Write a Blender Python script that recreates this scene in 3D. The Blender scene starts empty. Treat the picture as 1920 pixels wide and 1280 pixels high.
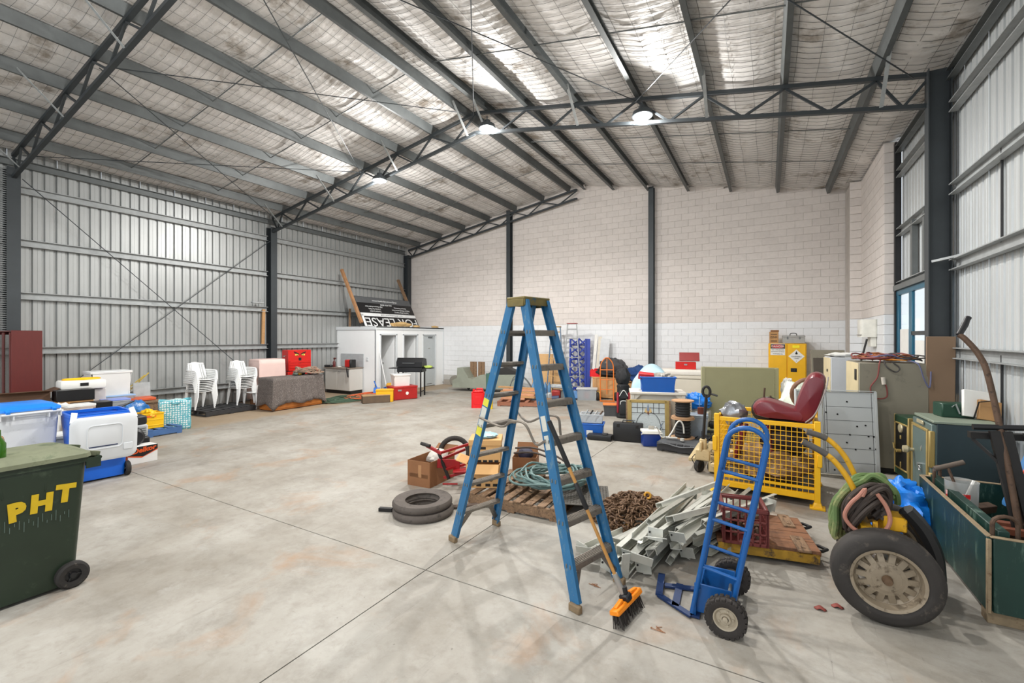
import bpy, bmesh, math, random
from math import radians as R, sin, cos, pi
from mathutils import Vector, Matrix, Euler, noise
random.seed(7)
S = bpy.context.scene
COL = S.collection

# ---------------------------------------------------------------- camera, sky, lamps, exposure
HC, YAW = 1.95, 29.745                      # eye height, turn of the camera to the left of +Y
cam = bpy.data.cameras.new('camera'); cam_o = bpy.data.objects.new('camera', cam); COL.objects.link(cam_o)
cam_o.location = (0, 0, HC); cam_o.rotation_euler = (R(90), 0, R(YAW))
cam.sensor_width = 36; cam.lens = 840 / 1920 * 36; cam.shift_y = -8 / 1920; cam.clip_start = .05
S.camera = cam_o
S.view_settings.view_transform = 'Standard'; S.view_settings.look = 'None'
S.view_settings.gamma = 1; S.view_settings.use_curve_mapping = False
S.view_settings.exposure = -0.06
wd = bpy.data.worlds.new('sky'); S.world = wd; wd.use_nodes = True
wd.node_tree.nodes['Background'].inputs[0].default_value = (.86, .93, 1, 1)
wd.node_tree.nodes['Background'].inputs[1].default_value = 1.85
LAMP_W = 500
def lamp_light(x, y, z, w):                 # the light of one high-bay lamp, just under its lens
    for kind, e in (('SPOT', w * .75), ('POINT', w * .42)):     # the beam, and the spill from the sides of the lens
        l = bpy.data.lights.new('high_bay_light', kind); l.energy = e; l.shadow_soft_size = .075; l.color = (1, .985, .955)
        if kind == 'SPOT': l.spot_size = R(164); l.spot_blend = .35
        o = bpy.data.objects.new('high_bay_light', l); o.location = (x, y, z); COL.objects.link(o)
LAMPS = [(-5.44, 8.4, 6.66), (-2.02, 8.4, 6.1), (-8.76, 8.4, 6.08),
         (-5.44, 2.75, 6.66), (-2.02, 2.75, 6.1), (-2.02, -2.4, 6.1), (-8.76, -2.4, 6.08)]  # the last two are unseen lamps, added out of view for extra light
for i, q in enumerate(LAMPS):
    lamp_light(q[0], q[1], q[2] - .16, LAMP_W * (1.5 if i < 3 else .78))

# ---------------------------------------------------------------- helpers
def GP(u, v, z=0):                          # where the photograph's ground (or height z) point stands in the hall
    t = (u - 960) / 840; d = 840 * (HC - z) / (v - 632); c, s = cos(R(YAW)), sin(R(YAW))
    return ((-s + t * c) * d, (c + t * s) * d)
def PY(u, v, Y):                             # the same for a point on the plane y = Y
    t = (u - 960) / 840; c, s = cos(R(YAW)), sin(R(YAW)); d = Y / (c + t * s)
    return ((-s + t * c) * d, Y, HC - (v - 632) * d / 840)
def lin(c): c = c / 255; return c / 12.92 if c <= .04045 else ((c + .055) / 1.055) ** 2.4
def rgb(c): return (lin(c[0]), lin(c[1]), lin(c[2]), 1)
MATS = {}
def mat(name, c=(128, 128, 128), rough=.5, metal=0., var=.12, sc=6., bump=0., c2=None, amt=.5, sc2=None, isl=0., trans=0., emit=0, alpha=1, spec=.5, bsc=None, st=(1,1,1), coat=0):
    """procedural surface: base colour c varied by noise; c2 = colour of wear patches covering about amt"""
    if name in MATS: return MATS[name]
    m = bpy.data.materials.new(name); m.use_nodes = True; N = m.node_tree.nodes; L = m.node_tree.links
    p = N['Principled BSDF']; p.inputs['Roughness'].default_value = rough; p.inputs['Metallic'].default_value = metal
    p.inputs['Specular IOR Level'].default_value = spec; p.inputs['Coat Weight'].default_value = coat
    tc = N.new('ShaderNodeTexCoord'); mp = N.new('ShaderNodeMapping'); mp.inputs['Scale'].default_value = st
    L.new(tc.outputs['Object'], mp.inputs[0])
    nz = N.new('ShaderNodeTexNoise'); nz.inputs['Scale'].default_value = sc; nz.inputs['Detail'].default_value = 6
    nz.inputs['Roughness'].default_value = .6; L.new(mp.outputs[0], nz.inputs[0])
    hv = N.new('ShaderNodeHueSaturation'); hv.inputs['Color'].default_value = rgb(c)
    mr = N.new('ShaderNodeMapRange'); mr.inputs[1].default_value = .25; mr.inputs[2].default_value = .75
    mr.inputs[3].default_value = 1 - var; mr.inputs[4].default_value = 1 + var
    L.new(nz.outputs[0], mr.inputs[0])
    val = mr.outputs[0]
    if isl:
        g = N.new('ShaderNodeNewGeometry'); oi = N.new('ShaderNodeObjectInfo')
        ad = N.new('ShaderNodeMath'); ad.operation = 'ADD'; L.new(g.outputs['Random Per Island'], ad.inputs[0]); L.new(oi.outputs['Random'], ad.inputs[1])
        fr = N.new('ShaderNodeMath'); fr.operation = 'FRACT'; L.new(ad.outputs[0], fr.inputs[0])
        m2 = N.new('ShaderNodeMapRange'); m2.inputs[3].default_value = 1 - isl; m2.inputs[4].default_value = 1 + isl * .6; L.new(fr.outputs[0], m2.inputs[0])
        mu = N.new('ShaderNodeMath'); mu.operation = 'MULTIPLY'; L.new(val, mu.inputs[0]); L.new(m2.outputs[0], mu.inputs[1]); val = mu.outputs[0]
    L.new(val, hv.inputs['Value'])
    col = hv.outputs[0]
    if c2:
        n2 = N.new('ShaderNodeTexNoise'); n2.inputs['Scale'].default_value = sc2 or sc * 1.7; n2.inputs['Detail'].default_value = 9; n2.inputs['Roughness'].default_value = .68
        L.new(mp.outputs[0], n2.inputs[0])
        m3 = N.new('ShaderNodeMapRange'); m3.inputs[1].default_value = .72 - amt * .45; m3.inputs[2].default_value = .84 - amt * .45; L.new(n2.outputs[0], m3.inputs[0])
        mx = N.new('ShaderNodeMix'); mx.data_type = 'RGBA'; L.new(m3.outputs[0], mx.inputs[0]); L.new(col, mx.inputs[6]); mx.inputs[7].default_value = rgb(c2); col = mx.outputs[2]
    L.new(col, p.inputs['Base Color'])
    if bump:
        b = N.new('ShaderNodeBump'); b.inputs['Strength'].default_value = bump; b.inputs['Distance'].default_value = .02
        nb = nz
        if bsc:
            nb = N.new('ShaderNodeTexNoise'); nb.inputs['Scale'].default_value = bsc; nb.inputs['Detail'].default_value = 5; L.new(mp.outputs[0], nb.inputs[0])
        L.new(nb.outputs[0], b.inputs['Height']); L.new(b.outputs[0], p.inputs['Normal'])
    if trans: p.inputs['Transmission Weight'].default_value = trans
    if emit: L.new(col, p.inputs['Emission Color']); p.inputs['Emission Strength'].default_value = emit
    if alpha < 1: p.inputs['Alpha'].default_value = alpha
    MATS[name] = m; return m

class B:
    """collects shapes into one mesh; .to() links it as one object"""
    def __init__(s): s.bm = bmesh.new(); s.M = Matrix()
    def at(s, x=0, y=0, z=0, rx=0, ry=0, rz=0):
        s.M = Matrix.Translation((x, y, z)) @ Euler((R(rx), R(ry), R(rz))).to_matrix().to_4x4(); return s
    def v(s, p): return s.bm.verts.new(s.M @ Vector(p))
    def f(s, vs):
        try: return s.bm.faces.new(vs)
        except ValueError: return None
    def box(s, c, d, bev=0, r=(0, 0, 0), tp=1, seg=1):
        e = Euler([R(a) for a in r]).to_matrix(); c = Vector(c); tx, ty = tp if isinstance(tp, tuple) else (tp, tp); vs = []
        for k in (-1, 1):
            for x, y in ((-1, -1), (1, -1), (1, 1), (-1, 1)):
                a, b = (tx, ty) if k > 0 else (1, 1)
                vs.append(s.v(c + e @ Vector((x * d[0] / 2 * a, y * d[1] / 2 * b, k * d[2] / 2))))
        fs = [s.f([vs[i] for i in q]) for q in ((3, 2, 1, 0), (4, 5, 6, 7), (0, 1, 5, 4), (1, 2, 6, 5), (2, 3, 7, 6), (3, 0, 4, 7))]
        if bev:
            ed = list({x for q in fs for x in q.edges})
            bmesh.ops.bevel(s.bm, geom=ed, offset=min(bev, min(d) * .45), segments=seg, affect='EDGES', profile=.5, clamp_overlap=True)
        return s
    def tube(s, pts, r, n=8, closed=False):
        P = [Vector(p) for p in pts]; m = len(P); rings = []; up = None
        for i, p in enumerate(P):
            if closed: t = P[(i + 1) % m] - P[i - 1]
            else: t = P[min(i + 1, m - 1)] - P[max(i - 1, 0)]
            t = t.normalized() if t.length > 1e-9 else Vector((0, 0, 1))
            if up is None: up = t.orthogonal().normalized()
            up = up - t * up.dot(t); up = up.normalized() if up.length > 1e-6 else t.orthogonal().normalized()
            w = t.cross(up); rr = r[i] if isinstance(r, (list, tuple)) else r
            rings.append([s.v(p + (up * cos(2 * pi * k / n) + w * sin(2 * pi * k / n)) * rr) for k in range(n)])
        for i in range(m if closed else m - 1):
            a, b = rings[i], rings[(i + 1) % m]
            for k in range(n): s.f((a[k], a[(k + 1) % n], b[(k + 1) % n], b[k]))
        if not closed: s.f(rings[0][::-1]); s.f(rings[-1])
        return s
    def lathe(s, prof, n=24, c=(0, 0, 0), r=(0, 0, 0), loop=False, a0=0, a1=360):
        e = Euler([R(a) for a in r]).to_matrix(); c = Vector(c); full = abs(a1 - a0 - 360) < .1; cols = []
        for k in range(n if full else n + 1):
            a = R(a0 + (a1 - a0) * k / n); cols.append([s.v(c + e @ Vector((q[0] * cos(a), q[0] * sin(a), q[1]))) for q in prof])
        m = len(prof)
        for k in range(n):
            a, b = cols[k], cols[(k + 1) % len(cols)]
            for i in range(m if loop else m - 1):
                s.f((a[i], b[i], b[(i + 1) % m], a[(i + 1) % m]))
        return s
    def cyl(s, p0, p1, r, n=16): return s.tube([p0, p1], r, n)
    def prism(s, poly, h, c=(0, 0, 0), r=(0, 0, 0)):
        """polygon in local xy pushed along local z by h"""
        e = Euler([R(a) for a in r]).to_matrix(); c = Vector(c)
        a = [s.v(c + e @ Vector((x, y, 0))) for x, y in poly]; b = [s.v(c + e @ Vector((x, y, h))) for x, y in poly]
        n = len(poly); s.f(a[::-1]); s.f(b)
        for i in range(n): s.f((a[i], a[(i + 1) % n], b[(i + 1) % n], b[i]))
        return s
    def bar(s, poly, p0, p1, up=(0, 0, 1)):
        """section polygon (side, up) swept from p0 to p1"""
        p0, p1 = Vector(p0), Vector(p1); t = (p1 - p0).normalized(); u = Vector(up); u = (u - t * u.dot(t)).normalized(); w = t.cross(u)
        a = [s.v(p0 + w * x + u * y) for x, y in poly]; b = [s.v(p1 + w * x + u * y) for x, y in poly]; n = len(poly)
        s.f(a[::-1]); s.f(b)
        for i in range(n): s.f((a[i], a[(i + 1) % n], b[(i + 1) % n], b[i]))
        return s
    def flat(s, p0, p1, w, t, up=(0, 0, 1)): return s.bar([(-w / 2, -t / 2), (w / 2, -t / 2), (w / 2, t / 2), (-w / 2, t / 2)], p0, p1, up)
    def grid(s, fn, nu, nv, closed=False):
        g = [[s.v(fn(i / nu, j / nv)) for j in range(nv + 1)] for i in range(nu + (0 if closed else 1))]
        for i in range(nu):
            a, b = g[i], g[(i + 1) % len(g)]
            for j in range(nv): s.f((a[j], b[j], b[j + 1], a[j + 1]))
        return s
    def blob(s, c, d, n=18, m=12, amp=.12, fr=2.5, seed=0, flat=0):
        """a lumpy closed body: bundle, bag, cloth heap"""
        c = Vector(c); g = []
        for j in range(m + 1):
            ph = pi * j / m; row = []
            for i in range(n):
                a = 2 * pi * i / n; q = Vector((sin(ph) * cos(a), sin(ph) * sin(a), cos(ph)))
                k = 1 + amp * (noise.noise(q * fr + Vector((seed * 7.3, seed, 0))) + .5 * noise.noise(q * fr * 2.7 + Vector((0, seed * 3.1, 5))))
                w = Vector((q.x * d[0] / 2, q.y * d[1] / 2, q.z * d[2] / 2)) * k
                if flat: w.z = max(w.z, -d[2] / 2 * flat)
                row.append(c + w)
            g.append(row)
        top = s.v(g[0][0]); bot = s.v(g[-1][0]); rows = [[s.v(p) for p in r] for r in g[1:-1]]
        for i in range(n):
            s.f((top, rows[0][i], rows[0][(i + 1) % n])); s.f((bot, rows[-1][(i + 1) % n], rows[-1][i]))
            for j in range(len(rows) - 1): s.f((rows[j][i], rows[j + 1][i], rows[j + 1][(i + 1) % n], rows[j][(i + 1) % n]))
        return s
    def mesh(s, name, m, smooth=38):
        bmesh.ops.recalc_face_normals(s.bm, faces=s.bm.faces[:])
        me = bpy.data.meshes.new(name); s.bm.to_mesh(me); s.bm.free()
        if smooth:
            me.polygons.foreach_set('use_smooth', [True] * len(me.polygons)); me.set_sharp_from_angle(angle=R(smooth))
        me.materials.append(m); return me
    def to(s, name, m, par=None, label=None, cat=None, group=None, kind=None, smooth=38, solid=0, loc=None, rz=0):
        return link(name, s.mesh(name, m, smooth), par, label, cat, group, kind, solid, loc, rz)
def link(name, me, par=None, label=None, cat=None, group=None, kind=None, solid=0, loc=None, rz=0):
    o = bpy.data.objects.new(name, me); COL.objects.link(o)
    if par: o.parent = par
    if loc: o.location = loc
    if rz: o.rotation_euler = (0, 0, R(rz))
    tag(o, label, cat, group, kind)
    if solid: q = o.modifiers.new('solid', 'SOLIDIFY'); q.thickness = solid; q.offset = 0
    return o
def tag(o, label=None, cat=None, group=None, kind=None):
    if label: o['label'] = label
    if cat: o['category'] = cat
    if group: o['group'] = group
    if kind: o['kind'] = kind
def thing(name, label, cat, loc=(0, 0, 0), rz=0, group=None, rx=0, ry=0, kind=None):
    o = bpy.data.objects.new(name, None); COL.objects.link(o); o.location = loc; o.rotation_euler = (R(rx), R(ry), R(rz))
    tag(o, label, cat, group, kind); return o
def clone(root, loc, rz=0, label=None, group=None):
    r = root.copy(); COL.objects.link(r); r.location = loc; r.rotation_euler = (root.rotation_euler[0], root.rotation_euler[1], R(rz))
    if label: r['label'] = label
    if group: r['group'] = group
    for ch in list(root.children):
        c = ch.copy(); COL.objects.link(c); c.parent = r
        for g in list(ch.children): d = g.copy(); COL.objects.link(d); d.parent = c
    return r
def text(body, size, m, par, loc, rot=(0, 0, 0), name='lettering', ext=.001, off=0, align='CENTER', sx=1, shear=0):
    c = bpy.data.curves.new('t', 'FONT'); c.body = body; c.size = size; c.extrude = ext; c.offset = off; c.align_x = align; c.align_y = 'CENTER'; c.resolution_u = 3; c.shear = shear
    t = bpy.data.objects.new('t', c); me = bpy.data.meshes.new_from_object(t); bpy.data.objects.remove(t); me.materials.clear(); me.materials.append(m)
    o = bpy.data.objects.new(name, me); COL.objects.link(o); o.parent = par; o.location = loc; o.rotation_euler = [R(a) for a in rot]; o.scale = (sx, 1, 1); return o
def rebase(t, loc):                         # moves a thing's origin to its base, its parts stay where they stand
    loc = Vector(loc); d = loc - t.location; t.location = loc
    for c in t.children: c.location = Vector(c.location) - d
def lerp(a, b, t): return a + (b - a) * t
def arc(cx, cy, r, a0, a1, n): return [(cx + r * cos(R(lerp(a0, a1, i / n))), cy + r * sin(R(lerp(a0, a1, i / n)))) for i in range(n + 1)]
def csec(w, h, t): return [(-w / 2, -h / 2), (w / 2, -h / 2), (w / 2, -h / 2 + t), (-w / 2 + t, -h / 2 + t), (-w / 2 + t, h / 2 - t), (w / 2, h / 2 - t), (w / 2, h / 2), (-w / 2, h / 2)]
def hsec(w, h, t): return [(-w/2, -h/2), (w/2, -h/2), (w/2, -h/2+t), (t/2, -h/2+t), (t/2, h/2-t), (w/2, h/2-t), (w/2, h/2), (-w/2, h/2), (-w/2, h/2-t), (-t/2, h/2-t), (-t/2, -h/2+t), (-w/2, -h/2+t)]
def rrect(w, d, r, n=4):
    o = []
    for cx, cy, a in ((w/2-r, d/2-r, 0), (-w/2+r, d/2-r, 90), (-w/2+r, -d/2+r, 180), (w/2-r, -d/2+r, 270)): o += arc(cx, cy, r, a, a + 90, n)
    return o
def coil(cx, cy, z, r0, r1, turns, zs, n=28, seed=0, wob=.12, sq=1):
    rn = random.Random(seed); pts = []; a0 = rn.random() * 6
    for i in range(int(turns * n)):
        a = a0 + 2 * pi * i / n; k = i / (turns * n); q = int(i / n)
        rr = lerp(r0, r1, .5 + .5 * sin(k * 17 + seed)) * (1 + wob * noise.noise(Vector((cos(a) * .9 + q * 3.7, sin(a) * .9, seed))))
        ox, oy = .1 * r1 * sin(q * 2.3 + seed), .1 * r1 * cos(q * 1.7 + seed * 2)
        pts.append((cx + ox + rr * cos(a), cy + (oy + rr * sin(a)) * sq, z + zs * (.5 + .5 * noise.noise(Vector((cos(a) + q * 1.9, sin(a), seed + 4)))) * (k * .6 + .4)))
    return pts
def smooth_path(P, n=6):
    P = [Vector(p) for p in P]; o = []
    for i in range(len(P) - 1):
        a, b, c, d = P[max(i-1, 0)], P[i], P[i+1], P[min(i+2, len(P)-1)]
        for k in range(n):
            t = k / n; o.append(.5 * ((2*b) + (-a + c)*t + (2*a - 5*b + 4*c - d)*t*t + (-a + 3*b - 3*c + d)*t**3))
    return o + [P[-1]]

# ---------------------------------------------------------------- surfaces
steel = mat('dark_painted_steel', (58, 63, 66), .5, .2, .12, 3)
galv = mat('galvanised_steel', (164, 167, 167), .45, .25, .16, 9)
galvd = mat('dull_galvanised_steel', (108, 112, 112), .45, .3, .16, 6)
black = mat('black_plastic', (26, 26, 28), .45)
rubber = mat('rubber', (40, 37, 35), .75, 0, .2, 12, .3, (92, 84, 74), .3)
white = mat('white_plastic', (226, 227, 226), .4, 0, .04)
kraft = mat('cardboard', (178, 135, 88), .8, 0, .1, 4)
kraftd = mat('brown_cardboard', (136, 92, 58), .8, 0, .14, 4)
wood = mat('pale_timber', (180, 138, 92), .7, 0, .2, 5, .1, st=(8, 1.2, 8))
wood_old = mat('weathered_timber', (132, 104, 78), .8, 0, .28, 5, .2, (84, 66, 52), .45, st=(6, 1, 6))
yellow = mat('yellow_paint', (236, 178, 18), .42, 0, .07, 4, 0, (150, 104, 30), .12, 20)
red = mat('red_paint', (196, 30, 24), .35, 0, .06)
blue = mat('blue_paint', (26, 84, 160), .4, 0, .08)
chrome = mat('chrome', (200, 200, 200), .2, 1)
alu = mat('aluminium', (164, 162, 157), .45, .4, .12, 10)
paper = mat('white_paper', (232, 230, 224), .7, 0, .05)
clear = mat('clear_plastic', (214, 220, 224), .25, 0, .05, 5, trans=.35, alpha=.55)
glass = mat('window_glass', (235, 242, 245), .03, 0, 0, trans=1)

# ---------------------------------------------------------------- the hall: floor, walls, roof
XL, XR, YB, YF = -13.75, 2.28, 14.8, -3.2
def roofz(x): return 7.1 - .178 * abs(x + 5.8)          # underside of the purlins
def floor_material():
    m = bpy.data.materials.new('concrete_floor'); m.use_nodes = True; N = m.node_tree.nodes; L = m.node_tree.links; p = N['Principled BSDF']
    tc = N.new('ShaderNodeTexCoord')
    def nz(sc, det=8, ro=.62, st=None, dist=0):
        n = N.new('ShaderNodeTexNoise'); n.inputs['Scale'].default_value = sc; n.inputs['Detail'].default_value = det; n.inputs['Roughness'].default_value = ro; n.inputs['Distortion'].default_value = dist
        if st:
            mp = N.new('ShaderNodeMapping'); mp.inputs['Scale'].default_value = st[:3]; mp.inputs['Rotation'].default_value = (0, 0, R(st[3])); L.new(tc.outputs['Object'], mp.inputs[0]); L.new(mp.outputs[0], n.inputs[0])
        else: L.new(tc.outputs['Object'], n.inputs[0])
        return n.outputs[0]
    def ramp(s, a, b):
        r = N.new('ShaderNodeMapRange'); r.inputs[1].default_value = a; r.inputs[2].default_value = b; L.new(s, r.inputs[0]); return r.outputs[0]
    def mul(s, k):
        q = N.new('ShaderNodeMath'); q.operation = 'MULTIPLY'; L.new(s, q.inputs[0])
        if isinstance(k, float): q.inputs[1].default_value = k
        else: L.new(k, q.inputs[1])
        return q.outputs[0]
    def mix(f, a, c):
        x = N.new('ShaderNodeMix'); x.data_type = 'RGBA'; L.new(f, x.inputs[0])
        if isinstance(a, tuple): x.inputs[6].default_value = rgb(a)
        else: L.new(a, x.inputs[6])
        x.inputs[7].default_value = rgb(c); return x.outputs[2]
    c = mix(ramp(nz(.9, 9, .65), .34, .68), (141, 134, 123), (172, 168, 160))
    c = mix(mul(ramp(nz(2.6, 10, .7), .48, .76), .6), c, (116, 109, 99))
    c = mix(mul(ramp(nz(1.3, 6, .6, None, .6), .56, .72), .6), c, (160, 126, 96))
    c = mix(mul(ramp(nz(9, 10, .75, None, .4), .5, .72), .38), c, (120, 110, 97)); c = mix(mul(ramp(nz(4.3, 9, .7), .56, .8), .5), c, (184, 182, 178))
    sx = N.new('ShaderNodeSeparateXYZ'); L.new(tc.outputs['Object'], sx.inputs[0])
    ad = N.new('ShaderNodeMath'); ad.operation = 'MULTIPLY_ADD'; L.new(nz(.7, 5), ad.inputs[0]); ad.inputs[1].default_value = 1.6; L.new(sx.outputs[0], ad.inputs[2])
    c = mix(mul(ramp(ad.outputs[0], -9.8, -10.15), .75), c, (156, 134, 106))        # bare concrete strip by the left wall
    c = mix(mul(ramp(nz(1.2, 12, .75, (7, .5, 1, 32)), .6, .7), .5), c, (100, 94, 86))   # tyre scuffs
    c = mix(mul(ramp(nz(1.1, 12, .75, (.6, 8, 1, -18)), .62, .72), .45), c, (104, 98, 89))
    c = mix(mul(ramp(nz(26, 3, .5), .72, .78), .6), c, (96, 90, 82))               # grit and chips
    L.new(c, p.inputs['Base Color']); p.inputs['Specular IOR Level'].default_value = .35
    rr = N.new('ShaderNodeMapRange'); rr.inputs[3].default_value = .48; rr.inputs[4].default_value = .75; L.new(nz(1.7, 7), rr.inputs[0]); L.new(rr.outputs[0], p.inputs['Roughness'])
    b = N.new('ShaderNodeBump'); b.inputs['Strength'].default_value = .12; b.inputs['Distance'].default_value = .01; L.new(nz(14, 8), b.inputs['Height']); L.new(b.outputs[0], p.inputs['Normal'])
    return m
FLOORM = floor_material()
floor = B().box((-5.7, 5.8, -.13), (16.4, 18.2, .2)).to('floor', mat('joint_filler', (92, 84, 74), .9), kind='structure')
xs, ys = [XL - .1, -8.1, -2.49, XR + .05], [YF - .1, 2.9, 8.5, YB + .05]
for i in range(3):
    for j in range(3):
        a, b, c, d = xs[i], xs[i+1], ys[j], ys[j+1]
        B().box(((a+b)/2, (c+d)/2, -.03), (b - a - .009, d - c - .009, .06)).to('slab', FLOORM, floor)
B().box((-5.7, -14, -.16), (60, 21, .2)).to('ground', mat('concrete_apron', (176, 174, 168), .9, 0, .15, 3), kind='structure')

# profiled cladding: flat pans with narrow ribs recessed outwards, one sheet 0.76 m wide
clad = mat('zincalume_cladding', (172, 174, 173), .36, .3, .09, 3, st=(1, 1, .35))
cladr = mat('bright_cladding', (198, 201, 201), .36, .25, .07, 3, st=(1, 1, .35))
def sheet(y0, y1, z0, z1, x, out):
    b = B(); prof = []; y = y0
    while y < y1 - 1e-6:
        for dy, dx in ((0, 0), (.062, 0), (.064, .004), (.072, .004), (.074, 0), (.13, 0), (.145, .04), (.176, .04)):
            if y + dy <= y1: prof.append((y + dy, x + out * dx))
        y += .19
    prof.append((y1, x))
    a = [b.v((q[1], q[0], z0)) for q in prof]; c = [b.v((q[1], q[0], z1)) for q in prof]
    for i in range(len(prof) - 1): b.f((a[i], a[i+1], c[i+1], c[i]))
    return b
wl = B().box((XL - .1, 5.8, 2.85), (.05, 18, 5.7)).to('wall_left', steel, kind='structure')
y = YF
while y < YB:
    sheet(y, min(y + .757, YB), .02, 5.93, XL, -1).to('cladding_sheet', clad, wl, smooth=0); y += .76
wr = B().box((XR + .1, 2.1, 2.85), (.05, 10.6, 5.7)).to('wall_right', steel, kind='structure')
y = YF
while y < 8.6:
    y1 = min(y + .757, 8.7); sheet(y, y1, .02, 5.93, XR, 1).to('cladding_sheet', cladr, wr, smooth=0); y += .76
B().box((XR + .1, 10.05, 4.3), (.05, 2.9, 2.8)).to('backing', steel, wr)
y = 8.7
while y < 11.4:
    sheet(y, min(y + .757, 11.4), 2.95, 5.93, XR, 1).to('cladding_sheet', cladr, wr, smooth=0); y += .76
def girt(b, x, z, y0, y1, s): b.bar([(s*q[0], q[1]) for q in csec(.09, .15, .012)], (x, y0, z - .075), (x, y1, z - .075))
for z in (.62, 1.74, 2.9, 4.02, 5.13):
    for y0, y1 in ((YF, 2.8), (3.0, 8.42), (8.62, 14.55)):
        if z < 1 and y0 > 8: y1 = 10.4
        b = B(); girt(b, XL + .07, z, y0, y1, 1); b.to('girt', galv, wl)
for z in (.62, 1.81, 3.02, 4.06, 5.2):
    b = B(); girt(b, XR - .07, z, 2.9, 8.36, -1); b.to('girt', galv, wr)
for z in (3.02, 4.06, 5.2):
    b = B(); girt(b, XR - .07, z, 8.52, 11.3, -1); b.to('girt', galv, wr)
for s, x in ((1, XL + .06), (-1, XR - .08)):
    b = B(); girt(b, x, 5.68, YF, 14.6 if s > 0 else 11.4, s); b.to('eave_strut', galvd, wl if s > 0 else wr)
B().box((XR - .05, 8.62, 3.4), (.05, .1, 4.5)).to('cover_strip', galv, wr)
B().tube([(XR - .03, 7.0, 3), (XR - .03, 7.0, 4.05)], .012, 6).tube([(XR - .03, 7.0, .4), (XR - .03, 7.0, 1.75)], .012, 6).to('conduit', black, wr)
B().box((XR-.06, 10.3, 3.5), (.08, .12, 1.0)).box((XR-.06, 9.6, 3.5), (.08, .1, 1.0)).to('stud', galvd, wr)

# block end wall, 390 x 190 blocks laid in running bond, lowest twelve courses painted white
blk_raw = mat('raw_block', (218, 210, 204), .9, 0, .05, 12, .15, isl=.045)
blk_white = mat('white_painted_block', (228, 229, 230), .7, 0, .03, 12, .12, isl=.02)
blk_bare = mat('bare_grey_block', (158, 152, 144), .9, 0, .1, 12, .2, isl=.08)
wb = B().box((-5.8, YB + .09, 3.0), (16.4, .1, 6.0)).prism([(-8.2, -.3), (8.2, -.3), (8.2, .1), (0, 1.5), (-8.2, .1)], .1, (-5.8, YB + .17, 5.95), (90, 0, 0)).to('wall_back', mat('mortar', (204, 197, 191), .95), kind='structure')
def block_corners(x0, x1, z0, z1):
    t0, t1 = min(z1, roofz(x0) + .2), min(z1, roofz(x1) + .2)
    return None if min(t0, t1) <= z0 + .02 else (t0, t1)
near, far = [], {'r': [], 'w': []}
for k in range(37):
    x = XL - .2 + (.2 if k % 2 else 0)
    while x < 1.9:
        a, c = max(x, XL), min(x + .4, 1.9)
        if c - a > .05:
            q = (a + .002, c - .002, k * .2 + .002, k * .2 + .198)
            if block_corners(*q):
                hid = (a < -11.6 and k < 11)
                near.append(((a - 0) ** 2 + 14.8 ** 2 + (k * .2 - 1.95) ** 2 + (900 if hid else 0) + (400 if k < 7 else 0), q, k))
        x += .4
near.sort()
def block(b, q, yf, d=.05):
    t0, t1 = block_corners(*q); j = random.uniform(0, .004)
    p = [b.v((q[0], yf - j, q[2])), b.v((q[1], yf - j, q[2])), b.v((q[1], yf - j, t1)), b.v((q[0], yf - j, t0)), b.v((q[0], yf + d, q[2])), b.v((q[1], yf + d, q[2])), b.v((q[1], yf + d, t1)), b.v((q[0], yf + d, t0))]
    for w in ((0, 1, 2, 3), (0, 4, 5, 1), (1, 5, 6, 2), (2, 6, 7, 3), (3, 7, 4, 0)): b.f([p[i] for i in w])
bulk = {'raw': B(), 'white': B()}
for n, (dd, q, k) in enumerate(near):
    raw = k >= 12
    if n < 290: b = B(); block(b, q, YB); b.to('block', blk_raw if raw else blk_white, wb, smooth=0)
    else: block(bulk['raw' if raw else 'white'], q, YB)
bulk['raw'].to('raw_blocks', blk_raw, wb, kind='stuff', smooth=0); bulk['white'].to('painted_blocks', blk_white, wb, kind='stuff', smooth=0)
bb = B().box((-10.2, YB - .02, .1), (3.4, .12, .02)).to('baseboard_back', blk_bare, kind='structure')
for i in range(8): B().box((-11.5 + i * .4, YB - .02, .1), (.392, .1, .2), .004).to('block', blk_bare, bb)
B().box((-10.2, YB - .006, .3), (3.2, .012, .19)).to('grey_band', mat('grey_band_paint', (186, 184, 180), .8), bb)
# block return wall and pier at the right end
wq = B().box((2.1, 13.1, 2.9), (.16, 3.3, 5.78)).box((1.89, 14.33, 2.9), (.2, .86, 5.78)).to('wall_right_block', mat('mortar2', (184, 177, 170), .95), kind='structure')
for k in range(29):
    m = blk_raw if k >= 12 else blk_white
    o = .2 if k % 2 else 0
    B().box((2.1, 11.405, k * .2 + .1), (.19, .02, .194), .003).to('block', m, wq)
    B().box((1.885, 13.86, k * .2 + .1), (.235, .02, .194), .003).to('block', m, wq)
wqr, wqw = B(), B()
for k in range(29):
    y = 11.4 - (.2 if k % 2 else 0)
    while y < 13.9:
        a, c = max(y, 11.4), min(y + .4, 13.9)
        if c > a + .04: (wqr if k >= 12 else wqw).box((2.012, (a + c) / 2, k * .2 + .1), (.03, c - a - .006, .194))
        y += .4
wqr.to('side_blocks', blk_raw, wq, kind='stuff', smooth=0); wqw.to('side_painted_blocks', blk_white, wq, kind='stuff', smooth=0)
B().box((2.2, 11.34, 3.2), (.1, .1, 5.1)).to('trim_1', black, kind='structure')

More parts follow.
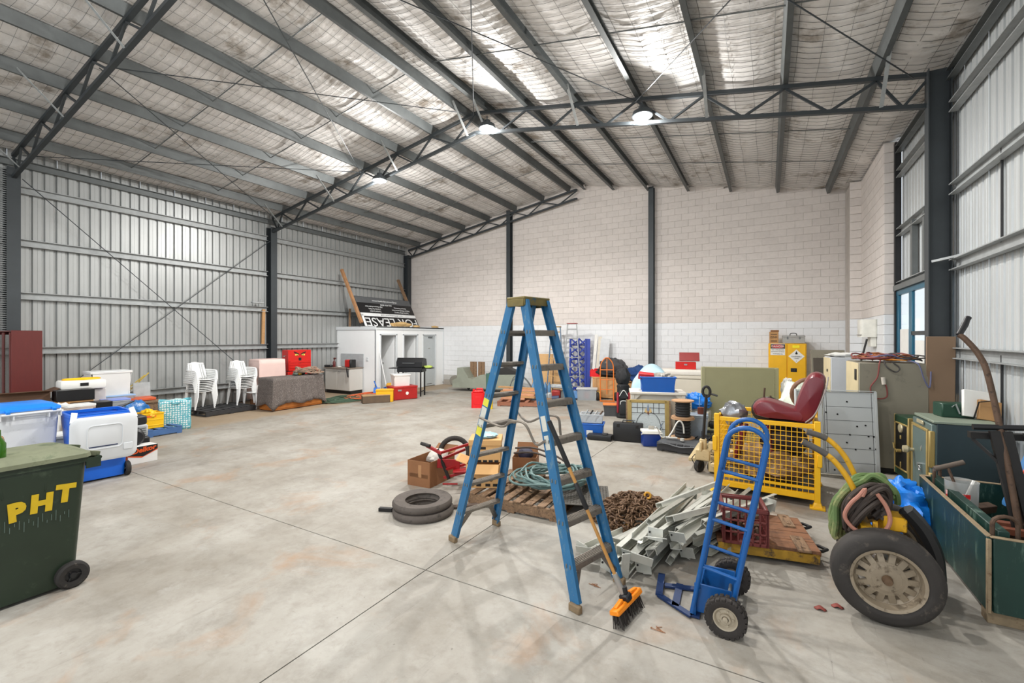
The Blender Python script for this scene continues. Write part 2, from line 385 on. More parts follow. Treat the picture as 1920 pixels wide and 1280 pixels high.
# glazed entrance on the right with teal frame, a pale building outside
dr = B().box((2.2, 10.1, 2.9), (.14, 2.5, .1)).to('door_1', galvd, kind='structure')
teal = mat('teal_frame', (20, 92, 118), .35, .1)
for yy, w in ((11.24, .17), (10.33, .2), (9.3, .16), (8.92, .1)): B().box((2.2, yy, 1.42), (.05, w, 2.84), .005).to('door_frame', teal, dr)
B().box((2.2, 10.12, 2.8), (.06, 2.4, .09)).to('door_head', teal, dr); B().box((2.2, 9.82, 2.02), (.05, .9, .07)).to('door_rail', steel, dr)
for y0, y1 in ((10.43, 11.16), (9.38, 10.23), (8.97, 9.22)): B().box((2.2, (y0 + y1) / 2, 1.4), (.008, y1 - y0, 2.7)).to('pane', glass, dr)
B().box((2.185, 10.78, 1.35), (.008, .56, 1.5)).to('notice', paper, dr, 'white paper sheet inside the glass'); B().box((2.185, 9.8, 1.1), (.008, .5, 1.6)).to('notice', paper, dr, 'white paper sheet inside the glass')
B().box((7.5, 11, 1.6), (.3, 14, 3.2)).to('building_outside', mat('render', (206, 200, 196), .9), label=None, kind='structure')
B().box((5.0, 8, -.08), (5.2, 26, .1)).to('ground_side', mat('side_path', (170, 166, 160), .9), kind='structure')

# ---------------------------------------------------------------- roof: foil blanket, mesh, purlins
foil = mat('foil_insulation', (230, 227, 224), .5, .12, .16, 2.2, .7, (150, 140, 128), .36, 1.3, bsc=7)
rows = [-13.0, -11.83, -10.63, -9.45, -8.24, -7.1, -6.08]; PX = rows + [-11.6 - x for x in rows[::-1]]
bays = [XL - .05] + PX + [XR + .05]
def sag(x, y):
    i = max(k for k in range(len(bays)) if bays[k] <= x + 1e-6) if x > bays[0] else 0
    i = min(i, len(bays) - 2); t = (x - bays[i]) / (bays[i+1] - bays[i]); k = 4 * t * (1 - t)
    n = noise.noise(Vector((x * .9, y * .7, 0))); n2 = noise.noise(Vector((x * 3.1, y * 3.7, 3)))
    return roofz(x) + .215 - .075 * k * (1 + .5 * n), k, n2
def foilp(x, y):
    z, k, n2 = sag(x, y); s = abs(sin(pi * y / .15)); r = 1 if x > -6 else .7
    return (x, y, z - k ** .5 * (.032 * r * (s - .5) + .018 * n2) - (.05 * max(0, n2) if x > 1.5 else 0))
b = B(); X = []
for i in range(len(bays) - 1):
    for q in range(8): X.append(lerp(bays[i], bays[i+1], q / 8))
X.append(bays[-1]); ny = int(18.0 / .05)
g = [[b.v(foilp(x, YF + 18.05 * j / ny)) for j in range(ny + 1)] for x in X]
for i in range(len(X) - 1):
    for j in range(ny): b.f((g[i][j], g[i][j+1], g[i+1][j+1], g[i+1][j]))
ceil = b.to('ceiling', foil, kind='structure', smooth=60)
B().prism([(XL - .2, roofz(XL) + .34), (-5.8, 7.46), (XR + .2, roofz(XR) + .34), (XR + .2, roofz(XR) + .4), (-5.8, 7.52), (XL - .2, roofz(XL) + .4)], 18.3, (0, 14.95, 0), (90, 0, 0)).to('roof_sheeting', galvd, ceil)
wire = mat('wire_mesh', (88, 88, 86), .6, .3); b = B()
def wirez(x, y): z, k, n2 = sag(x, y); return z - .012 * k - .012
y = YF + .1
while y < 14.7:
    step = 2 if y > 7 else 1
    P = [(x, y + .012 * sin(x * 3 + y), wirez(x, y)) for x in X[::2]]
    b.tube(P, .0022 if y < 7 else .003, 3); y += .15
for i in range(len(bays) - 1):
    for t in (.12, .37, .63, .88):
        x = lerp(bays[i], bays[i+1], t); b.tube([(x + .01 * sin(j * 2.1 + i), YF + .1 + j * .6, wirez(x, YF + .1 + j * .6)) for j in range(30)], .0026, 3)
b.to('safety_mesh', wire, ceil, kind='stuff', smooth=0)
purl = mat('purlin_steel', (92, 96, 96), .5, .2, .2, 4)
for x in PX:
    sg = 1 if x < -5.8 else -1; a = math.atan(.178) * (1 if x < -5.8 else -1)
    sec = [(p[0] * cos(-a) - p[1] * sin(-a), p[0] * sin(-a) + p[1] * cos(-a)) for p in [(-sg * q[0], q[1]) for q in csec(.075, .2, .014)]]
    B().bar(sec, (x, YF, roofz(x) + .105), (x, 14.72, roofz(x) + .105)).to('purlin', purl, ceil)
b = B()
for y in (-.2, 4.7, 6.6, 10.6, 12.4):
    for i in range(len(PX) - 1):
        x0, x1 = PX[i], PX[i+1]
        if i == 6: continue
        b.tube([(x0, y, roofz(x0) + .1), (x1, y + .02, roofz(x1) + .1)], .011, 5)
b.to('bridging_rods', galvd, ceil, kind='stuff')

# steel columns
def column(x, y, z, w, d, label, rz=0):
    t = thing('steel_column', label, 'column', (x, y, 0), rz, 'portal columns', kind='structure')
    B().bar(hsec(w, d, .012), (0, 0, 0), (0, 0, z), (1, 0, 0)).to('column_shaft', steel, t)
    B().box((0, 0, .012), (w + .1, d + .1, .024)).to('base_plate', steel, t); return t
column(-13.6, 2.92, 5.45, .2, .24, 'grey steel column on the cladding wall beside the maroon bookcase')
column(-13.6, 8.52, 5.4, .2, .24, 'grey steel column on the cladding wall behind the blanket-covered bench')
column(-13.62, 14.66, 5.5, .22, .24, 'dark steel corner column beside the upside-down sign')
column(2.08, 8.45, 5.72, .18, .25, 'dark steel column on the right wall with cardboard leaning on it')
column(-8.5, 14.68, roofz(-8.5) + .1, .16, .2, 'dark steel column against the block wall nearest the white toilet block', 90)
column(-3.24, 14.68, roofz(-3.24) + .1, .16, .2, 'dark steel column against the block wall behind the stacked household goods', 90)

def truss(y, label, xa=XL + .25, xb=2.0, drop=.45):
    t = thing('roof_truss', label, 'truss', (0, y, 0), 0, 'roof trusses', kind='structure')
    ang = [(-.035, 0), (.035, 0), (.035, .06), (-.035, .06)]
    for s in (0, 1):
        a, b_ = ((xa, -5.8) if s == 0 else (-5.8, xb)); 
        if b_ <= a: continue
        B().bar(ang, (a, 0, roofz(a) - .065), (b_, 0, roofz(b_) - .065)).to('top_chord', steel, t)
        B().bar(ang, (a, 0, roofz(a) - drop - .06), (b_, 0, roofz(b_) - drop - .06)).to('bottom_chord', steel, t)
    top = [xa] + [x for x in PX if xa + .3 < x < xb - .3 and x not in (PX[6], PX[7])] + [xb]
    top = sorted(top + ([-5.8] if xb > -5 else [])); 
    for i in range(len(top) - 1):
        a, c = top[i], top[i+1]; m_ = (a + c) / 2
        for u, w in ((a, m_), (c, m_)): B().bar([(-.018, -.018), (.018, -.018), (.018, .018), (-.018, .018)], (u, 0, roofz(u) - .06), (w, 0, roofz(w) - drop - .03)).to('web_bar', steel, t)
    for x in [q for q in (-13.0, -10.63, -8.24, -6.05, -5.55, -3.36, -.97, 1.4) if xa < q < xb and y < 14]:
        B().flat((x + .05, -.04, roofz(x) - drop - .03), (x + .05, -.6, roofz(x) + .08), .05, .006, (0, 1, .6)).to('fly_brace', galv, t)
    return t
truss(2.92, 'open web roof truss landing on the column by the maroon bookcase')
truss(8.48, 'open web roof truss carrying the lit high bay lamps')
truss(14.6, 'half truss along the sloping top of the block wall', xb=-5.75, drop=.32)
# tension rods
def rod(p, q, label, r=.009): B().tube([p, q], r, 6).to('brace_rod', steel, None, label, 'brace', 'tension brace rods')
rod((-13.52, 3.05, 5.25), (-13.52, 8.4, .25), 'thin wall brace rod running down towards the blanket-covered bench')
rod((-13.5, 3.05, .25), (-13.5, 8.4, 4.95), 'thin wall brace rod rising from the tubs to the middle column')
for i, (xa, xb, la) in enumerate(((-13.3, -9.45, 'over the chairs'), (-9.45, -5.8, 'left of the ridge'), (-5.8, -2.15, 'right of the ridge'), (-2.15, 1.8, 'next to the right wall'))):
    rod((xa, 3.0, roofz(xa) - .09), (xb, 8.4, roofz(xb) - .09), 'thin roof rod rising away ' + la)
    rod((xb, 3.0, roofz(xb) - .12), (xa, 8.4, roofz(xa) - .12), 'thin roof rod crossing back ' + la)
B().flat((1.98, 8.3, 3.0), (2.32, 8.1, 3.06), .05, .03).to('trim_2', galv, kind='structure')

# high-bay lamps on the trusses, and the two unseen added ones
lens = mat('lamp_lens', (255, 252, 245), .4, 0, 0, emit=60)
names = ['at the ridge of the far truss', 'on the right slope of the far truss', 'on the left slope of the far truss', 'at the ridge of the near truss', 'on the right slope of the near truss', 'out of view on the right slope, added for light', 'out of view on the left slope, added for light']
for i, (x, y, z) in enumerate(LAMPS):
    if i > 2: pass
    t = thing('high_bay_lamp', 'bright round high bay lamp hung ' + names[i], 'lamp', (x, y, z), 0, 'high bay lamps')
    B().lathe([(0, .12), (.07, .12), (.08, .05), (.17, .02), (.19, -.06), (.17, -.07)], 24).to('housing', steel, t)
    B().lathe([(0, -.11), (.1, -.1), (.16, -.07), (.17, -.065)], 24).to('lens', lens, t)
    B().tube([(0, 0, .12), (0, 0, .22 + (roofz(x) - .5 - z if roofz(x) - .5 > z else 0))], .012, 6).to('hanger', steel, t)

# ---------------------------------------------------------------- blue step ladder and broom
lblue = mat('ladder_blue', (38, 102, 146), .45, 0, .16, 5, 0, (100, 128, 140), .34, 22, st=(1, 1, .4))
tread = mat('worn_aluminium_tread', (132, 124, 114), .5, .5, .18, 14, .1, (92, 84, 74), .35)
foot = mat('muddy_rubber_foot', (128, 108, 82), .85, 0, .25, 20, .2)
lad = thing('step_ladder', 'tall blue double-sided step ladder with grey treads standing mid floor', 'ladder', (-1.82, 3.475, 0), -17.5)
LH, HS = 2.27, .755
def rail_pt(side, w, k):            # k 0 foot .. 1 cap
    return Vector((side * lerp(HS, .075, k), w * lerp(.275, .14, k), LH * k))
for side in (-1, 1):
    for w in (-1, 1):
        p, q = rail_pt(side, w, .022), rail_pt(side, w, .995)
        d = (q - p).normalized(); upv = Vector((0, -w, 0))
        sec = [(-.042, 0), (.042, 0), (.042, .032), (.036, .032), (.036, .006), (-.036, .006), (-.036, .032), (-.042, .032)]
        r = B().bar(sec, p, q, upv).to('rail', lblue, lad)
        B().box(rail_pt(side, w, .012) + Vector((0, 0, -.002)), (.1, .046, .058), .008, (0, side * 17 - side * 17, 0)).to('rubber_foot', foot, r)
        h = B()
        for i in range(1, 8):
            z = i * .285
            for dx in (-.018, .018):
                c = rail_pt(side, w, z / LH) + Vector((dx, w * .002, 0)); h.box(c, (.012, .006, .03), .002)
        h.to('step_bolts', galvd, r, kind='stuff')
    for i in range(1, 8):
        k = i * .285 / LH; a, c = rail_pt(side, -1, k), rail_pt(side, 1, k); w = c.y - a.y - .012
        b = B().at(a.x, 0, a.z)
        b.box((0, 0, 0), (.078, w, .022), .003)
        for g in (-.03, -.015, 0, .015, .03): b.box((g, 0, .0125), (.007, w, .004))
        b.box((.036 * side, 0, -.02), (.005, w, .03))
        b.to('tread', tread, lad)
    for w in (-1, 1):
        for kk in (.135,):
            p = rail_pt(side, w, .04) + Vector((0, -w * .02, 0)); q = Vector((rail_pt(side, w, .125).x, w * .12, .275))
            B().flat(p, q, .05, .004, (1, 0, 0)).to('brace', tread, lad)
cap = B().box((0, 0, LH + .012), (.22, .32, .024), .006).box((0, -.156, LH - .028), (.2, .012, .06), .003).box((0, .156, LH - .028), (.2, .012, .06), .003).box((.103, 0, LH - .022), (.012, .31, .055), .003).box((-.103, 0, LH - .022), (.012, .31, .055), .003)
cap.to('top_cap', mat('stained_cap', (112, 98, 52), .6, 0, .2, 12, .1, (38, 80, 96), .35), lad)
for w in (-1, 1):
    k = .54; p, q = rail_pt(-1, w, k), rail_pt(1, w, k - .035); y = w * .235
    B().tube(smooth_path([(p.x, y, p.z), (p.x * .45, y - w * .07, p.z - .06), (0, y - w * .035, p.z + .01), (q.x * .4, y - w * .03, p.z + .015), (q.x * .6, y - w * .07, q.z - .06), (q.x, y, q.z)], 5), .011, 6).box((0, y - w * .035, p.z + .015), (.1, .012, .03), .004).to('spreader', tread, lad)
def on_rail(side, w, k, L, Wd, m, nm, lab):
    p = rail_pt(side, w, k); d = (rail_pt(side, w, k + .05) - p).normalized(); q = p + d * L
    B().bar([(-Wd / 2, -.002), (Wd / 2, -.002), (Wd / 2, .002), (-Wd / 2, .002)], p + Vector((0, w * .001, 0)), q + Vector((0, w * .001, 0)), (0, 1, 0)).to(nm, m, lad, lab)
lab_y = mat('yellow_sticker', (214, 206, 66), .5); lab_w = mat('faded_sticker', (196, 196, 186), .6, 0, .06, 30, 0, (190, 130, 112), .25, 40)
on_rail(-1, -1, .585, .07, .07, lab_y, 'warning_sticker', 'yellow warning sticker'); on_rail(-1, -1, .50, .19, .066, lab_w, 'warning_sticker', 'long faded sticker'); on_rail(-1, -1, .465, .08, .07, lab_y, 'warning_sticker', 'yellow warning sticker')
on_rail(1, -1, .535, .12, .05, lab_w, 'data_sticker', 'pale data sticker'); on_rail(1, -1, .475, .11, .045, lab_w, 'data_sticker', 'pale data sticker')

br = thing('push_broom', 'orange-headed push broom with timber handle leaning on the blue ladder', 'broom')
hx = Vector((-.86, 3.12, .1)); tp = Vector((-1.41, 3.02, 1.33)); d = (tp - hx).normalized()
B().tube([hx + d * .16, tp - d * .5], .0125, 10).tube([tp - d * .5, tp - d * .02], .0125, 10).to('handle', mat('varnished_handle', (186, 134, 70), .45, 0, .1, 6), br)
B().tube([tp - d * .36, tp - d * .34, tp], [.015, .019, .0185], 10).tube([tp - d * .68, tp - d * .67, tp - d * .49, tp - d * .48], [.014, .019, .019, .014], 10).to('grip', black, br)
B().tube([hx + d * .06, hx + d * .12, hx + d * .2], [.02, .022, .02], 10).to('ferrule', alu, br)
ba = 80; M_ = Matrix.Translation(hx) @ Euler((R(-14), 0, R(ba))).to_matrix().to_4x4()
b = B(); b.M = M_; b.box((-.115, 0, .005), (.15, .075, .035), .006, (0, 0, 0), (1, .8)).box((.115, 0, .005), (.15, .075, .035), .006, (0, 0, 0), (1, .8)).box((0, 0, -.004), (.36, .07, .022), .004)
for s in (-1, 1): b.box((s * .11, 0, .03), (.1, .03, .02), .004, (0, s * 8, 0))
b.to('broom_head', mat('orange_plastic', (244, 140, 14), .4, 0, .05), br)
b = B(); b.M = M_; b.box((0, 0, .03), (.075, .07, .05), .01).tube([(0, 0, .03), (.0, 0, .1)], .024, 10).to('socket', black, br)
b = B(); b.M = M_; rn = random.Random(3)
for i in range(150):
    x, y = rn.uniform(-.175, .175), rn.uniform(-.03, .03); b.tube([(x, y, -.012), (x * 1.08, y * 1.7 + rn.uniform(-.012, .012), -.096)], [.004, .0025], 4)
b.to('bristles', mat('dark_bristle', (52, 46, 42), .8), br, kind='stuff')

# ---------------------------------------------------------------- blue hand truck
tblue = mat('hand_truck_blue', (16, 84, 150), .38, 0, .12, 6, 0, (8, 52, 100), .3, 9)
ht = thing('hand_truck', 'tall blue tube hand truck with two chunky pneumatic wheels', 'hand truck')
def loop_pts(y):
    L0, L1, R1, R0 = Vector((-.46, y, .03)), Vector((-.245, y, 1.25)), Vector((-.005, y, 1.22)), Vector((-.2, y, .17))
    up = (L1 - L0).normalized(); c = (L1 + R1) / 2; ax = (L1 - R1) / 2
    return [L0, L1] + [c + ax * cos(R(a)) + up * .115 * sin(R(a)) for a in range(15, 180, 15)] + [R1, R0]
for y in (3.34, 3.70):
    P = loop_pts(y); t_ = B().tube(P, .0165, 10).to('frame_loop', tblue, ht)
    for z in (.36, .70, 1.04):
        a = Vector((lerp(-.46, -.245, (z - .03) / 1.22), y, z + .01)); c = Vector((lerp(-.2, -.005, (z - .17) / 1.05), y, z - .03))
        B().cyl(a, c, .0125, 8).to('rung', tblue, ht)
for z, x in ((.2, -.42), (.16, -.2)): B().cyl((x, 3.34, z), (x, 3.7, z), .0125, 8).to('cross_tube', tblue, ht)
B().box((-.33, 3.37, .13), (.24, .012, .2), .004).box((-.33, 3.67, .13), (.24, .012, .2), .004).box((-.44, 3.52, .09), (.012, .38, .14), .004).to('axle_bracket', tblue, ht)
B().flat((-.46, 3.32, .015), (-.71, 3.47, .015), .045, .014).flat((-.71, 3.46, .02), (-.74, 3.72, .05), .05, .014).flat((-.46, 3.70, .015), (-.70, 3.62, .02), .05, .014).flat((-.44, 3.32, .015), (-.44, 3.72, .015), .06, .014).flat((-.58, 3.38, .015), (-.60, 3.70, .015), .05, .014).to('toe_plate', mat('toe_plate_blue', (22, 48, 92), .45, .1, .15, 12), ht)
B().cyl((-.24, 3.22, .127), (-.24, 3.82, .127), .011, 8).to('axle', galvd, ht)
tyrem = mat('tyre_rubber', (44, 39, 36), .8, 0, .2, 18, .15, (84, 74, 64), .3)
rimc = mat('cream_rim', (172, 160, 140), .5, .2, .12, 10)
def pneu(y, s):
    w = B().lathe([(.07, -.03), (.095, -.043), (.115, -.04), (.123, -.022), (.123, .022), (.115, .04), (.095, .043), (.07, .03)], 32, (-.24, y, .127), (90, 0, 0), loop=True).to('wheel', tyrem, ht)
    b = B()
    for i in range(22):
        a = 2 * pi * i / 22
        for q in (-1, 1):
            aa = a + q * .06; b.box((-.24 + .12 * cos(aa), y + q * .024, .127 + .12 * sin(aa)), (.016, .034, .026), .003, (0, -math.degrees(aa), 0))
    b.to('tread_blocks', tyrem, w, kind='stuff')
    b = B().lathe([(.02, s * .036), (.032, s * .036), (.034, s * .02), (.055, s * .018), (.066, s * .034), (.074, s * .036), (.074, 0), (.02, 0)], 28, (-.24, y, .127), (90, 0, 0), loop=True).lathe([(0, s * .05), (.016, s * .048), (.018, 0)], 14, (-.24, y, .127), (90, 0, 0))
    for i in range(5):
        a = 2 * pi * i / 5; b.lathe([(0, s * .028), (.007, s * .026), (.008, s * .016)], 8, (-.24 + .045 * cos(a), y, .127 + .045 * sin(a)), (90, 0, 0))
    b.to('rim', rimc, w)
pneu(3.23, 1); pneu(3.8, -1)

# ---------------------------------------------------------------- yellow cart on car wheels
def car_wheel(par, c, r=.325, w=.2, face=1, rz=0):
    c = Vector(c); e = (90, 0, rz)
    k = [(.62, -.42), (.70, -.5), (.88, -.5), (.97, -.38), (1, -.22), (1, .22), (.97, .38), (.88, .5), (.70, .5), (.62, .42)]
    t = B().lathe([(r * a, w * q) for a, q in k], 48, c, e, loop=True).lathe([(r * .7, w * .505), (r * .74, w * .53), (r * .78, w * .53), (r * .86, w * .5)], 48, c, e).to('wheel', mat('worn_tyre', (50, 46, 43), .8, 0, .2, 9, .12, (98, 88, 78), .35, 7), par)
    b = B().lathe([(r * .64, w * .46), (r * .67, w * .5), (r * .61, w * .47), (r * .57, w * .16), (r * .5, w * .08), (r * .5, -w * .4), (r * .62, -w * .46)], 40, c, e)
    Mx = Matrix.Translation(c) @ Euler([R(q) for q in e]).to_matrix().to_4x4()
    b.M = Mx
    for i in range(14):
        a = 2 * pi * i / 14
        b.bar([(-.021, -.004), (.021, -.004), (.018, .006), (-.018, .006)], (r * .26 * cos(a), r * .26 * sin(a), w * .26), (r * .54 * cos(a), r * .54 * sin(a), w * .14), (0, 0, 1))
    b.M = Matrix(); b.lathe([(0, w * .3), (r * .2, w * .3), (r * .36, w * .26), (r * .38, w * .14)], 28, c, e)
    b.to('rim', mat('dusty_steel_rim', (150, 136, 116), .55, .3, .16, 9, .05, (92, 78, 62), .35), t)
    B().lathe([(0, w * .58), (r * .075, w * .57), (r * .09, w * .5), (r * .1, w * .34)], 16, c, e).to('hub_cap', mat('rusty_hub', (104, 82, 62), .7, .3, .2, 20), t)
    return t
ct = thing('pipe_cart', 'yellow two-wheeled cart on car wheels with raised curved handles', 'cart')
yw = mat('scratched_yellow', (214, 160, 26), .5, 0, .16, 8, 0, (120, 92, 50), .3, 15)
car_wheel(ct, (.70, 3.95, .31), r=.31, w=.18); car_wheel(ct, (.80, 4.62, .31), r=.31, w=.18)
for dy, P in ((0, [(1504, 827), (1550, 852), (1578, 880), (1600, 915), (1612, 950)]), (.3, [(1512, 809), (1550, 822), (1580, 850), (1600, 885), (1616, 925)])):
    P = smooth_path([PY(u, v, 4.12 + dy) for u, v in P], 6)
    B().tube(P, .02, 10).to('handle', yw, ct); B().tube(P[:7], .0235, 10).to('grip', mat('grey_grip', (84, 80, 76), .7), ct)
B().box((.78, 4.16, .63), (.13, .16, .1), .008).box((.76, 4.28, .46), (.08, .5, .07), .006).box((.62, 4.28, .55), (.07, .42, .07), .006).box((.75, 4.28, .56), (.06, .06, .24)).to('axle_frame', yw, ct)
B().cyl((.71, 3.93, .305), (.80, 4.62, .305), .025, 10).to('axle', galvd, ct)
B().tube(smooth_path([(.84, 4.1, .74), (.93, 4.12, .62), (1.0, 4.15, .45), (1.03, 4.2, .25)], 5), .05, 8).to('mud_flap', black, ct)
# hoses hanging over the cart
gr = mat('lay_flat_green', (98, 122, 72), .8, 0, .2, 4, .1, (150, 142, 96), .45, 3)
g = thing('flat_green_hose', 'flat green lay-flat hose draped in a loop over the yellow cart', 'hose')
laps = [[(1675, 925), (1655, 898), (1625, 892), (1590, 915), (1568, 945), (1562, 985), (1570, 1008)], [(1670, 932), (1648, 903), (1620, 900), (1592, 922), (1574, 955), (1568, 990), (1580, 1010)], [(1665, 940), (1640, 909), (1612, 908), (1594, 930), (1582, 965), (1573, 1000), (1590, 1006)], [(1680, 940), (1668, 912), (1640, 896), (1602, 905), (1576, 928), (1564, 962), (1563, 995)]]
for i, P in enumerate(laps):
    P = smooth_path([PY(u, v, 4.22 + .05 * i + (.1 if k < 3 else 0)) for k, (u, v) in enumerate(P)], 6); b = B()
    for k in range(3): b.tube([p + Vector((.012 * sin(j * .5 + k * 2), (k - 1) * .038, .01 * cos(j * .7 + k + i))) for j, p in enumerate(P)], .021, 7)
    b.to('hose_lap', gr, g)
hz = thing('black_rubber_hose', 'dark rubber hoses bundled on the yellow cart', 'hose'); rn = random.Random(9)
hb = mat('dark_hose', (62, 52, 46), .7, 0, .2, 10, 0, (104, 84, 70), .3)
b = B()
for i in range(44):
    du, dv, Y = rn.uniform(-16, 18), rn.uniform(-16, 26), rn.uniform(4.05, 4.32)
    b.tube(smooth_path([PY(1592 + du * .6, 985 + dv * .4, Y), PY(1598 + du, 958 + dv, Y - .02), PY(1622 + du, 932 + dv, Y - .03), PY(1648 + du * .8, 920 + dv * .8, Y), PY(1664 + du * .4, 938 + dv * .6, Y + .05), PY(1650 + du, 962 + dv * .5, Y + .04)], 5), rn.uniform(.011, .016), 7)
b.to('hose_strands', hb, hz, kind='stuff')
pk = thing('pink_rubber_hose', 'faded pink hose hanging in one loop above the car wheel', 'hose')
B().tube(smooth_path([PY(u, v, 4.02) for u, v in ((1645, 926), (1662, 950), (1669, 975), (1660, 994), (1638, 1000), (1610, 996), (1592, 982), (1584, 965), (1594, 945), (1612, 928), (1622, 917), (1617, 930))], 6), .0135, 8).to('hose', mat('pink_hose', (172, 118, 100), .6, 0, .14, 9), pk)

# ---------------------------------------------------------------- big green timber box and what stands in it
gp = mat('worn_green_paint', (15, 48, 41), .5, 0, .35, 3, .1, (84, 108, 96), .34, 11, st=(1, 1, .25)); edge = mat('bare_timber_edge', (140, 122, 96), .8, 0, .2, 12, .1, (96, 62, 40), .35)
gb = thing('green_timber_box', 'big open box of worn dark green boards full of tools', 'box')
x0, x1, y0, y1, z0, z1 = 1.3, 2.16, 4.23, 5.78, .1, .6
B().box((x0, (y0+y1)/2, (z0+z1)/2), (.03, y1-y0, z1-z0), .003).to('side_board', gp, gb); B().box((x1, (y0+y1)/2, (z0+z1)/2), (.03, y1-y0, z1-z0), .003).to('side_board', gp, gb)
B().box(((x0+x1)/2, y0, (z0+z1)/2), (x1-x0-.03, .03, z1-z0), .003).to('end_board', gp, gb); B().box(((x0+x1)/2, y1, (z0+z1)/2), (x1-x0-.03, .03, z1-z0), .003).to('end_board', gp, gb)
B().box(((x0+x1)/2, (y0+y1)/2, z0+.02), (x1-x0, y1-y0, .03)).to('floor_board', gp, gb)
B().box((x0, (y0+y1)/2, z1+.004), (.034, y1-y0, .01), .003).box(((x0+x1)/2, y1, z1+.004), (x1-x0, .034, .01), .003).box(((x0+x1)/2, y0, z1+.004), (x1-x0, .034, .01), .003).box((x0-.006, y0-.006, .34), (.024, .024, .5), .004).to('bare_edge', edge, gb, 'bare timber edge where the paint wore off')
B().box((x0+.085, (y0+y1)/2, z1-.01), (.06, y1-y0-.1, .09), .004).box((x1-.085, (y0+y1)/2, z1-.01), (.06, y1-y0-.1, .09), .004).to('inner_rail', gp, gb)
for y in (y0+.09, y1-.12): B().box(((x0+x1)/2, y, .05), (x1-x0, .1, .1), .004).to('skid', edge, gb)
def uhandle(c, rz, m):
    b = B().at(*c, rz=rz); b.tube([(-.07, 0, -.06), (-.07, 0, .04)] + [(-.07 * cos(R(a)), 0, .05 + .05 * sin(R(a))) for a in range(0, 181, 30)] + [(.07, 0, .04), (.07, 0, -.06)], .0135, 8); b.to('handle', m, gb)
rustd = mat('rusty_steel', (92, 72, 58), .65, .4, .2, 14, .1, (60, 46, 38), .4)
uhandle((x0 + .1, y0 + .08, z1 + .03), 15, rustd); uhandle((x0 + .09, y1 - .1, z1 + .03), 60, rustd)
pb = thing('towing_bar', 'long bent steel bar standing up out of the green box', 'bar')
B().tube(smooth_path([(1.66, 4.75, .2), (1.60, 4.85, .9), (1.53, 4.98, 1.6), (1.49, 5.04, 1.8), (1.42, 5.08, 1.93), (1.385, 5.1, 1.97)], 6), [.021] * 31, 10).to('shaft', rustd, pb)
B().tube([(1.385, 5.1, 1.97), (1.43, 5.14, 2.05), (1.46, 5.17, 2.12)], [.022, .025, .02], 10).box((1.455, 5.165, 2.1), (.035, .035, .05), .006, (0, 25, 0)).to('grip', black, pb)
tk = thing('hand_winch_lever', 'T-handled steel lever leaning on the far side of the green box', 'tool')
B().tube([(1.45, 5.2, .5), (1.36, 5.28, .82)], .011, 8).to('shaft', rustd, tk); B().tube([(1.27, 5.27, .79), (1.47, 5.3, .87)], .021, 10).to('handle', mat('grey_brown_grip', (96, 84, 74), .7), tk)
bk = thing('clear_bucket', 'clear plastic tub with a torn red label standing inside the green box', 'bucket', (1.455, 5.3, .26))
B().lathe([(0, 0), (.09, 0), (.095, .03), (.108, .44), (.112, .45)], 28).to('tub', mat('cloudy_plastic', (206, 208, 206), .3, 0, .06, 5, trans=.3, alpha=.4), bk, solid=.003)
B().lathe([(.105, .27), (.108, .36)], 12, a0=190, a1=285).to('label', mat('tub_label', (206, 36, 36), .5, 0, .1, 14, 0, (236, 236, 232), .45, 16), bk, 'torn red and white label')
B().blob((0, 0, .2), (.15, .15, .26), 14, 10, .2, 3, 4).to('wire_coils', alu, bk)
B().tube([(-.02, -.03, .2), (.08, .0, .46)], .012, 6).to('stick', paper, bk)
js = thing('black_steel_stand', 'heavy black steel frame with a round crossbar leaning in the green box', 'steel frame')
B().tube([(1.41, 4.9, 1.24), (1.78, 4.92, 1.26)], .022, 10).to('crossbar', black, js)
dk = mat('blackened_steel', (34, 32, 31), .55, .3, .2, 14, .1)
for xx in (1.53, 1.6, 1.72): B().flat((xx, 4.9, 1.22), (xx + .16, 4.82, .2), .055, .05, (0, 1, .2)).to('leg', dk, js)
B().flat((1.4, 4.94, 1.17), (1.78, 4.96, 1.18), .06, .05).flat((1.42, 4.94, 1.14), (1.6, 4.86, .92), .03, .02).to('lower_bar', dk, js)
tr = thing('steel_angle_pieces', 'rusty steel brackets lying inside the green box', 'scrap steel')
rn = random.Random(2)
b = B()
for i in range(16): 
    c = Vector((rn.uniform(1.42, 2.04), rn.uniform(4.4, 5.6), rn.uniform(.2, .48))); b.box(c, (rn.uniform(.1, .3), rn.uniform(.04, .1), rn.uniform(.02, .07)), .004, (rn.uniform(-25, 25), rn.uniform(-25, 25), rn.uniform(0, 180)))
b.to('brackets', rustd, tr, kind='stuff')
for i in range(2): B().box((1.9 + .07 * i, 4.5 + .12 * i, .52), (.035, .06, .4), .004, (6, 10 - 5 * i, 0)).to('bracket', mat('red_brown_steel', (120, 68, 48), .6, .2, .2, 10), tr)
B().box((1.75, 4.75, .5), (.5, .05, .05), .004, (0, 4, 12)).box((1.6, 5.0, .46), (.4, .06, .07), .004, (0, -4, -14)).to('bracket', mat('red_brown_steel', (120, 68, 48)), tr)
st = thing('lime_strap', 'lime green webbing strap looped over the green box contents', 'strap')
P = smooth_path([(2.06, 4.5, .58), (1.9, 4.52, .62), (1.8, 4.48, .6), (1.78, 4.44, .54), (1.83, 4.4, .47), (1.95, 4.36, .43), (2.05, 4.35, .4)], 5); b = B()
for a, c in zip(P[:-1], P[1:]): b.flat(a, c + (c - a) * .15, .045, .003, (0, -1, .4))
b.to('webbing', mat('lime_webbing', (176, 220, 30), .6), st)
bp = thing('blue_sheet_bag', 'blue bag with an orange patch standing behind the black steel stand', 'bag')
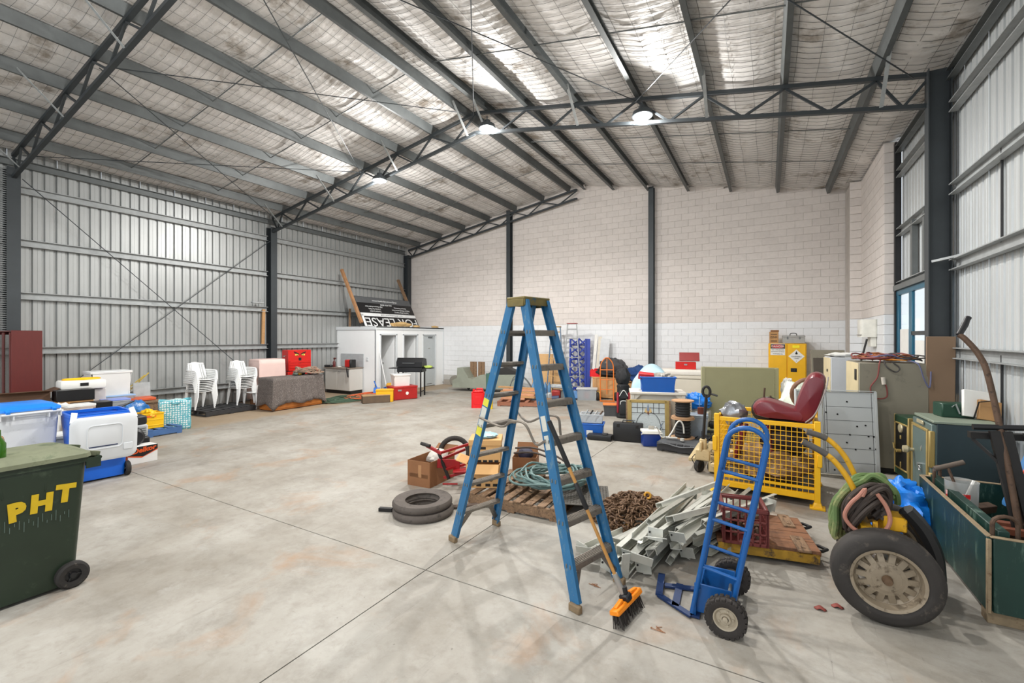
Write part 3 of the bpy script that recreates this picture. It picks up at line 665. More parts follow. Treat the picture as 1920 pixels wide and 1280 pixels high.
B().box((1.96, 5.5, .72), (.3, .1, .56), .04, (0, 18, 20), .8, 2).to('bag_body', mat('mid_blue_fabric', (52, 112, 168), .6, 0, .1), bp); B().box((1.93, 5.445, .84), (.1, .012, .13), .003, (0, 25, 20)).to('patch', mat('orange_patch', (232, 92, 62), .6), bp)
tb = thing('blue_tarp_bag', 'crumpled bright blue tarp bundle between the cart wheels and green box', 'tarp', (1.1, 5.72, 0))
B().blob((0, 0, .22), (.66, .72, .58), 44, 30, .34, 2.6, 3, .8).to('tarp', mat('blue_tarp', (20, 120, 214), .38, 0, .12, 4, .5, bsc=9), tb)
B().blob((.18, -.02, .4), (.22, .2, .2), 16, 10, .35, 3, 8).to('knot', mat('blue_tarp', (20, 120, 214)), tb)
for t_, l_ in ((br, (-.91, 3.05, 0)), (ht, (-.33, 3.52, 0)), (ct, (.75, 4.28, 0)), (gb, (1.73, 5.0, 0)), (g, (.5, 4.3, 0)), (hz, (.66, 4.15, 0)), (pk, (.68, 4.02, 0)), (pb, (1.66, 4.75, .13)), (tk, (1.45, 5.2, .13)), (js, (1.85, 4.7, .13)), (tr, (1.73, 5.0, .13)), (st, (1.9, 4.45, .13)), (bp, (1.96, 5.5, .13))): rebase(t_, l_)

# ---------------------------------------------------------------- steel pieces, chain, crate, dolly
zs = mat('pale_galvanised', (200, 200, 191), .42, .4, .1, 8, 0, (160, 156, 142), .3, 5)
rn = random.Random(21)
def cplate(b, c, r, w=.14, h=.1):
    b.box(c, (w, .006, h), .002, r)
    return b
pile = [(-1.44, 3.8, .04, -1.12, 4.6, .05), (-1.36, 3.77, .04, -1.05, 4.65, .05), (-1.25, 3.82, .05, -1.0, 4.75, .06), (-1.14, 3.62, .05, -.92, 5.4, .06), (-1.02, 3.60, .06, -.86, 5.35, .07), (-1.08, 3.68, .17, -.84, 5.42, .16), (-.96, 3.62, .17, -.74, 5.4, .17), (-.87, 3.70, .06, -.66, 5.36, .06),
        (-.95, 3.78, .27, -.78, 5.5, .24), (-.83, 3.75, .19, -.6, 5.45, .16), (-.80, 3.82, .30, -.50, 5.38, .24), (-.72, 3.95, .07, -.52, 5.5, .07), (-.68, 3.98, .18, -.36, 5.36, .15), (-.60, 4.12, .07, -.33, 5.42, .06), (-.74, 4.06, .37, -.2, 5.4, .22), (-.55, 4.2, .17, -.1, 5.45, .12),
        (-.64, 3.9, .28, -.34, 5.55, .27), (-.46, 4.28, .07, -.12, 5.25, .05), (-.5, 4.3, .28, .02, 5.35, .2), (-.9, 4.4, .35, -.5, 5.55, .3), (-.35, 4.4, .06, .1, 5.3, .05)]
kinds = ['end plate turned up', 'two bolt holes at its tip', 'flat cleat on its end']
pos = ['first from the ladder', 'second from the ladder', 'third from the ladder', 'under the chain heap edge', 'beside the one under the chain', 'lying on the left pair', 'topmost on the left of the heap', 'on the floor mid heap', 'bridging the heap top on the left', 'second layer near mid heap', 'lying topmost over mid heap', 'floor level right of mid heap', 'second layer right of mid heap', 'floor level nearest the hand truck toe', 'propped steeply across the whole heap', 'second layer pointing to the milk crate', 'crossing over the right pair', 'short one by the hand truck', 'uppermost one aimed at the yellow cage', 'small one at the very top back', 'last one by the milk crate']
for i, (xa, ya, za, xb, yb, zb) in enumerate(pile):
    t = thing('steel_channel', 'pale galvanised steel channel in the loose heap, ' + pos[i], 'steel channel', group='steel channels in the heap')
    w = (.09, .07, .082)[i % 3]; roll = [(0, 0, 1), (.5, 0, 1), (-.25, 0, 1), (.15, 0, 1), (1, 0, .35)][i % 5]
    B().bar(csec(w * .6, w, .006) if i % 4 else [(-.05, -.026), (.05, -.026), (.05, .026), (.044, .026), (.044, -.02), (-.044, -.02), (-.044, .026), (-.05, .026)], (xa, ya, za), (xb, yb, zb), roll).to('channel', zs, t)
    an = math.degrees(math.atan2(yb - ya, xb - xa)) - 90
    if i in (0, 2, 3, 6, 7, 10, 13, 16):
        b = cplate(B(), (xa - .01, ya - .01, za + .02), (rn.uniform(-10, 30), rn.uniform(-12, 12), an), .13, .1); pl = b.to('end_cleat', zs, t)
        b = B()
        for sx in (-1, 1): b.cyl((xa - .01 + sx * .045, ya - .018, za + .03), (xa - .01 + sx * .045, ya - .008, za + .03), .008, 8)
        b.to('bolt_hole', dk, pl)
    if i % 3 == 0: B().box((xb, yb, zb + .02), (.1, .006, .12), .002, (0, 8, an + 20)).to('end_cleat', zs, t)
for k, xa in enumerate(sorted(rn.uniform(-.95, -.4) for _ in range(12))):   # slimmer pieces bridging the heap
    ya = 3.8 + (xa + .95) * .8 + rn.uniform(-.1, .1); xb = xa + rn.uniform(.15, .5); za = rn.uniform(.2, .38); zb = rn.uniform(.12, .3); L = rn.uniform(1.0, 1.5)
    B().bar(csec(.035, .05, .005), (xa, ya, za), (xb, ya + L, zb), (rn.uniform(-1, 1), 0, 1)).to('steel_angle', zs, None, 'slim pale steel angle on the channel heap, %s counted from the ladder side' % ('first second third fourth fifth sixth seventh eighth ninth tenth eleventh twelfth'.split()[k]), 'steel angle', 'slim angles in the heap')
for k, (x, y, z, w, h, r) in enumerate(((-.79, 3.72, .33, .17, .12, (68, 0, 15)), (-.86, 3.55, .21, .17, .1, (30, 10, 10)), (-1.16, 3.88, .16, .16, .14, (60, 20, 40)), (-.98, 3.52, .14, .07, .22, (10, 0, 40)), (-1.35, 3.7, .1, .22, .1, (35, 0, 10)))):
    t = B().box((x, y, z), (w, .007, h), .002, r).to('cleat_plate', zs, None, 'loose square galvanised plate on the channel heap, ' + ['flat on top facing up', 'tilted at the front under the flat one', 'beside the chain heap', 'tall narrow one standing at the front', 'low one by the ladder foot'][k], 'steel plate', 'loose plates on the heap')
ch = thing('rusty_chain', 'heap of rusty brown chain beside the steel channels', 'chain', (-1.2, 4.78, 0)); b = B(); rn = random.Random(5)
def link_ring(b, c, e, L=.043, w=.025, r=.0095):
    M_ = Matrix.Translation(c) @ e.to_matrix().to_4x4(); b.M = M_
    b.tube([(L * cos(a) if abs(cos(a)) > .01 else 0, w * sin(a), 0) for a in [2 * pi * k / 8 for k in range(8)]], r, 5, True); b.M = Matrix()
for s in range(62):
    a0 = rn.uniform(0, 6.28); rr = rn.uniform(.02, .34); p = Vector((rr * cos(a0) * 1.15, rr * sin(a0), 0)); dr_ = rn.uniform(0, 6.28)
    for k in range(11):
        dr_ += rn.uniform(-.5, .5); p += Vector((cos(dr_), sin(dr_), 0)) * .058; q = math.hypot(p.x / 1.15, p.y)
        if q > .38: dr_ += 1.6; p *= .94
        hgt = .26 * max(0, 1 - (q / .4) ** 2) ** .8
        link_ring(b, Vector((p.x, p.y, .02 + hgt * (1 - .35 * rn.random()))), Euler((rn.uniform(-.4, .4) + (pi / 2 if k % 2 else 0), rn.uniform(-.5, .5), dr_)))
b.to('links', mat('rust', (112, 86, 64), .6, .45, .3, 30, 0, (70, 50, 40), .4, 18), ch, kind='stuff')
for c, r in (((.1, .02, .285), (75, 0, 20)), ((-.02, -.34, .06), (50, 20, 0))):
    B().lathe([(.03 + .011 * cos(a), .011 * sin(a)) for a in [2 * pi * k / 8 for k in range(8)]], 16, c, r, loop=True).to('hook_ring', mat('worn_yellow', (206, 150, 46), .6, 0, .2, 20, 0, (120, 82, 48), .3), ch)

# maroon milk crate on the timber dolly
do = thing('timber_dolly', 'low timber machine dolly of brown boards with yellow steel edge', 'dolly', (-.07, 4.86, 0), 10)
dwood = mat('red_brown_board', (128, 86, 58), .65, 0, .25, 4, .1, (84, 58, 44), .4, 5, st=(1, 8, 1))
for i in range(4): B().box((0, -.29 + i * .192, .125), (.8, .187, .04), .004).to('plank', dwood, do)
for y in (-.37, .37): B().box((0, y, .08), (.78, .05, .08), .004).to('steel_edge', mat('chipped_yellow_steel', (168, 128, 36), .6, .1, .25, 9, .1, (70, 54, 40), .48, 12), do)
for y in (-.28, .24): B().box((.27, y, .15), (.1, .3, .02), .004).box((.27, y - .09, .162), (.03, .03, .01)).box((.27, y + .09, .162), (.03, .03, .01)).to('cleat', wood_old, do)
for y in (-.2, .3): B().tube([(.36, y - .06, .1), (.44, y - .05, .1), (.49, y, .1), (.44, y + .06, .1), (.36, y + .06, .1)], .014, 8).to('grab_hook', dk, do)
for x in (-.3, .3):
    for y in (-.29, .29): B().lathe([(0, -.02), (.045, -.02), (.05, -.01), (.05, .01), (.045, .02), (0, .02)], 14, (x, y, .05), (90, 0, 0)).to('caster', dk, do)
mc = thing('milk_crate', 'maroon plastic milk crate sitting on the timber dolly', 'crate', (-.2, 4.55, .146), 10)
mr_ = mat('maroon_plastic', (104, 42, 40), .45, 0, .1, 6)
def crate(par, w, d, h, m, nx=6, nz=3, bar=.012):
    b = B()
    for z in [h * k / nz for k in range(nz + 1)]:
        th = bar * (2 if z in (0, h) else 1)
        for y in (-d/2, d/2): b.box((0, y, max(z, th/2)), (w, bar, th))
        for x in (-w/2, w/2): b.box((x, 0, max(z, th/2)), (bar, d, th))
    for k in range(nx + 1):
        x = lerp(-w/2, w/2, k / nx); wd = bar * (2 if k in (0, nx) else 1)
        for y in (-d/2, d/2): b.box((x, y, h/2), (wd, bar, h))
    for k in range(nx): 
        y = lerp(-d/2, d/2, k / nx)
        for x in (-w/2, w/2): b.box((x, y, h/2), (bar, bar, h))
    b.to('lattice', m, par, kind='stuff'); B().box((0, 0, .008), (w, d, .012)).to('crate_base', m, par)
crate(mc, .34, .34, .31, mr_)
for y in (-.17, .17): B().box((0, y, .3), (.37, .03, .035), .008).to('rim', mr_, mc)
for x in (-.17, .17): B().box((x, 0, .3), (.03, .37, .035), .008).to('rim', mr_, mc)
sc = thing('crate_fittings', 'loose brown fittings inside the maroon milk crate', 'hardware', (-.2, 4.55, .165)); b = B()
for i in range(26): b.box((rn.uniform(-.13, .13), rn.uniform(-.13, .13), rn.uniform(.01, .12)), (rn.uniform(.02, .09), .03, .025), .004, (rn.uniform(0, 90), rn.uniform(0, 90), rn.uniform(0, 180)))
b.to('fittings', rustd, sc, kind='stuff')
for i, (u, v) in enumerate(((1538, 1142), (1570, 1138))): 
    x, y = GP(u, v); B().grid(lambda p, q: (x + (p - .5) * .09 * (1 - abs(q - .5)), y + (q - .5) * .05, .004 + .012 * sin(pi * p)), 5, 3).to('dry_leaf', mat('red_leaf', (140, 66, 56), .7), None, 'small dry red leaf on the floor by the ' + ['hand truck side', 'car wheel side'][i], 'leaf', 'dry leaves', solid=.002)
rn = random.Random(44)
for i, (u, v) in enumerate(((1232, 1175), (1112, 1093))):
    x, y = GP(u, v); b = B()
    for k in range(3): b.tube(smooth_path([(x + rn.uniform(-.03, .03), y + rn.uniform(-.03, .03), .003), (x + rn.uniform(-.03, .05), y + rn.uniform(-.05, .02), .006), (x + .05 + rn.uniform(-.03, .03), y - .04, .003)], 4), .0025, 4)
    b.to('bark_strip', mat('dry_bark', (150, 104, 72), .8), None, 'curled strip of dry bark on the floor ' + ['by the broom', 'under the ladder'][i], 'bark', 'bark strips')

# ---------------------------------------------------------------- yellow cage, seat, pallet jack
cg = thing('mesh_cage', 'yellow steel mesh stillage cage holding a maroon car seat', 'cage', (-.56, 6.2, 0), -3)
CW, CD, CH, CB = 1.05, 1.0, .97, .13
for x in (0, CW):
    for y in (0, CD):
        B().box((x, y, .5), (.06, .06, .98), .004).to('post', yellow, cg)
        B().box((x, y, .012), (.15, .13, .024), .004).box((x, y, .05), (.1, .09, .06), .004, (0, 0, 0), .6).to('foot', yellow, cg)
for y in (0, CD):
    B().box((CW/2, y, CB), (CW, .05, .07), .004).to('rail', yellow, cg); B().box((CW/2, y, CH - .04), (CW, .035, .05), .004).to('rail', yellow, cg); B().box((CW/2, y, CB + .09), (CW, .03, .03), .003).to('rail', yellow, cg)
for x in (0, CW):
    B().box((x, CD/2, CB), (.05, CD, .07), .004).to('rail', yellow, cg); B().box((x, CD/2, CH - .04), (.035, CD, .05), .004).to('rail', yellow, cg)
def wires(x0, x1, z0, z1, nx, nz, f):
    b = B()
    for i in range(1, nx): x = lerp(x0, x1, i / nx); b.tube([f(x, z0), f(x, z1)], .0042, 5)
    for j in range(1, nz): z = lerp(z0, z1, j / nz); b.tube([f(x0, z), f(x1, z)], .0042, 5)
    return b
for f, n in ((lambda a, z: (a, -.01, z), CW), (lambda a, z: (a, CD + .01, z), CW), (lambda a, z: (-.01, a, z), CD), (lambda a, z: (CW + .01, a, z), CD)):
    wires(.03, n - .03, CB + .03, CH - .06, 18 if n == CW else 16, 13, f).to('wire_panel', yellow, cg, kind='stuff')
B().box((CW/2, CD/2, CB), (CW, CD, .02)).to('cage_floor', galvd, cg)
B().box((-.02, -.03, .62), (.05, .04, .18), .006).box((CW + .02, -.03, .55), (.05, .04, .14), .006).to('latch', yellow, cg)
def in_cage(x, y, z): 
    a = R(-3); return (-.56 + x * cos(a) - y * sin(a), 6.2 + x * sin(a) + y * cos(a), z)
vin = mat('maroon_vinyl', (112, 30, 40), .36, 0, .1, 3, .08, coat=.15)
se = thing('car_seat', 'old maroon vinyl bucket seat lying on the yellow cage', 'seat', in_cage(.74, .36, .95), -4)
def cushion(prof, w, n=14):
    """upholstered slab: outline prof in local xz, rounded across y"""
    b = B()
    for s in (0,): pass
    def fn(u, v):
        i = u * (len(prof)); k = int(i) % len(prof); p, q = prof[k], prof[(k + 1) % len(prof)]; t = i - int(i)
        x, z = lerp(p[0], q[0], t), lerp(p[1], q[1], t); cx = sum(a for a, _ in prof) / len(prof); cz = sum(a for _, a in prof) / len(prof)
        yy = (v - .5) * 2; sh = (1 - abs(yy) ** 5) ** .35 if abs(yy) < 1 else 0; sh = .25 + .75 * sh if abs(yy) < 1 else .0
        return (cx + (x - cx) * sh, yy * w / 2, cz + (z - cz) * sh)
    return b.grid(fn, len(prof) * 3, n, True)
pr = [Vector((p[0], p[1], 0)) for p in [(-.33, .03), (-.36, .12), (-.31, .2), (-.2, .22), (-.04, .18), (.12, .13), (.2, .1), (.2, 0), (0, 0), (-.2, 0), (-.33, .03)]]
cushion([(p.x, p.y) for p in smooth_path(pr, 3)[:-1]], .5).to('seat_cushion', vin, se)
pr = [Vector((p[0], p[1], 0)) for p in [(.08, .02), (.1, .2), (.17, .42), (.24, .55), (.33, .58), (.4, .52), (.38, .36), (.31, .1), (.24, -.02), (.12, -.03), (.08, .02)]]
cushion([(p.x, p.y) for p in smooth_path(pr, 3)[:-1]], .48).to('backrest', vin, se)
B().tube(smooth_path([(.2, -.24, 0), (.3, -.245, .12), (.395, -.24, .4), (.42, -.2, .54)], 5), .008, 6).to('piping', mat('piping_grey', (160, 150, 146), .5), se)
B().box((.02, 0, -.03), (.4, .36, .05), .01).to('seat_frame', dk, se)
for i, (x, y, z, d, m, nm, lab) in enumerate(((.55, .5, .35, (.95, .85, .4), 'brown rubbish', 'sack', 'brown sacking filling the lower half of the yellow cage'),)):
    B().blob((0, 0, 0), d, 30, 20, .3, 3, 6, .85).to(nm, mat('brown_sacking', (132, 104, 74), .85, 0, .3, 7, .4, (190, 170, 140), .35, 5), None, lab, 'sack', loc=in_cage(x, y, z))
B().blob((0, 0, 0), (.55, .5, .36), 24, 16, .25, 2.2, 2).to('dark_bundle', mat('dark_bundle', (40, 32, 30), .8, 0, .2, 5, .2), None, 'dark bundle under the maroon seat inside the cage', 'bundle', loc=in_cage(.72, .45, .66), rz=-20)
B().box((0, 0, 0), (.05, .12, .46), .01, (0, 14, 0)).box((.32, .1, .05), (.04, .1, .36), .01, (0, -10, 0)).to('maroon_seat_leg', vin, None, 'maroon vinyl panel standing inside the cage below the seat', 'panel', loc=in_cage(.24, .28, .62), rz=-22)
B().blob((0, 0, 0), (.3, .26, .3), 22, 14, .3, 2.4, 11).to('foil_bundle', mat('silver_foil_bag', (150, 152, 156), .28, .7, .2, 4, .3), None, 'crumpled silver bag in the corner of the yellow cage', 'bag', loc=in_cage(.16, .3, .96))
for k in range(3): B().cyl((0, 0, -.3), (.04 + .02 * k, .02, .26 - .1 * k), .012, 8).to('metal_tube', rustd, None, 'thin rusty tube poking up behind the maroon seat, ' + ['tallest', 'middle', 'shortest'][k] + ' of three', 'tube', 'tubes in the cage', loc=in_cage(.44 + .05 * k, .8, 1.0))
B().blob((0, 0, 0), (.5, .3, .36), 22, 14, .14, 2, 9).to('black_bag', mat('black_bag', (22, 22, 24), .5, 0, .1, 4, .2), None, 'black bag bulging up behind the maroon seat', 'bag', loc=in_cage(.55, .85, .95), rz=-20)

pj = thing('pallet_jack', 'cream pallet jack with a tall black pump handle', 'pallet jack', GP(1318, 885) + (0,), 0)
cream = mat('dirty_cream_paint', (196, 176, 134), .55, 0, .15, 7, .05, (120, 100, 72), .3, 14)
B().box((0, 0, .26), (.2, .14, .16), .015).box((.0, .02, .4), (.09, .09, .16), .01).box((-.02, -.03, .38), (.04, .1, .14), .012).to('pump_body', cream, pj)
B().box((.14, .0, .24), (.13, .1, .42), .01).to('head_plate', cream, pj)
text('VNILAD', .085, dk, pj, (.14, -.053, .24), (90, 0, 0), sx=.8).rotation_euler = (R(90), R(-90), 0)
for s in (0, 1): B().box((.27, .34 + s * .02, .16 + s * .0), (.16, .0001 + 1.05, .06), .01, (0, 0, -8 + s * 16)).to('fork', cream, pj) if s == 0 else B().box((-.12, .55, .16), (.16, 1.05, .06), .01, (0, 0, 0)).to('fork', cream, pj)
B().lathe([(.04, -.03), (.085, -.03), (.09, -.02), (.09, .02), (.085, .03), (.04, .03)], 22, (-.05, .0, .09), (90, 0, 65), loop=True).lathe([(0, -.02), (.045, -.02), (.045, .02), (0, .02)], 14, (-.05, 0, .09), (90, 0, 65)).to('steer_wheel', rubber, pj)
B().lathe([(0, -.03), (.085, -.03), (.09, -.02), (.09, .02), (.085, .03), (0, .03)], 22, (.12, .06, .09), (90, 0, 65)).to('steer_wheel', rubber, pj)
B().tube(smooth_path([(0, 0, .38), (.02, .03, .8), (.04, .06, 1.12)], 5), .02, 8).flat((-.01, 0, .42), (.045, .06, 1.05), .035, .03, (1, 0, 0)).to('handle_shaft', dk, pj)
B().tube([(.04 + .05 * cos(R(a)), .06, 1.16 + .075 * sin(R(a))) for a in range(0, 360, 30)], .02, 8, True).cyl((.1, .06, 1.13), (.19, .05, 1.11), .014, 8).to('handle_grip', black, pj)
B().tube(smooth_path([(-.06, -.05, .3), (-.14, -.06, .2), (-.1, -.03, .1)], 5), .006, 5).to('release_cable', black, pj)

# ---------------------------------------------------------------- pallet, hose coil, boxes, tyres, red trolley behind the ladder
def pallet(name, label, loc, rz, L, W, mt, slats=7, st_n=3, h=.14, group=None, bottom=3, sw=.09):
    t = thing(name, label, 'pallet', loc, rz, group)
    for i in range(st_n):
        y = lerp(-W/2 + .025, W/2 - .025, i / (st_n - 1)); B().box((0, y, h/2), (L, .045, h - .04), .003).to('bearer', mt, t)
    for i in range(slats):
        x = lerp(-L/2 + sw/2, L/2 - sw/2, i / (slats - 1)); B().box((x, 0, h - .01), (sw, W, .02), .003).to('slat', mt, t)
    for i in range(bottom):
        x = lerp(-L/2 + .05, L/2 - .05, i / (bottom - 1)); B().box((x, 0, .01), (.09, W, .02), .003).to('slat', mt, t)
    return t
pallet('timber_pallet', 'weathered timber pallet under the hose coil behind the blue ladder', (-2.5, 4.83, 0), 2, 1.12, 1.05, wood_old, 8)
cm = thing('checker_mat', 'dark checker-plate sheet poking out under the hose coil', 'mat', (-1.86, 4.86, 0), 20)
B().box((0, 0, .145), (.62, .66, .012), .003).to('sheet', mat('dark_checker_plate', (86, 82, 76), .6, .2, .15, 8), cm)
b = B()
for i in range(18):
    for j in range(19): b.box((-.28 + i * .033, -.3 + j * .033, .1525), (.022, .007, .004), 0, (0, 0, 45 if (i + j) % 2 else -45))
b.to('raised_pattern', mat('dark_checker_plate', (86, 82, 76)), cm, kind='stuff')
for x in (-.2, .2): B().box((x, 0, .07), (.08, .6, .138), .004).to('bearer', wood_old, cm)
hc = thing('green_hose_coil', 'loose coil of pale green hose lying on the timber pallet', 'hose', (-2.28, 5.0, .16))
B().tube(coil(0, 0, .015, .28, .45, 15, .24, 30, 3, .22), .0135, 7).to('hose', mat('pale_green_hose', (98, 124, 121), .45, 0, .12, 4), hc)
for x, y, z in ((-.1, .1, .2), (-.02, .02, .19)): B().cyl((x, y, z), (x + .05, y + .02, z), .021, 10).to('red_fitting', mat('red_fitting', (206, 78, 60), .5), hc)
B().tube(smooth_path([(-.75, .4, .26), (-.45, .38, .3), (-.1, .3, .26), (.15, .2, .19)], 6), .013, 7).tube(smooth_path([(-.75, .36, .2), (-.4, .33, .25), (0, .22, .2)], 6), .013, 7).to('hose_tail', mat('dark_hose', (62, 52, 46)), hc)

def open_carton(name, label, loc, rz, w, d, h, m, flaps=((0, -1, 50), (0, 1, 60)), mk=None):
    t = thing(name, label, 'box', loc, rz)
    b = B()
    for y in (-d/2, d/2): b.box((0, y, h/2), (w, .008, h))
    for x in (-w/2, w/2): b.box((x, 0, h/2), (.008, d, h))
    b.box((0, 0, .006), (w, d, .01)); b.to('carton', m, t)
    for fx, fy, an in flaps:
        a = R(an); L = .14
        if fy: B().flat((-w/2 + .01, fy * (d/2 + L/2 * cos(a)), h + L/2 * sin(a)), (w/2 - .01, fy * (d/2 + L/2 * cos(a)), h + L/2 * sin(a)), L, .006, (0, -fy * sin(a), cos(a))).to('flap', m, t)
        else: B().flat((fx * (w/2 + L/2 * cos(a)), -d/2 + .01, h + L/2 * sin(a)), (fx * (w/2 + L/2 * cos(a)), d/2 - .01, h + L/2 * sin(a)), L, .006, (-fx * sin(a), 0, cos(a))).to('flap', m, t)
    return t
t = open_carton('open_carton', 'open brown cardboard carton on the floor left of the red trolley', (-3.98, 4.76, 0), 3, .36, .56, .33, kraftd, ((0, 1, 35),))
B().box((.02, -.283, .2), (.05, .003, .16)).box((0, -.283, .14), (.3, .002, .05)).to('tape', mat('brown_tape', (164, 120, 80), .4), t)
B().blob((0, .08, .28), (.26, .3, .2), 16, 10, .3, 3, 5).to('packing', mat('packing_white', (206, 200, 190), .6, 0, .1, 8, .3), None, 'clear packing bags inside the open brown carton', 'packing', loc=(-3.96, 4.78, .02))
archm = mat('archive_board', (206, 160, 104), .8, 0, .06, 4)
t = open_carton('archive_box', 'lower archive box with torn open flaps standing on the timber pallet', (-3.06, 4.66, .14), 28, .40, .36, .28, archm, ((0, -1, -38), (-1, 0, 20)))
for x in (-.1, .1): B().lathe([(0, 0), (.025, 0), (.025, .002), (0, .002)], 12, (x, -.182, .1), (90, 0, 0)).to('round_print', dk, t)
for x in (-.14, -.05, .06, .15): B().box((x, -.183, .035), (.06, .003, .035), .001).to('dark_print', dk, t)
B().lathe([(0, 0), (.025, 0), (.025, .002), (0, .002)], 12, (.203, 0, .15), (0, 90, 0)).to('round_print', dk, t)
t = thing('archive_box', 'upper lidded archive box topped with a blue bag', 'box', (-3.07, 4.72, .43), 28)
B().box((0, 0, .12), (.38, .34, .24), .003).to('carton', archm, t); B().box((0, 0, .235), (.40, .36, .07), .004).to('lid', archm, t)
B().box((-.04, -.172, .17), (.1, .004, .03), .006).box((.192, .0, .17), (.004, .1, .03), .004).to('hand_hole', dk, t)
B().lathe([(0, 0), (.022, 0), (.022, .002), (0, .002)], 12, (-.12, -.173, .05), (90, 0, 0)).to('round_print', dk, t); B().lathe([(0, 0), (.018, 0), (.018, .002), (0, .002)], 12, (.192, -.1, .14), (0, 90, 0)).to('round_print', dk, t)
b = B()
for x in range(5): b.box((-.14 + x * .07, -.172, .012), (.05, .004, .03), .003)
b.to('dark_print', dk, t)
B().blob((0, 0, .03), (.28, .22, .07), 18, 10, .3, 3, 3).to('light_blue_bag', mat('light_blue_bag', (150, 190, 214), .5, 0, .1, 6, .3, (206, 220, 190), .4, 8), None, 'pale blue plastic bag lying on the upper archive box', 'bag', loc=(-3.05, 4.7, .70), rz=20)
t = open_carton('small_carton', 'small open carton behind the archive boxes holding a dark cap', (-2.92, 5.5, .0), 20, .32, .32, .32, kraftd, ((0, 1, 60),))
B().blob((0, 0, .05), (.22, .2, .16), 16, 10, .15, 2, 3).to('navy_hat', mat('navy_cap', (48, 46, 66), .7, 0, .2, 6), None, 'navy cap sitting in the small open carton', 'cap', loc=(-2.92, 5.5, .28))
def flat_tyre(name, label, loc, r0, r1, h, rz=0):
    return B().lathe([(r0, .0), (r1 * .95, 0), (r1, h * .3), (r1, h * .7), (r1 * .95, h), (r0 + .03, h), (r0, h * .85), (r0 + .02, h * .5), (r0, h * .15)], 40, loop=True).to(name, mat('dusty_rubber', (86, 78, 72), .8, 0, .2, 9, .2, (58, 52, 48), .4), None, label, 'tyre', 'rubber rings on the floor', loc=loc)
flat_tyre('rubber_ring', 'lower black rubber ring of the two lying flat on the floor', (-3.33, 3.84, 0), .21, .335, .075)
flat_tyre('rubber_ring', 'upper grey-brown rubber ring of the two lying flat on the floor', (-3.36, 3.86, .077), .19, .33, .075)
B().box((0, 0, .02), (.16, .05, .04), .004).to('timber_chock', dk, None, 'small black block beside the flat rubber rings', 'block', loc=(-3.72, 3.66, 0), rz=20)
B().box((0, 0, .004), (.28, .1, .006), .001).to('metal_strip', zs, None, 'pale metal strip seen through the hole of the rubber rings', 'strip', loc=(-3.3, 3.8, 0), rz=35)
for i in range(3): B().cyl((-3.2 + .05 * i, 4.05 + .02 * i, .02), (-2.85 + .06 * i, 4.36 + .06 * i, .02), .014 + .004 * (i % 2), 8).to('pipe_length', mat('brown_pipe', (102, 86, 76), .6, .2, .2, 10), None, 'brown pipe on the floor by the pallet corner, ' + ['nearest the rubber rings', 'the middle of the three', 'nearest the pallet'][i], 'pipe', 'pipes by the pallet')
rt = thing('red_reel_trolley', 'red steel hose reel trolley with black grip beside the open carton', 'trolley')
rp = mat('dark_red_paint', (150, 26, 30), .42, 0, .12, 8, 0, (92, 24, 26), .25)
def rb(n, p, q, w=.035, t_=.035, m=None): B().flat(p, q, w, t_).to(n, m or rp, rt)
rb('arm', PY(800, 835, 4.62) , PY(828, 850, 4.66)); B().cyl(Vector(PY(790, 831, 4.6)), Vector(PY(806, 836, 4.6)), .024, 10).to('grip', rubber, rt)
A = [Vector(PY(u, v, y)) for u, v, y in ((828, 848, 4.66), (880, 832, 5.0), (824, 862, 4.66), (872, 842, 5.0), (835, 880, 4.66), (880, 868, 4.95), (820, 842, 4.66), (842, 898, 4.66), (858, 838, 4.9), (858, 870, 4.9), (832, 895, 4.66), (872, 885, 4.8))]
for a, c in ((0, 1), (2, 3), (4, 5), (10, 11), (6, 7), (8, 9)): rb('frame_bar', A[a], A[c], .03, .03, rp if a != 6 else dk)
B().box((-3.66, 4.72, .28), (.3, .02, .12), .004, (0, 6, 40)).box((-3.5, 4.82, .2), (.26, .24, .02), .004, (0, 0, 35)).to('side_plate', rp, rt)
for u, v in ((830, 925), (858, 925), (832, 912)): x, y = GP(u, v); rb('leg', (x, y, 0), (x, y, .13), .016, .016)
rb('foot_bar', GP(830, 925) + (.12,), GP(858, 925) + (.12,), .016, .016)
rebase(rt, (-3.6, 4.75, 0))
B().lathe([(.2 + .035 * cos(a), .03 * sin(a)) for a in [2 * pi * k / 10 for k in range(10)]], 40, (0, 0, .25), (78, 0, 35), loop=True).to('hoop_tyre', mat('tyre_rubber', (44, 39, 36)), None, 'thin black tyre standing upright behind the red trolley', 'tyre', loc=Vector(PY(852, 848, 5.15)) - Vector((0, 0, .25)) + Vector((0, 0, .0)))

# ---------------------------------------------------------------- cabinets and safes along the right wall
tau = mat('taupe_enamel', (134, 128, 112), .5, .1, .08, 3, 0, (108, 102, 90), .3, 5); crm = mat('cream_face', (206, 190, 152), .5, 0, .1, 4)
cb = thing('steel_cabinet', 'large taupe steel cabinet topped with tangled cords', 'cabinet', (1.52, 8.6, 0), 3)
B().box((0, 0, .83), (.78, .78, 1.5), .008).to('body', tau, cb); B().box((0, 0, .04), (.72, .72, .08)).to('plinth', dk, cb)
B().box((-.395, 0, .83), (.02, .76, 1.48), .004).to('door', crm, cb, 'cream door face'); B().box((-.41, -.3, 1.4), (.02, .08, .16), .004).to('lock_plate', dk, cb)
B().tube([(-.3, -.395, .62), (-.3, -.43, .62), (-.3, -.43, .5), (-.3, -.395, .5)], .008, 6).to('side_handle', dk, cb)
cd = thing('cord_tangle', 'tangle of red brown and blue power cords heaped on the taupe cabinet', 'cords', (1.5, 8.55, 1.58)); 
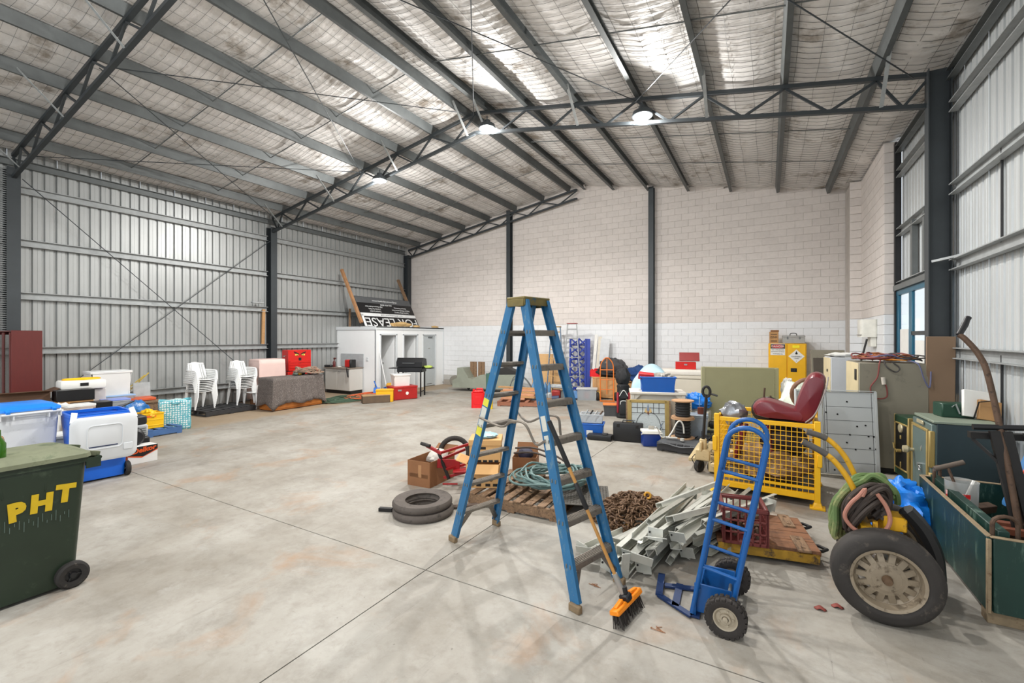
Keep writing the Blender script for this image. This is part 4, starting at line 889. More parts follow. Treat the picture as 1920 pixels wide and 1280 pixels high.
for i, (c, r0, r1, n_, s_) in enumerate((((126, 60, 56), .12, .3, 7, 2), ((150, 92, 62), .1, .28, 5, 5), ((96, 98, 130), .1, .26, 5, 8), ((206, 130, 46), .16, .3, 3, 11), ((60, 56, 54), .14, .32, 3, 15))):
    B().tube(coil(-.06 + .04 * i, 0, .01, r0, r1 + .04, n_, .17, 24, s_, .35), .0105, 6).to('cord', mat('cord_%d' % i, c, .6, 0, .1), cd)
def hang(P, c, r=.009, nm='hanging_cord', lab=None): B().tube(smooth_path(P, 6), r, 6).to(nm, mat('cord_%d' % c), cd, lab)
fy = -.37
hang([(-.1, fy + .02, .04), (-.12, fy - .02, -.02), (-.14, fy - .02, -.2), (-.22, fy - .02, -.36), (-.16, fy - .02, -.5), (-.04, fy - .02, -.48), (-.04, fy - .02, -.34), (-.08, fy - .02, -.24)], 0)
hang([(-.06, fy + .02, .04), (-.04, fy - .03, -.05), (.06, fy - .03, -.12), (.1, fy - .03, -.06), (.02, fy - .02, .02)], 4)
hang([(.2, fy + .1, .04), (.3, fy - .03, 0), (.36, fy - .03, -.2), (.42, fy - .02, -.32), (.44, fy, -.1)], 2)
B().cyl((-.08, fy - .03, -.2), (-.07, fy - .03, -.3), .025, 10).to('plug', mat('cream_plug', (196, 188, 176), .5), cd)
B().cyl((1.28, 8.9, 1.58), (1.36, 8.95, 1.92), .014, 8).to('steel_rod', dk, None, 'short dark rod standing up behind the cord tangle', 'rod')
c2 = thing('filing_cabinet', 'light grey steel cabinet behind the taupe one with papers on top', 'cabinet', (1.2, 10.05, 0), 4)
B().box((0, 0, .8), (.5, .6, 1.58), .006).to('body', mat('light_grey_enamel', (198, 200, 204), .45, 0, .04), c2); B().box((-.256, 0, .8), (.02, .58, 1.55), .004).to('door', crm, c2, 'cream door face')
for z in (1.35, 1.1): B().box((-.27, -.1, z), (.02, .04, .05), .004).to('latch', dk, c2)
B().lathe([(0, 0), (.012, 0), (.014, -.01)], 10, (.05, -.302, 1.05), (90, 0, 0)).to('lock', chrome, c2)
pp = thing('paper_pile', 'crumpled white papers and cord on the light grey cabinet', 'papers', (1.15, 10.0, 1.6)); B().blob((0, 0, .03), (.46, .4, .09), 18, 8, .4, 4, 2).to('papers', paper, pp)
dpl = thing('locker_sheet', 'pale grey steel panel with dark holes leaning against the taupe cabinet', 'panel', (.72, 7.72, .02), 12, rx=-6)
pg = mat('pale_grey_enamel', (194, 198, 198), .45, .05, .03, 3)
B().box((.3, .02, .58), (.62, .03, 1.16), .003).to('panel', pg, dpl)
B().box((-.19, .02, .58), (.34, .03, 1.16), .003).to('panel', pg, dpl); B().box((.615, .0, .58), (.03, .06, 1.18), .003).box((-.355, 0, .58), (.02, .06, 1.18), .003).to('edge_fold', pg, dpl); B().box((.13, 0, 1.175), (.98, .07, .012), .002).to('top_fold', pg, dpl)
for j in range(1, 6):
    z = 1.16 * j / 6 - .02; B().box((.3, .004, z), (.58, .003, .004)).to('seam', dk, dpl)
for x in (.0, .03, .575): B().box((x, .004, .58), (.004, .003, 1.12)).to('seam', dk, dpl)
for i, (x, z) in enumerate(((.28, 1.02), (.16, .84), (.39, .68), (.49, .7), (.02, .86), (-.12, .72), (-.07, .72), (.26, .45), (.36, .36), (.52, .55), (.58, .55), (.53, .39), (.6, .38), (.61, .48), (-.15, .3), (.1, .06), (.3, .56))):
    B().lathe([(0, -.001), (.011, -.001), (.012, .004)], 10, (x, .002, z), (90, 0, 0)).to('hole', dk, dpl)
dkg = mat('safe_green', (34, 62, 44), .4, .1, .1); gold = mat('gold_trim', (166, 142, 84), .45, .25, .12, 8); sfg = mat('safe_grey_green', (96, 112, 108), .45, .1, .1, 4); sfd = mat('safe_dark_side', (42, 56, 60), .5, .1, .14, 3); blk2 = mat('safe_black_door', (20, 20, 22), .35)
s1 = thing('small_safe', 'small antique safe with a black and gold door standing by the taupe cabinet', 'safe', (1.6, 7.72, 0), 8)
B().box((.2, 0, .5), (.42, .5, .8), .008).to('body', dkg, s1)
for y in (-.2, .2):
    for x in (.05, .36): B().lathe([(0, -.02), (.045, -.02), (.05, 0), (.045, .02), (0, .02)], 14, (x, y, .05), (90, 0, 0)).to('caster', dk, s1)
B().box((-.03, .02, .5), (.05, .46, .8), .006).to('door', dkg, s1); d_ = B().box((-.058, .02, .5), (.01, .36, .58), .003).to('door_panel', blk2, s1)
b = B()
for y in (-.17, .21): b.box((-.062, y, .5), (.014, .02, .62), .003)
for z in (.2, .8): b.box((-.062, .02, z), (.014, .4, .02), .003)
b.box((-.05, -.215, .5), (.05, .03, .82), .004).box((-.04, .255, .5), (.03, .02, .8), .003).to('gold_border', gold, s1)
B().lathe([(0, .012), (.055, .012), (.06, 0)], 20, (-.064, .03, .74), (0, -90, 0)).to('dial', mat('brass_disc', (196, 184, 150), .4, .4), s1)
B().cyl((-.06, .03, .44), (-.11, .03, .44), .022, 10).tube([(-.1, .03, .44), (-.1, .13, .45), (-.1, .16, .52)], .009, 6).box((-.066, .03, .25), (.01, .02, .09), .003).box((-.066, .03, .62), (.01, .03, .05), .003).to('handle', gold, s1)
s2 = thing('large_safe', 'large dark blue-green safe beside the small black-doored one', 'safe', (1.58, 6.55, 0), 2)
B().box((.27, .31, .52), (.5, .62, .98), .008).to('body', sfd, s2); B().box((.27, .31, 1.02), (.56, .64, .03), .006).to('top', mat('dusty_top', (128, 138, 122), .6, .05, .1, 4), s2)
B().box((.0, .31, .5), (.05, .62, .98), .006).to('front_frame', sfg, s2); B().box((-.03, .33, .47), (.02, .5, .86), .005).to('door', sfg, s2)
b = B()
for y in (.08, .58): b.box((-.036, y, .47), (.02, .035, .9), .003)
for z in (.03, .91): b.box((-.036, .33, z), (.02, .52, .03), .003)
b.box((-.02, .01, .72), (.05, .05, .4), .008).box((-.02, .01, .26), (.05, .05, .4), .008).to('gold_border', gold, s2)
B().box((-.04, .3, .975), (.015, .2, .04), .003).to('name_plate', mat('brass_disc', (196, 184, 150)), s2)
B().cyl((-.03, .53, .6), (-.09, .53, .6), .02, 10).lathe([(0, .05), (.04, .04), (.045, 0), (.03, -.02), (0, -.02)], 14, (-.1, .53, .6), (0, -90, 0)).to('knob', mat('brass_disc', (196, 184, 150)), s2)
B().lathe([(.03 + .006 * cos(a), .006 * sin(a)) for a in [2 * pi * k / 6 for k in range(6)]], 16, (-.06, .25, .45), (0, 80, 0), loop=True).to('ring_handle', chrome, s2); B().cyl((-.03, .25, .5), (-.08, .25, .5), .016, 8).to('key_boss', chrome, s2); B().box((-.042, .25, .68), (.01, .02, .06), .002).to('keyhole_cover', chrome, s2)
t = thing('cash_box', 'small dark green metal box on the far end of the large safe', 'box', (1.86, 7.02, 1.035), 10); B().box((0, 0, .08), (.3, .2, .16), .01).to('body', mat('green_metal', (30, 66, 50), .4, .1), t); B().tube([(-.06, -.1, .12), (-.04, -.13, .16), (.0, -.12, .05)], .008, 6).to('cable', galv, t)
t = thing('white_board_box', 'white box lid and brown envelope leaning behind the large safe', 'box', (2.05, 6.95, 1.035), 15); B().box((0, 0, .16), (.3, .04, .3), .004, (-14, 8, 0)).to('lid', paper, t); B().box((.06, -.05, .1), (.2, .05, .22), .004, (-14, 10, 0)).to('envelope', kraft, t); B().tube([(-.08, -.06, .02), (-.06, -.1, .2), (.05, -.12, .22), (.1, -.1, .08)], .008, 6).to('cable', dk, t)
B().box((0, 0, .98), (.3, .03, 1.96), .004, (2, 0, 0)).to('cardboard_sheet', mat('brown_board', (128, 104, 82), .7, 0, .05, 3), None, 'tall brown cardboard sheet leaning on the dark steel column', 'cardboard', loc=(2.05, 8.26, 0))
# wall heater, flammables cabinet and what stands by it
hd = thing('wall_air_unit', 'white wall-mounted air unit on the block wall above the cabinets', 'air unit', (1.86, 12.2, 1.95))
B().prism(rrect(.3, .42, .06), .38, (0, 0, 0)).to('casing', mat('off_white_plastic', (226, 224, 214), .4), hd); B().box((.08, .0, -.1), (.1, .34, .2), .006).to('bracket', mat('off_white_plastic', (226, 224, 214)), hd); B().box((-.14, -.02, .05), (.05, .36, .02), .004).to('louvre', mat('grey_slot', (150, 148, 142)), hd)
fc = thing('flammables_cabinet', 'tall yellow safety cabinet with a danger sign against the block wall', 'cabinet', (.45, 14.45, 0))
B().box((0, 0, .92), (.88, .48, 1.72), .008).to('body', yellow, fc)
B().box((-.215, -.25, .94), (.41, .025, 1.66), .006).to('door', yellow, fc); B().box((.215, -.25, .94), (.41, .025, 1.66), .006).to('door', yellow, fc)
for x in (-.38, .38): B().box((x, 0, .03), (.06, .4, .06)).to('foot', dk, fc)
B().box((.15, -.268, 1.07), (.14, .01, .1), .006).lathe([(0, .02), (.018, .016), (.02, 0)], 10, (.18, -.274, 1.07), (90, 0, 0)).to('latch', black, fc)
sg = B().box((-.22, -.266, 1.62), (.34, .004, .31)).to('danger_sign', paper, fc)
B().box((-.22, -.27, 1.7), (.34, .004, .12)).to('sign_band', mat('dark_grey_print', (58, 50, 50), .5), sg); B().lathe([(0, .004), (.15, .004), (.15, 0)], 24, (0, 0, 0), (90, 0, 0)).to('sign_oval', mat('sign_red', (190, 60, 62), .5), sg, loc=(-.22, -.272, 1.7)).scale = (1, 1, .32)
text('DANGER', .075, paper, fc, (-.22, -.28, 1.7), (90, 0, 0))
for z, w in ((1.605, 'NO SMOKING'), (1.555, 'NO IGNITION SOURCES'), (1.495, 'WITHIN 3m')): text(w, .045 if len(w) < 12 else .036, dk, fc, (-.22, -.272, z), (90, 0, 0), sx=1.0 if len(w) < 12 else .78)
B().box((0, 0, 0), (.26, .004, .26), 0, (0, 45, 0)).to('diamond_sign', paper, fc, loc=(.21, -.268, 1.44))
text('FLAMMABLE', .042, dk, fc, (.21, -.273, 1.43), (90, 0, 0)); text('LIQUID', .036, dk, fc, (.21, -.273, 1.385), (90, 0, 0)); text('3', .04, dk, fc, (.21, -.273, 1.31), (90, 0, 0))
B().prism([(-.02, 0), (.02, 0), (.03, .03), (.012, .055), (0, .1), (-.012, .05), (-.03, .035)], .003, (.21, -.273, 1.49), (90, 0, 0)).to('flame_print', dk, fc)
B().box((.2, -.268, 1.7), (.16, .003, .07)).to('yellow_label', mat('lemon_label', (246, 226, 30), .5), fc)
t = thing('kraft_box', 'upright brown carton on top of the yellow safety cabinet', 'box', (.14, 14.4, 1.78)); B().box((0, 0, .16), (.22, .24, .32), .004).to('carton', kraft, t); B().box((.02, -.1, .34), (.2, .02, .06), .003, (-40, 0, 0)).to('flap', kraftd, t); text('ZINK', .075, dk, t, (0, -.123, .17), (90, 0, 0))
for z in (.05, .08, .25): B().box((0, -.122, z), (.15, .003, .012)).to('print_line', dk, t)
t = thing('metal_toolbox', 'silver metal toolbox with a top handle on the yellow safety cabinet', 'toolbox', (.6, 14.4, 1.78)); B().box((0, 0, .08), (.52, .26, .16), .008).to('body', alu, t); B().box((0, 0, .19), (.53, .27, .05), .01).to('lid', alu, t); B().tube(smooth_path([(-.08, 0, .21), (-.06, 0, .27), (.06, 0, .27), (.08, 0, .21)], 4), .01, 6).to('handle', dk, t)
for x in (-.14, .14): B().box((x, -.14, .15), (.03, .012, .07), .003).to('latch', galvd, t)
t = thing('dark_screen', 'dark panel in a thin frame leaning on the side wall', 'panel', (1.3, 13.2, 0), 8, rx=-8); B().box((0, 0, .85), (.7, .04, 1.6), .005).to('frame', tau, t); B().box((0, -.022, .95), (.62, .01, 1.0), .003).to('screen', mat('dark_screen', (78, 70, 60), .4), t)
B().blob((0, 0, .0), (.9, .65, 1.25), 30, 20, .2, 2.5, 5, .95).to('striped_sheet', mat('striped_sheet', (214, 222, 206), .75, 0, .14, 9, .4, st=(6, 1, 1)), None, 'pale striped sheet heaped behind the maroon seat', 'sheet', loc=(.55, 8.75, .62), rz=15)
B().tube([( .22 * cos(a), .05 * sin(2 * a), .24 * sin(a)) for a in [2 * pi * k / 24 for k in range(24)]], .032, 8, True).to('hose_ring', mat('brown_hose_ring', (134, 98, 78), .7, 0, .2, 14, .2), None, 'coiled brown hose hanging over the striped sheet', 'hose', loc=(.55, 8.42, 1.05))

# ---------------------------------------------------------------- white toilet block in the far left corner
tw = mat('white_panel', (240, 242, 242), .45, 0, .02, 3); trimw = mat('white_trim', (214, 218, 220), .4, 0, .02)
tbk = thing('toilet_block', 'white panelled toilet block with three narrow doors in the far corner', 'toilet block', (-11.74, 11.09, 0))
FX, TH = 0, 2.3; DW = [(.2, .98), (1.34, 2.1), (2.42, 3.18)]
edges = [0] + [v for d in DW for v in d] + [3.68]
for i in range(0, 8, 2): B().box((-.03, (edges[i] + edges[i+1]) / 2, TH / 2), (.06, edges[i+1] - edges[i], TH), .002).to('front_panel', tw, tbk)
for a, c in DW: B().box((-.03, (a + c) / 2, 2.17), (.06, c - a, .26)).to('front_panel', tw, tbk)
B().box((-1.0, .03, TH / 2), (1.98, .06, TH), .002).to('side_panel', tw, tbk)
for y in (1.24, 2.31): B().box((-1.0, y, TH / 2), (1.9, .04, TH - .06)).to('partition', tw, tbk)
B().box((-1.9, 1.85, TH / 2), (.05, 3.6, TH - .04)).to('rear_panel', tw, tbk)
B().box((-1.0, 1.84, TH + .01), (2.04, 3.7, .04)).to('roof_panel', tw, tbk)
B().box((.005, 1.84, TH - .03), (.03, 3.72, .12), .004).box((-1.0, -.01, TH - .03), (2.03, .03, .12), .004).to('capping', trimw, tbk)
for y in (0, 3.68): B().box((0, y, TH / 2), (.03, .03, TH), .002).to('corner_trim', trimw, tbk)
grey = mat('grey_door_paint', (188, 194, 196), .45, 0, .03)
for i, (a, c) in enumerate(DW):
    for y in (a - .0, c + .0): B().box((.006, y, 1.03), (.03, .06, 2.06), .004).to('door_jamb', trimw, tbk)
    B().box((.006, (a + c) / 2, 2.05), (.03, c - a + .06, .06), .004).to('door_head', trimw, tbk)
    if i < 2: d_ = B().box((-.06 - .32, c - .03, 1.02), (.62, .035, 2.0), .003).to('door', tw, tbk); B().cyl((-.6, c - .06, 1.0), (-.6, c - .1, 1.0), .02, 10).to('knob', galvd, d_)
    else:
        d_ = B().box((-.03, (a + c) / 2, 1.02), (.035, c - a - .02, 2.0), .003).to('door', grey, tbk); B().box((0, (a + c) / 2 + .05, 1.95), (.06, .22, .05), .006).flat((.02, 2.98, 1.97), (.16, 2.8, 1.98), .025, .012).to('door_closer', galvd, d_)
        B().box((-.01, (a + c) / 2, 1.5), (.004, .12, .03)).to('door_plate', alu, d_); B().box((0, (a+c)/2, .1), (.004, .3, .02)).to('vent_slot', galvd, d_)
b = B().blob((-1.3, .35, .78), (.46, .36, .16), 20, 10, .0, 1, 0); b.to('basin', white, tbk); B().box((-1.5, .35, .66), (.3, .12, .22), .02).to('basin_bracket', white, tbk); B().tube([(-1.4, .32, .86), (-1.4, .32, .98), (-1.3, .32, .98)], .015, 8).to('basin_tap', chrome, tbk); B().box((-1.86, .65, 1.35), (.01, .4, .55)).to('mirror', mat('mirror', (170, 180, 184), .05, .9), tbk)
B().lathe([(0, .36), (.17, .38), (.19, .41), (.2, .36), (.12, .12), (.14, 0), (0, 0)], 24, (-1.2, 1.78, 0)).to('toilet_pan', white, tbk); B().box((-1.5, 1.78, .6), (.16, .4, .36), .02).to('cistern', white, tbk)
for y, x in ((1.24, .004), ): B().box((x, y, 1.15), (.012, .12, .08), .004).to('switch', trimw, tbk)
B().box((-.42, -.008, 1.18), (.12, .012, .14), .004).box((-.42, -.016, 1.16), (.08, .01, .04), .003).to('power_point', trimw, tbk)

# the upside-down letting board on two posts, resting on the block
sgn = thing('letting_board', 'black and white for-lease board standing upside down on the toilet block', 'sign', (-12.22, 11.05, 2.335), 0)
ang = 28; L_, H_ = 2.8, 1.24
sgm = Matrix.Rotation(R(-ang), 4, 'Y')
def sgp(y, h, o=0): return sgm @ Vector((o, y, h))
board = mat('sign_black', (24, 24, 26), .4); bwhite = mat('sign_white', (224, 226, 226), .45); bgrey = mat('sign_grey', (84, 86, 88), .45)
def plate(y0, y1, h0, h1, o, m, nm, par): b = B(); b.M = sgm; b.box((o, (y0 + y1) / 2, (h0 + h1) / 2), (.012, y1 - y0, h1 - h0)); return b.to(nm, m, par)
bd = plate(0, L_, 0, H_, 0, board, 'board', sgn); plate(0, L_, H_ - .26, H_ - .01, .004, bgrey, 'grey_band', bd); plate(0, L_, .42, .55, .004, bwhite, 'white_band', bd); plate(0, .1, 0, .5, .004, bwhite, 'white_edge', bd)
def sgt(body, size, y, h, m, sx=1):
    o = text(body, size, m, sgn, sgp(y, h, .012), sx=sx, off=.0, ext=.001)
    ux = Vector((0, -1, 0)); uy = (sgm.to_3x3() @ Vector((0, 0, -1))); uz = ux.cross(uy)
    o.rotation_euler = Matrix((ux, uy, uz)).transposed().to_euler(); return o
sgt('FOR LEASE', .5, 1.44, .2, bwhite, 1.12)
sgt('Unit 1, 8/8 Munibung Road, Cardiff', .08, 1.5, .485, bgrey)
for k, w in enumerate(('Total Area 340sqm (approx.)', 'Ready For Office/Showroom Fitout', 'Clearspan Warehousing')): sgt(w, .085, 2.1, .63 + k * .1, bwhite, .78)
for k, w in enumerate(('Premium Location', '2 On Site Car Parks', 'High Clearance Roller Door')): sgt(w, .085, .75, .63 + k * .1, bwhite, .85)
sgt('(02) 4954 8838', .095, 1.4, .93, bwhite); sgt('info@commercialproperty.com.au', .1, 1.4, 1.08, bwhite, .9)
for i, y in enumerate((-.08, 2.72)):
    b = B(); b.M = sgm
    for o in (0, .05): b.box((-.05, y + o, 1.06 + (.2 if i == 0 else .12)), (.09, .045, 2.2), .003)
    b.to('post', wood_old if i else mat('post_timber', (166, 122, 84), .7, 0, .2, 6), sgn)
B().blob((0, 0, .07), (.34, .95, .2), 26, 12, .5, 3, 7, .6).to('packing_foam', mat('tan_foam', (206, 172, 118), .85, 0, .12, 12, .3), None, 'tan crumpled packing on the toilet block under the upside-down board', 'packing', loc=(-11.9, 12.5, 2.34))
for i, y in enumerate((13.25, 14.35)): B().blob((0, 0, .03), (.2, .36, .1), 16, 8, .4, 3, i).to('packing_scrap', mat('tan_foam', (206, 172, 118)), None, 'small tan packing scrap on the toilet block roof, ' + ['below the board corner', 'beside the block wall'][i], 'packing', 'packing scraps', loc=(-11.84, y, 2.335))
B().flat((-13.3, 11.3, 2.34), (-13.35, 11.35, 3.0), .08, .02).to('timber_offcut', wood_old, None, 'short upright timber at the back edge of the toilet block', 'timber')
B().flat((-13.66, 8.26, 1.742), (-13.66, 8.29, 2.82), .09, .045, (1, 0, 0)).to('timber_plank', wood, None, 'short orange timber plank standing by the middle column on a wall rail', 'plank')
B().box((0, 0, .03), (.12, .35, .05), .01).box((0, .1, .09), (.05, .05, .1), .02).to('grey_bracket', galv, None, 'grey bracket lying on the wall rail beside the middle column', 'bracket', loc=(-13.5, 8.0, 2.975))

# ---------------------------------------------------------------- bench, barbecue and boxes in front of the block
sk = thing('sink_bench', 'grey-white bench cupboard with a splashback against the toilet block', 'bench', (-12.95, 10.72, 0))
lw = mat('laminate_grey', (200, 198, 192), .5, 0, .02)
B().box((0, .03, .49), (1.24, .56, .74), .004).to('carcass', lw, sk); B().box((0, .05, .06), (1.2, .5, .12)).to('plinth', dk, sk); B().box((0, 0, .88), (1.28, .62, .035), .004).to('worktop', mat('bench_top', (136, 124, 112), .5, 0, .15, 14), sk); B().box((.05, .345, 1.13), (1.16, .02, .46)).to('splashback', mat('splash_grey', (176, 180, 182), .4), sk)
for x in (-.31, .31):
    d_ = B().box((x, -.255, .49), (.6, .018, .72), .003).to('door', lw, sk); B().tube([(x * .45 - .05, -.265, .76), (x * .45 - .05, -.29, .78), (x * .45 + .05, -.29, .78), (x * .45 + .05, -.265, .76)], .007, 6).to('handle', galv, d_)
t = thing('red_tool_case', 'small red and black machine on the bench cupboard', 'machine', (-12.6, 10.72, .9)); B().box((0, 0, .14), (.34, .22, .26), .03).to('case', red, t); B().box((.15, -.02, .14), (.08, .24, .28), .02).to('end_cap', black, t)
t = thing('spray_bottle', 'dark red spray bottle on the bench cupboard', 'bottle', (-13.4, 10.7, .9)); B().lathe([(0, 0), (.05, 0), (.05, .16), (.02, .22), (.02, .27), (0, .27)], 14).to('bottle', mat('dark_red_bottle', (96, 34, 30), .3), t); B().box((.03, 0, .3), (.12, .04, .05), .01).to('trigger', mat('dark_red_bottle'), t)
B().box((0, 0, .04), (.3, .12, .08), .02).to('black_case', black, None, 'small black case at the left end of the bench cupboard', 'case', loc=(-13.45, 10.5, .9), rz=10)
B().blob((0, 0, .02), (.18, .12, .05), 12, 6, .2, 2, 2).to('cream_rag', paper, None, 'cream rag on the bench cupboard beside the red machine', 'rag', loc=(-13.0, 10.6, .9))
B().tube(smooth_path([(-12.36, 10.5, .92), (-12.33, 10.4, .8), (-12.3, 10.38, .6), (-12.33, 10.36, .75), (-12.42, 10.42, .9)], 5), .018, 6).to('black_cable', black, None, 'black cable hanging over the bench cupboard corner', 'cable')
bq = thing('barbecue', 'black barbecue with a lid and side shelves on four legs', 'barbecue', (-10.35, 11.35, 0), 22)
bk_ = mat('barbecue_black', (24, 24, 26), .4, .2)
for x in (-.38, .38):
    for y in (-.2, .2): B().box((x, y, .42), (.04, .04, .84), .003).to('leg', bk_, bq)
    B().box((x, 0, .16), (.03, .42, .03)).to('stretcher', bk_, bq)
B().box((0, -.0, .88), (.86, .46, .16), .01).to('firebox', bk_, bq); B().prism([(-.25, 0), (.25, 0), (.25, .1), (.19, .26), (-.14, .3), (-.25, .16)], 1.0 - .12, (-.44, 0, .97), (90, 0, 90)).to('hood', bk_, bq); B().tube([(-.2, -.27, 1.1), (-.2, -.31, 1.1), (.2, -.31, 1.1), (.2, -.27, 1.1)], .012, 6).to('handle', galvd, bq)
for x in (-.58, .58): B().box((x, 0, .92), (.28, .42, .025), .004).to('side_shelf', bk_, bq)
B().blob((0, 0, .03), (.3, .3, .1), 16, 8, .3, 3, 3).to('green_cloth', mat('lime_cloth', (176, 196, 92), .8), None, 'lime green cloth on the barbecue side shelf', 'cloth', loc=(-9.82, 11.56, .935))
rb_ = thing('red_chest', 'red metal chest on the floor in front of the barbecue', 'chest', (-10.06, 10.6, 0), 68)
rd2 = mat('scuffed_red', (176, 36, 34), .4, .1, .1, 6, 0, (206, 120, 110), .15, 10); B().box((0, 0, .19), (.8, .5, .36), .01).to('body', rd2, rb_); B().box((0, 0, .39), (.82, .52, .06), .01).to('lid', rd2, rb_)
B().box((-.2, -.258, .3), (.12, .014, .05), .004).to('hasp', alu, rb_); B().lathe([(0, .004), (.05, .004), (.05, 0)], 14, (.05, -.252, .2), (90, 0, 0)).to('round_label', paper, rb_)
def tub(name, label, loc, rz, w, d, h, m=None, lid=None, lidname='lid', group=None):
    t = thing(name, label, 'tub', loc, rz, group); b = B(); x, y = w / 2, d / 2; k = .86
    for s in (-1, 1):
        b.box((s * x * .93, 0, h / 2), (.008, d * .93, h), 0, (0, s * math.degrees(math.atan(x * .14 / h)), 0)); b.box((0, s * y * .93, h / 2), (w * .93, .008, h), 0, (-s * math.degrees(math.atan(y * .14 / h)), 0, 0))
    b.box((0, 0, .006), (w * k, d * k, .01)); b.to('tub_body', m or clear, t)
    b = B()
    for s in (-1, 1): b.box((s * x, 0, h - .012), (.03, d + .02, .026), .006); b.box((0, s * y, h - .012), (w + .02, .03, .026), .006)
    b.to('rim', m or clear, t)
    if lid: B().box((0, 0, h + .012), (w + .03, d + .03, .03), .01).to(lidname, lid, t)
    return t
tub('clear_tub', 'cloudy white plastic tub on top of the red chest', (-10.16, 10.62, .42), 60, .52, .4, .34, mat('cloudy_white', (224, 222, 218), .4, 0, .03), white)
B().box((0, 0, .17), (.5, .36, .34), .012).box((0, 0, .355), (.52, .38, .03), .006).to('yellow_case', yellow, None, 'yellow case on the floor beside the red chest', 'case', loc=(-10.12, 9.92, 0), rz=40)
wb_ = thing('timber_case', 'low dark timber case on the floor nearest the yellow case', 'case', (-10.2, 9.62, 0), 55)
B().box((0, 0, .11), (.78, .36, .21), .008).to('body', mat('dark_stained_timber', (98, 80, 62), .7, 0, .2, 5), wb_); B().box((0, 0, .222), (.79, .37, .02), .003).to('lid', mat('case_lid', (166, 134, 96), .7, 0, .15, 5), wb_)
def pile(name, label, loc, rr, m, turns, z, sq=1, seed=1, r=.016, cat='cable'): return B().tube(coil(0, 0, .02, rr * .3, rr, turns, z, 26, seed, .5, sq), r, 6).to(name, m, None, label, cat, loc=loc)
pile('orange_cable', 'heap of orange cable on the floor by the bench cupboard', (-11.2, 10.3, 0), .55, mat('orange_cord', (214, 104, 60), .6, 0, .15, 10), 12, .12, 1.5, 4, .015)
pile('green_rope', 'heap of green rope on the floor before the orange cable', (-11.35, 9.35, 0), .45, mat('green_cord', (62, 84, 66), .7, 0, .2, 10), 12, .1, 1.6, 6, .02, 'rope')
t = thing('blue_dustpan', 'blue dustpan standing against the toilet block', 'dustpan', (-11.5, 10.9, 0), 40); B().prism([(-.13, 0), (.13, 0), (.1, .24), (-.1, .24)], .04, (0, 0, 0), (75, 0, 0)).to('pan', mat('bright_blue_plastic', (24, 108, 206), .4), t); B().cyl((0, .06, .22), (-.1, .1, .46), .018, 8).to('handle', mat('bright_blue_plastic'), t)
t = thing('blue_bucket', 'blue bucket with a yellow sponge beside the red chest', 'bucket', (-10.75, 10.7, 0)); B().lathe([(0, 0), (.13, 0), (.16, .3), (.17, .3), (.17, .32), (.15, .32)], 24).to('pail', mat('bright_blue_plastic'), t)
B().blob((0, 0, 0), (.26, .22, .2), 16, 10, .25, 2, 3).to('yellow_sponge', mat('ochre_sponge', (222, 164, 50), .8), None, 'ochre yellow sponge in the blue bucket', 'sponge', loc=(-10.72, 10.72, .36))
t = thing('broom_stick', 'white broom leaning on the toilet block beside the first doorway', 'broom', (-11.2, 10.9, 0)); B().cyl((.1, .1, .08), (-.48, .3, 1.42), .016, 8).to('handle', white, t); B().box((.1, .1, .05), (.28, .08, .1), .02).to('broom_head', mat('bright_blue_plastic'), t)

# covered bench, tool chest and sheeted box by the middle column
bt = thing('low_sideboard', 'orange timber sideboard hidden under a grey blanket', 'sideboard', (-11.5, 7.83, 0), 91)
ow = mat('orange_timber', (176, 106, 44), .5, 0, .15, 5, st=(1, 6, 6)); B().box((0, .06, .43), (1.5, .6, .82), .006).to('carcass', ow, bt); B().box((0, -.25, .16), (1.42, .02, .2), .004).to('drawer_front', ow, bt); B().box((0, .06, .03), (1.46, .56, .06)).to('plinth', mat('dark_timber', (78, 46, 30), .6), bt)
def blanket(u, v):
    x = lerp(-.86, .86, u); y = v * 1.95; 
    n = noise.noise(Vector((x * 3, y * 3, 1))) * .02
    if y < .68: px, py, pz = x, .38 - y, .862 + abs(n) * .3; q = 0
    else: q = y - .68; py = -.31 - .07 * q - .035 * (1 + sin(x * 9)) * q; px = x * (1 + .03 * q); pz = .86 - q; 
    if abs(x) > .76:
        o = abs(x) - .76; s = 1 if x > 0 else -1
    return (px, py, max(pz, .02) if y > .68 else pz)
b = B()
felt = mat('grey_felt', (96, 88, 84), .95, 0, .3, 26, .3, (140, 131, 126), .45, 45)
def skirt(path, drop):
    """cloth hanging from the table edge path down to the drop heights, in folds"""
    n = len(path); g = []
    for i, (x, y) in enumerate(path):
        cx, cy = x, y - .06; L = math.hypot(cx, cy); row = []
        for k in range(9):
            t = k / 8; f = .045 * t * sin(i * .9 + 1.3 * sin(i * .31)) + .09 * t * t
            row.append(b.v((x + cx / L * f * .6, y + cy / L * f, lerp(.868, drop(i / (n - 1)), t))))
        g.append(row)
    for i in range(n - 1):
        for k in range(8): b.f((g[i][k], g[i+1][k], g[i+1][k+1], g[i][k+1]))
path = [(-.77, lerp(.37, -.26, i / 10)) for i in range(11)] + [(lerp(-.77, .77, i / 40), -.26) for i in range(1, 41)] + [(.77, lerp(-.26, .37, i / 10)) for i in range(1, 11)]
skirt(path, lambda t: .17 + .03 * sin(t * 21) - .14 * max(0, 1 - abs(t - .18) / .06) - .14 * max(0, 1 - abs(t - .84) / .05) - .1 * max(0, 1 - t / .1))
b.grid(lambda u, v: (lerp(-.77, .77, u), lerp(-.26, .37, v), .868 + .006 * noise.noise(Vector((u * 9, v * 6, 0)))), 20, 8)
b.to('blanket', felt, None, 'grey flecked blanket draped over the low orange sideboard', 'blanket', solid=.008, loc=(-11.5, 7.83, 0), rz=91)
def onbench(x, y, z=.875): a = R(91); return (-11.5 + x * cos(a) - y * sin(a), 7.83 + x * sin(a) + y * cos(a), z)
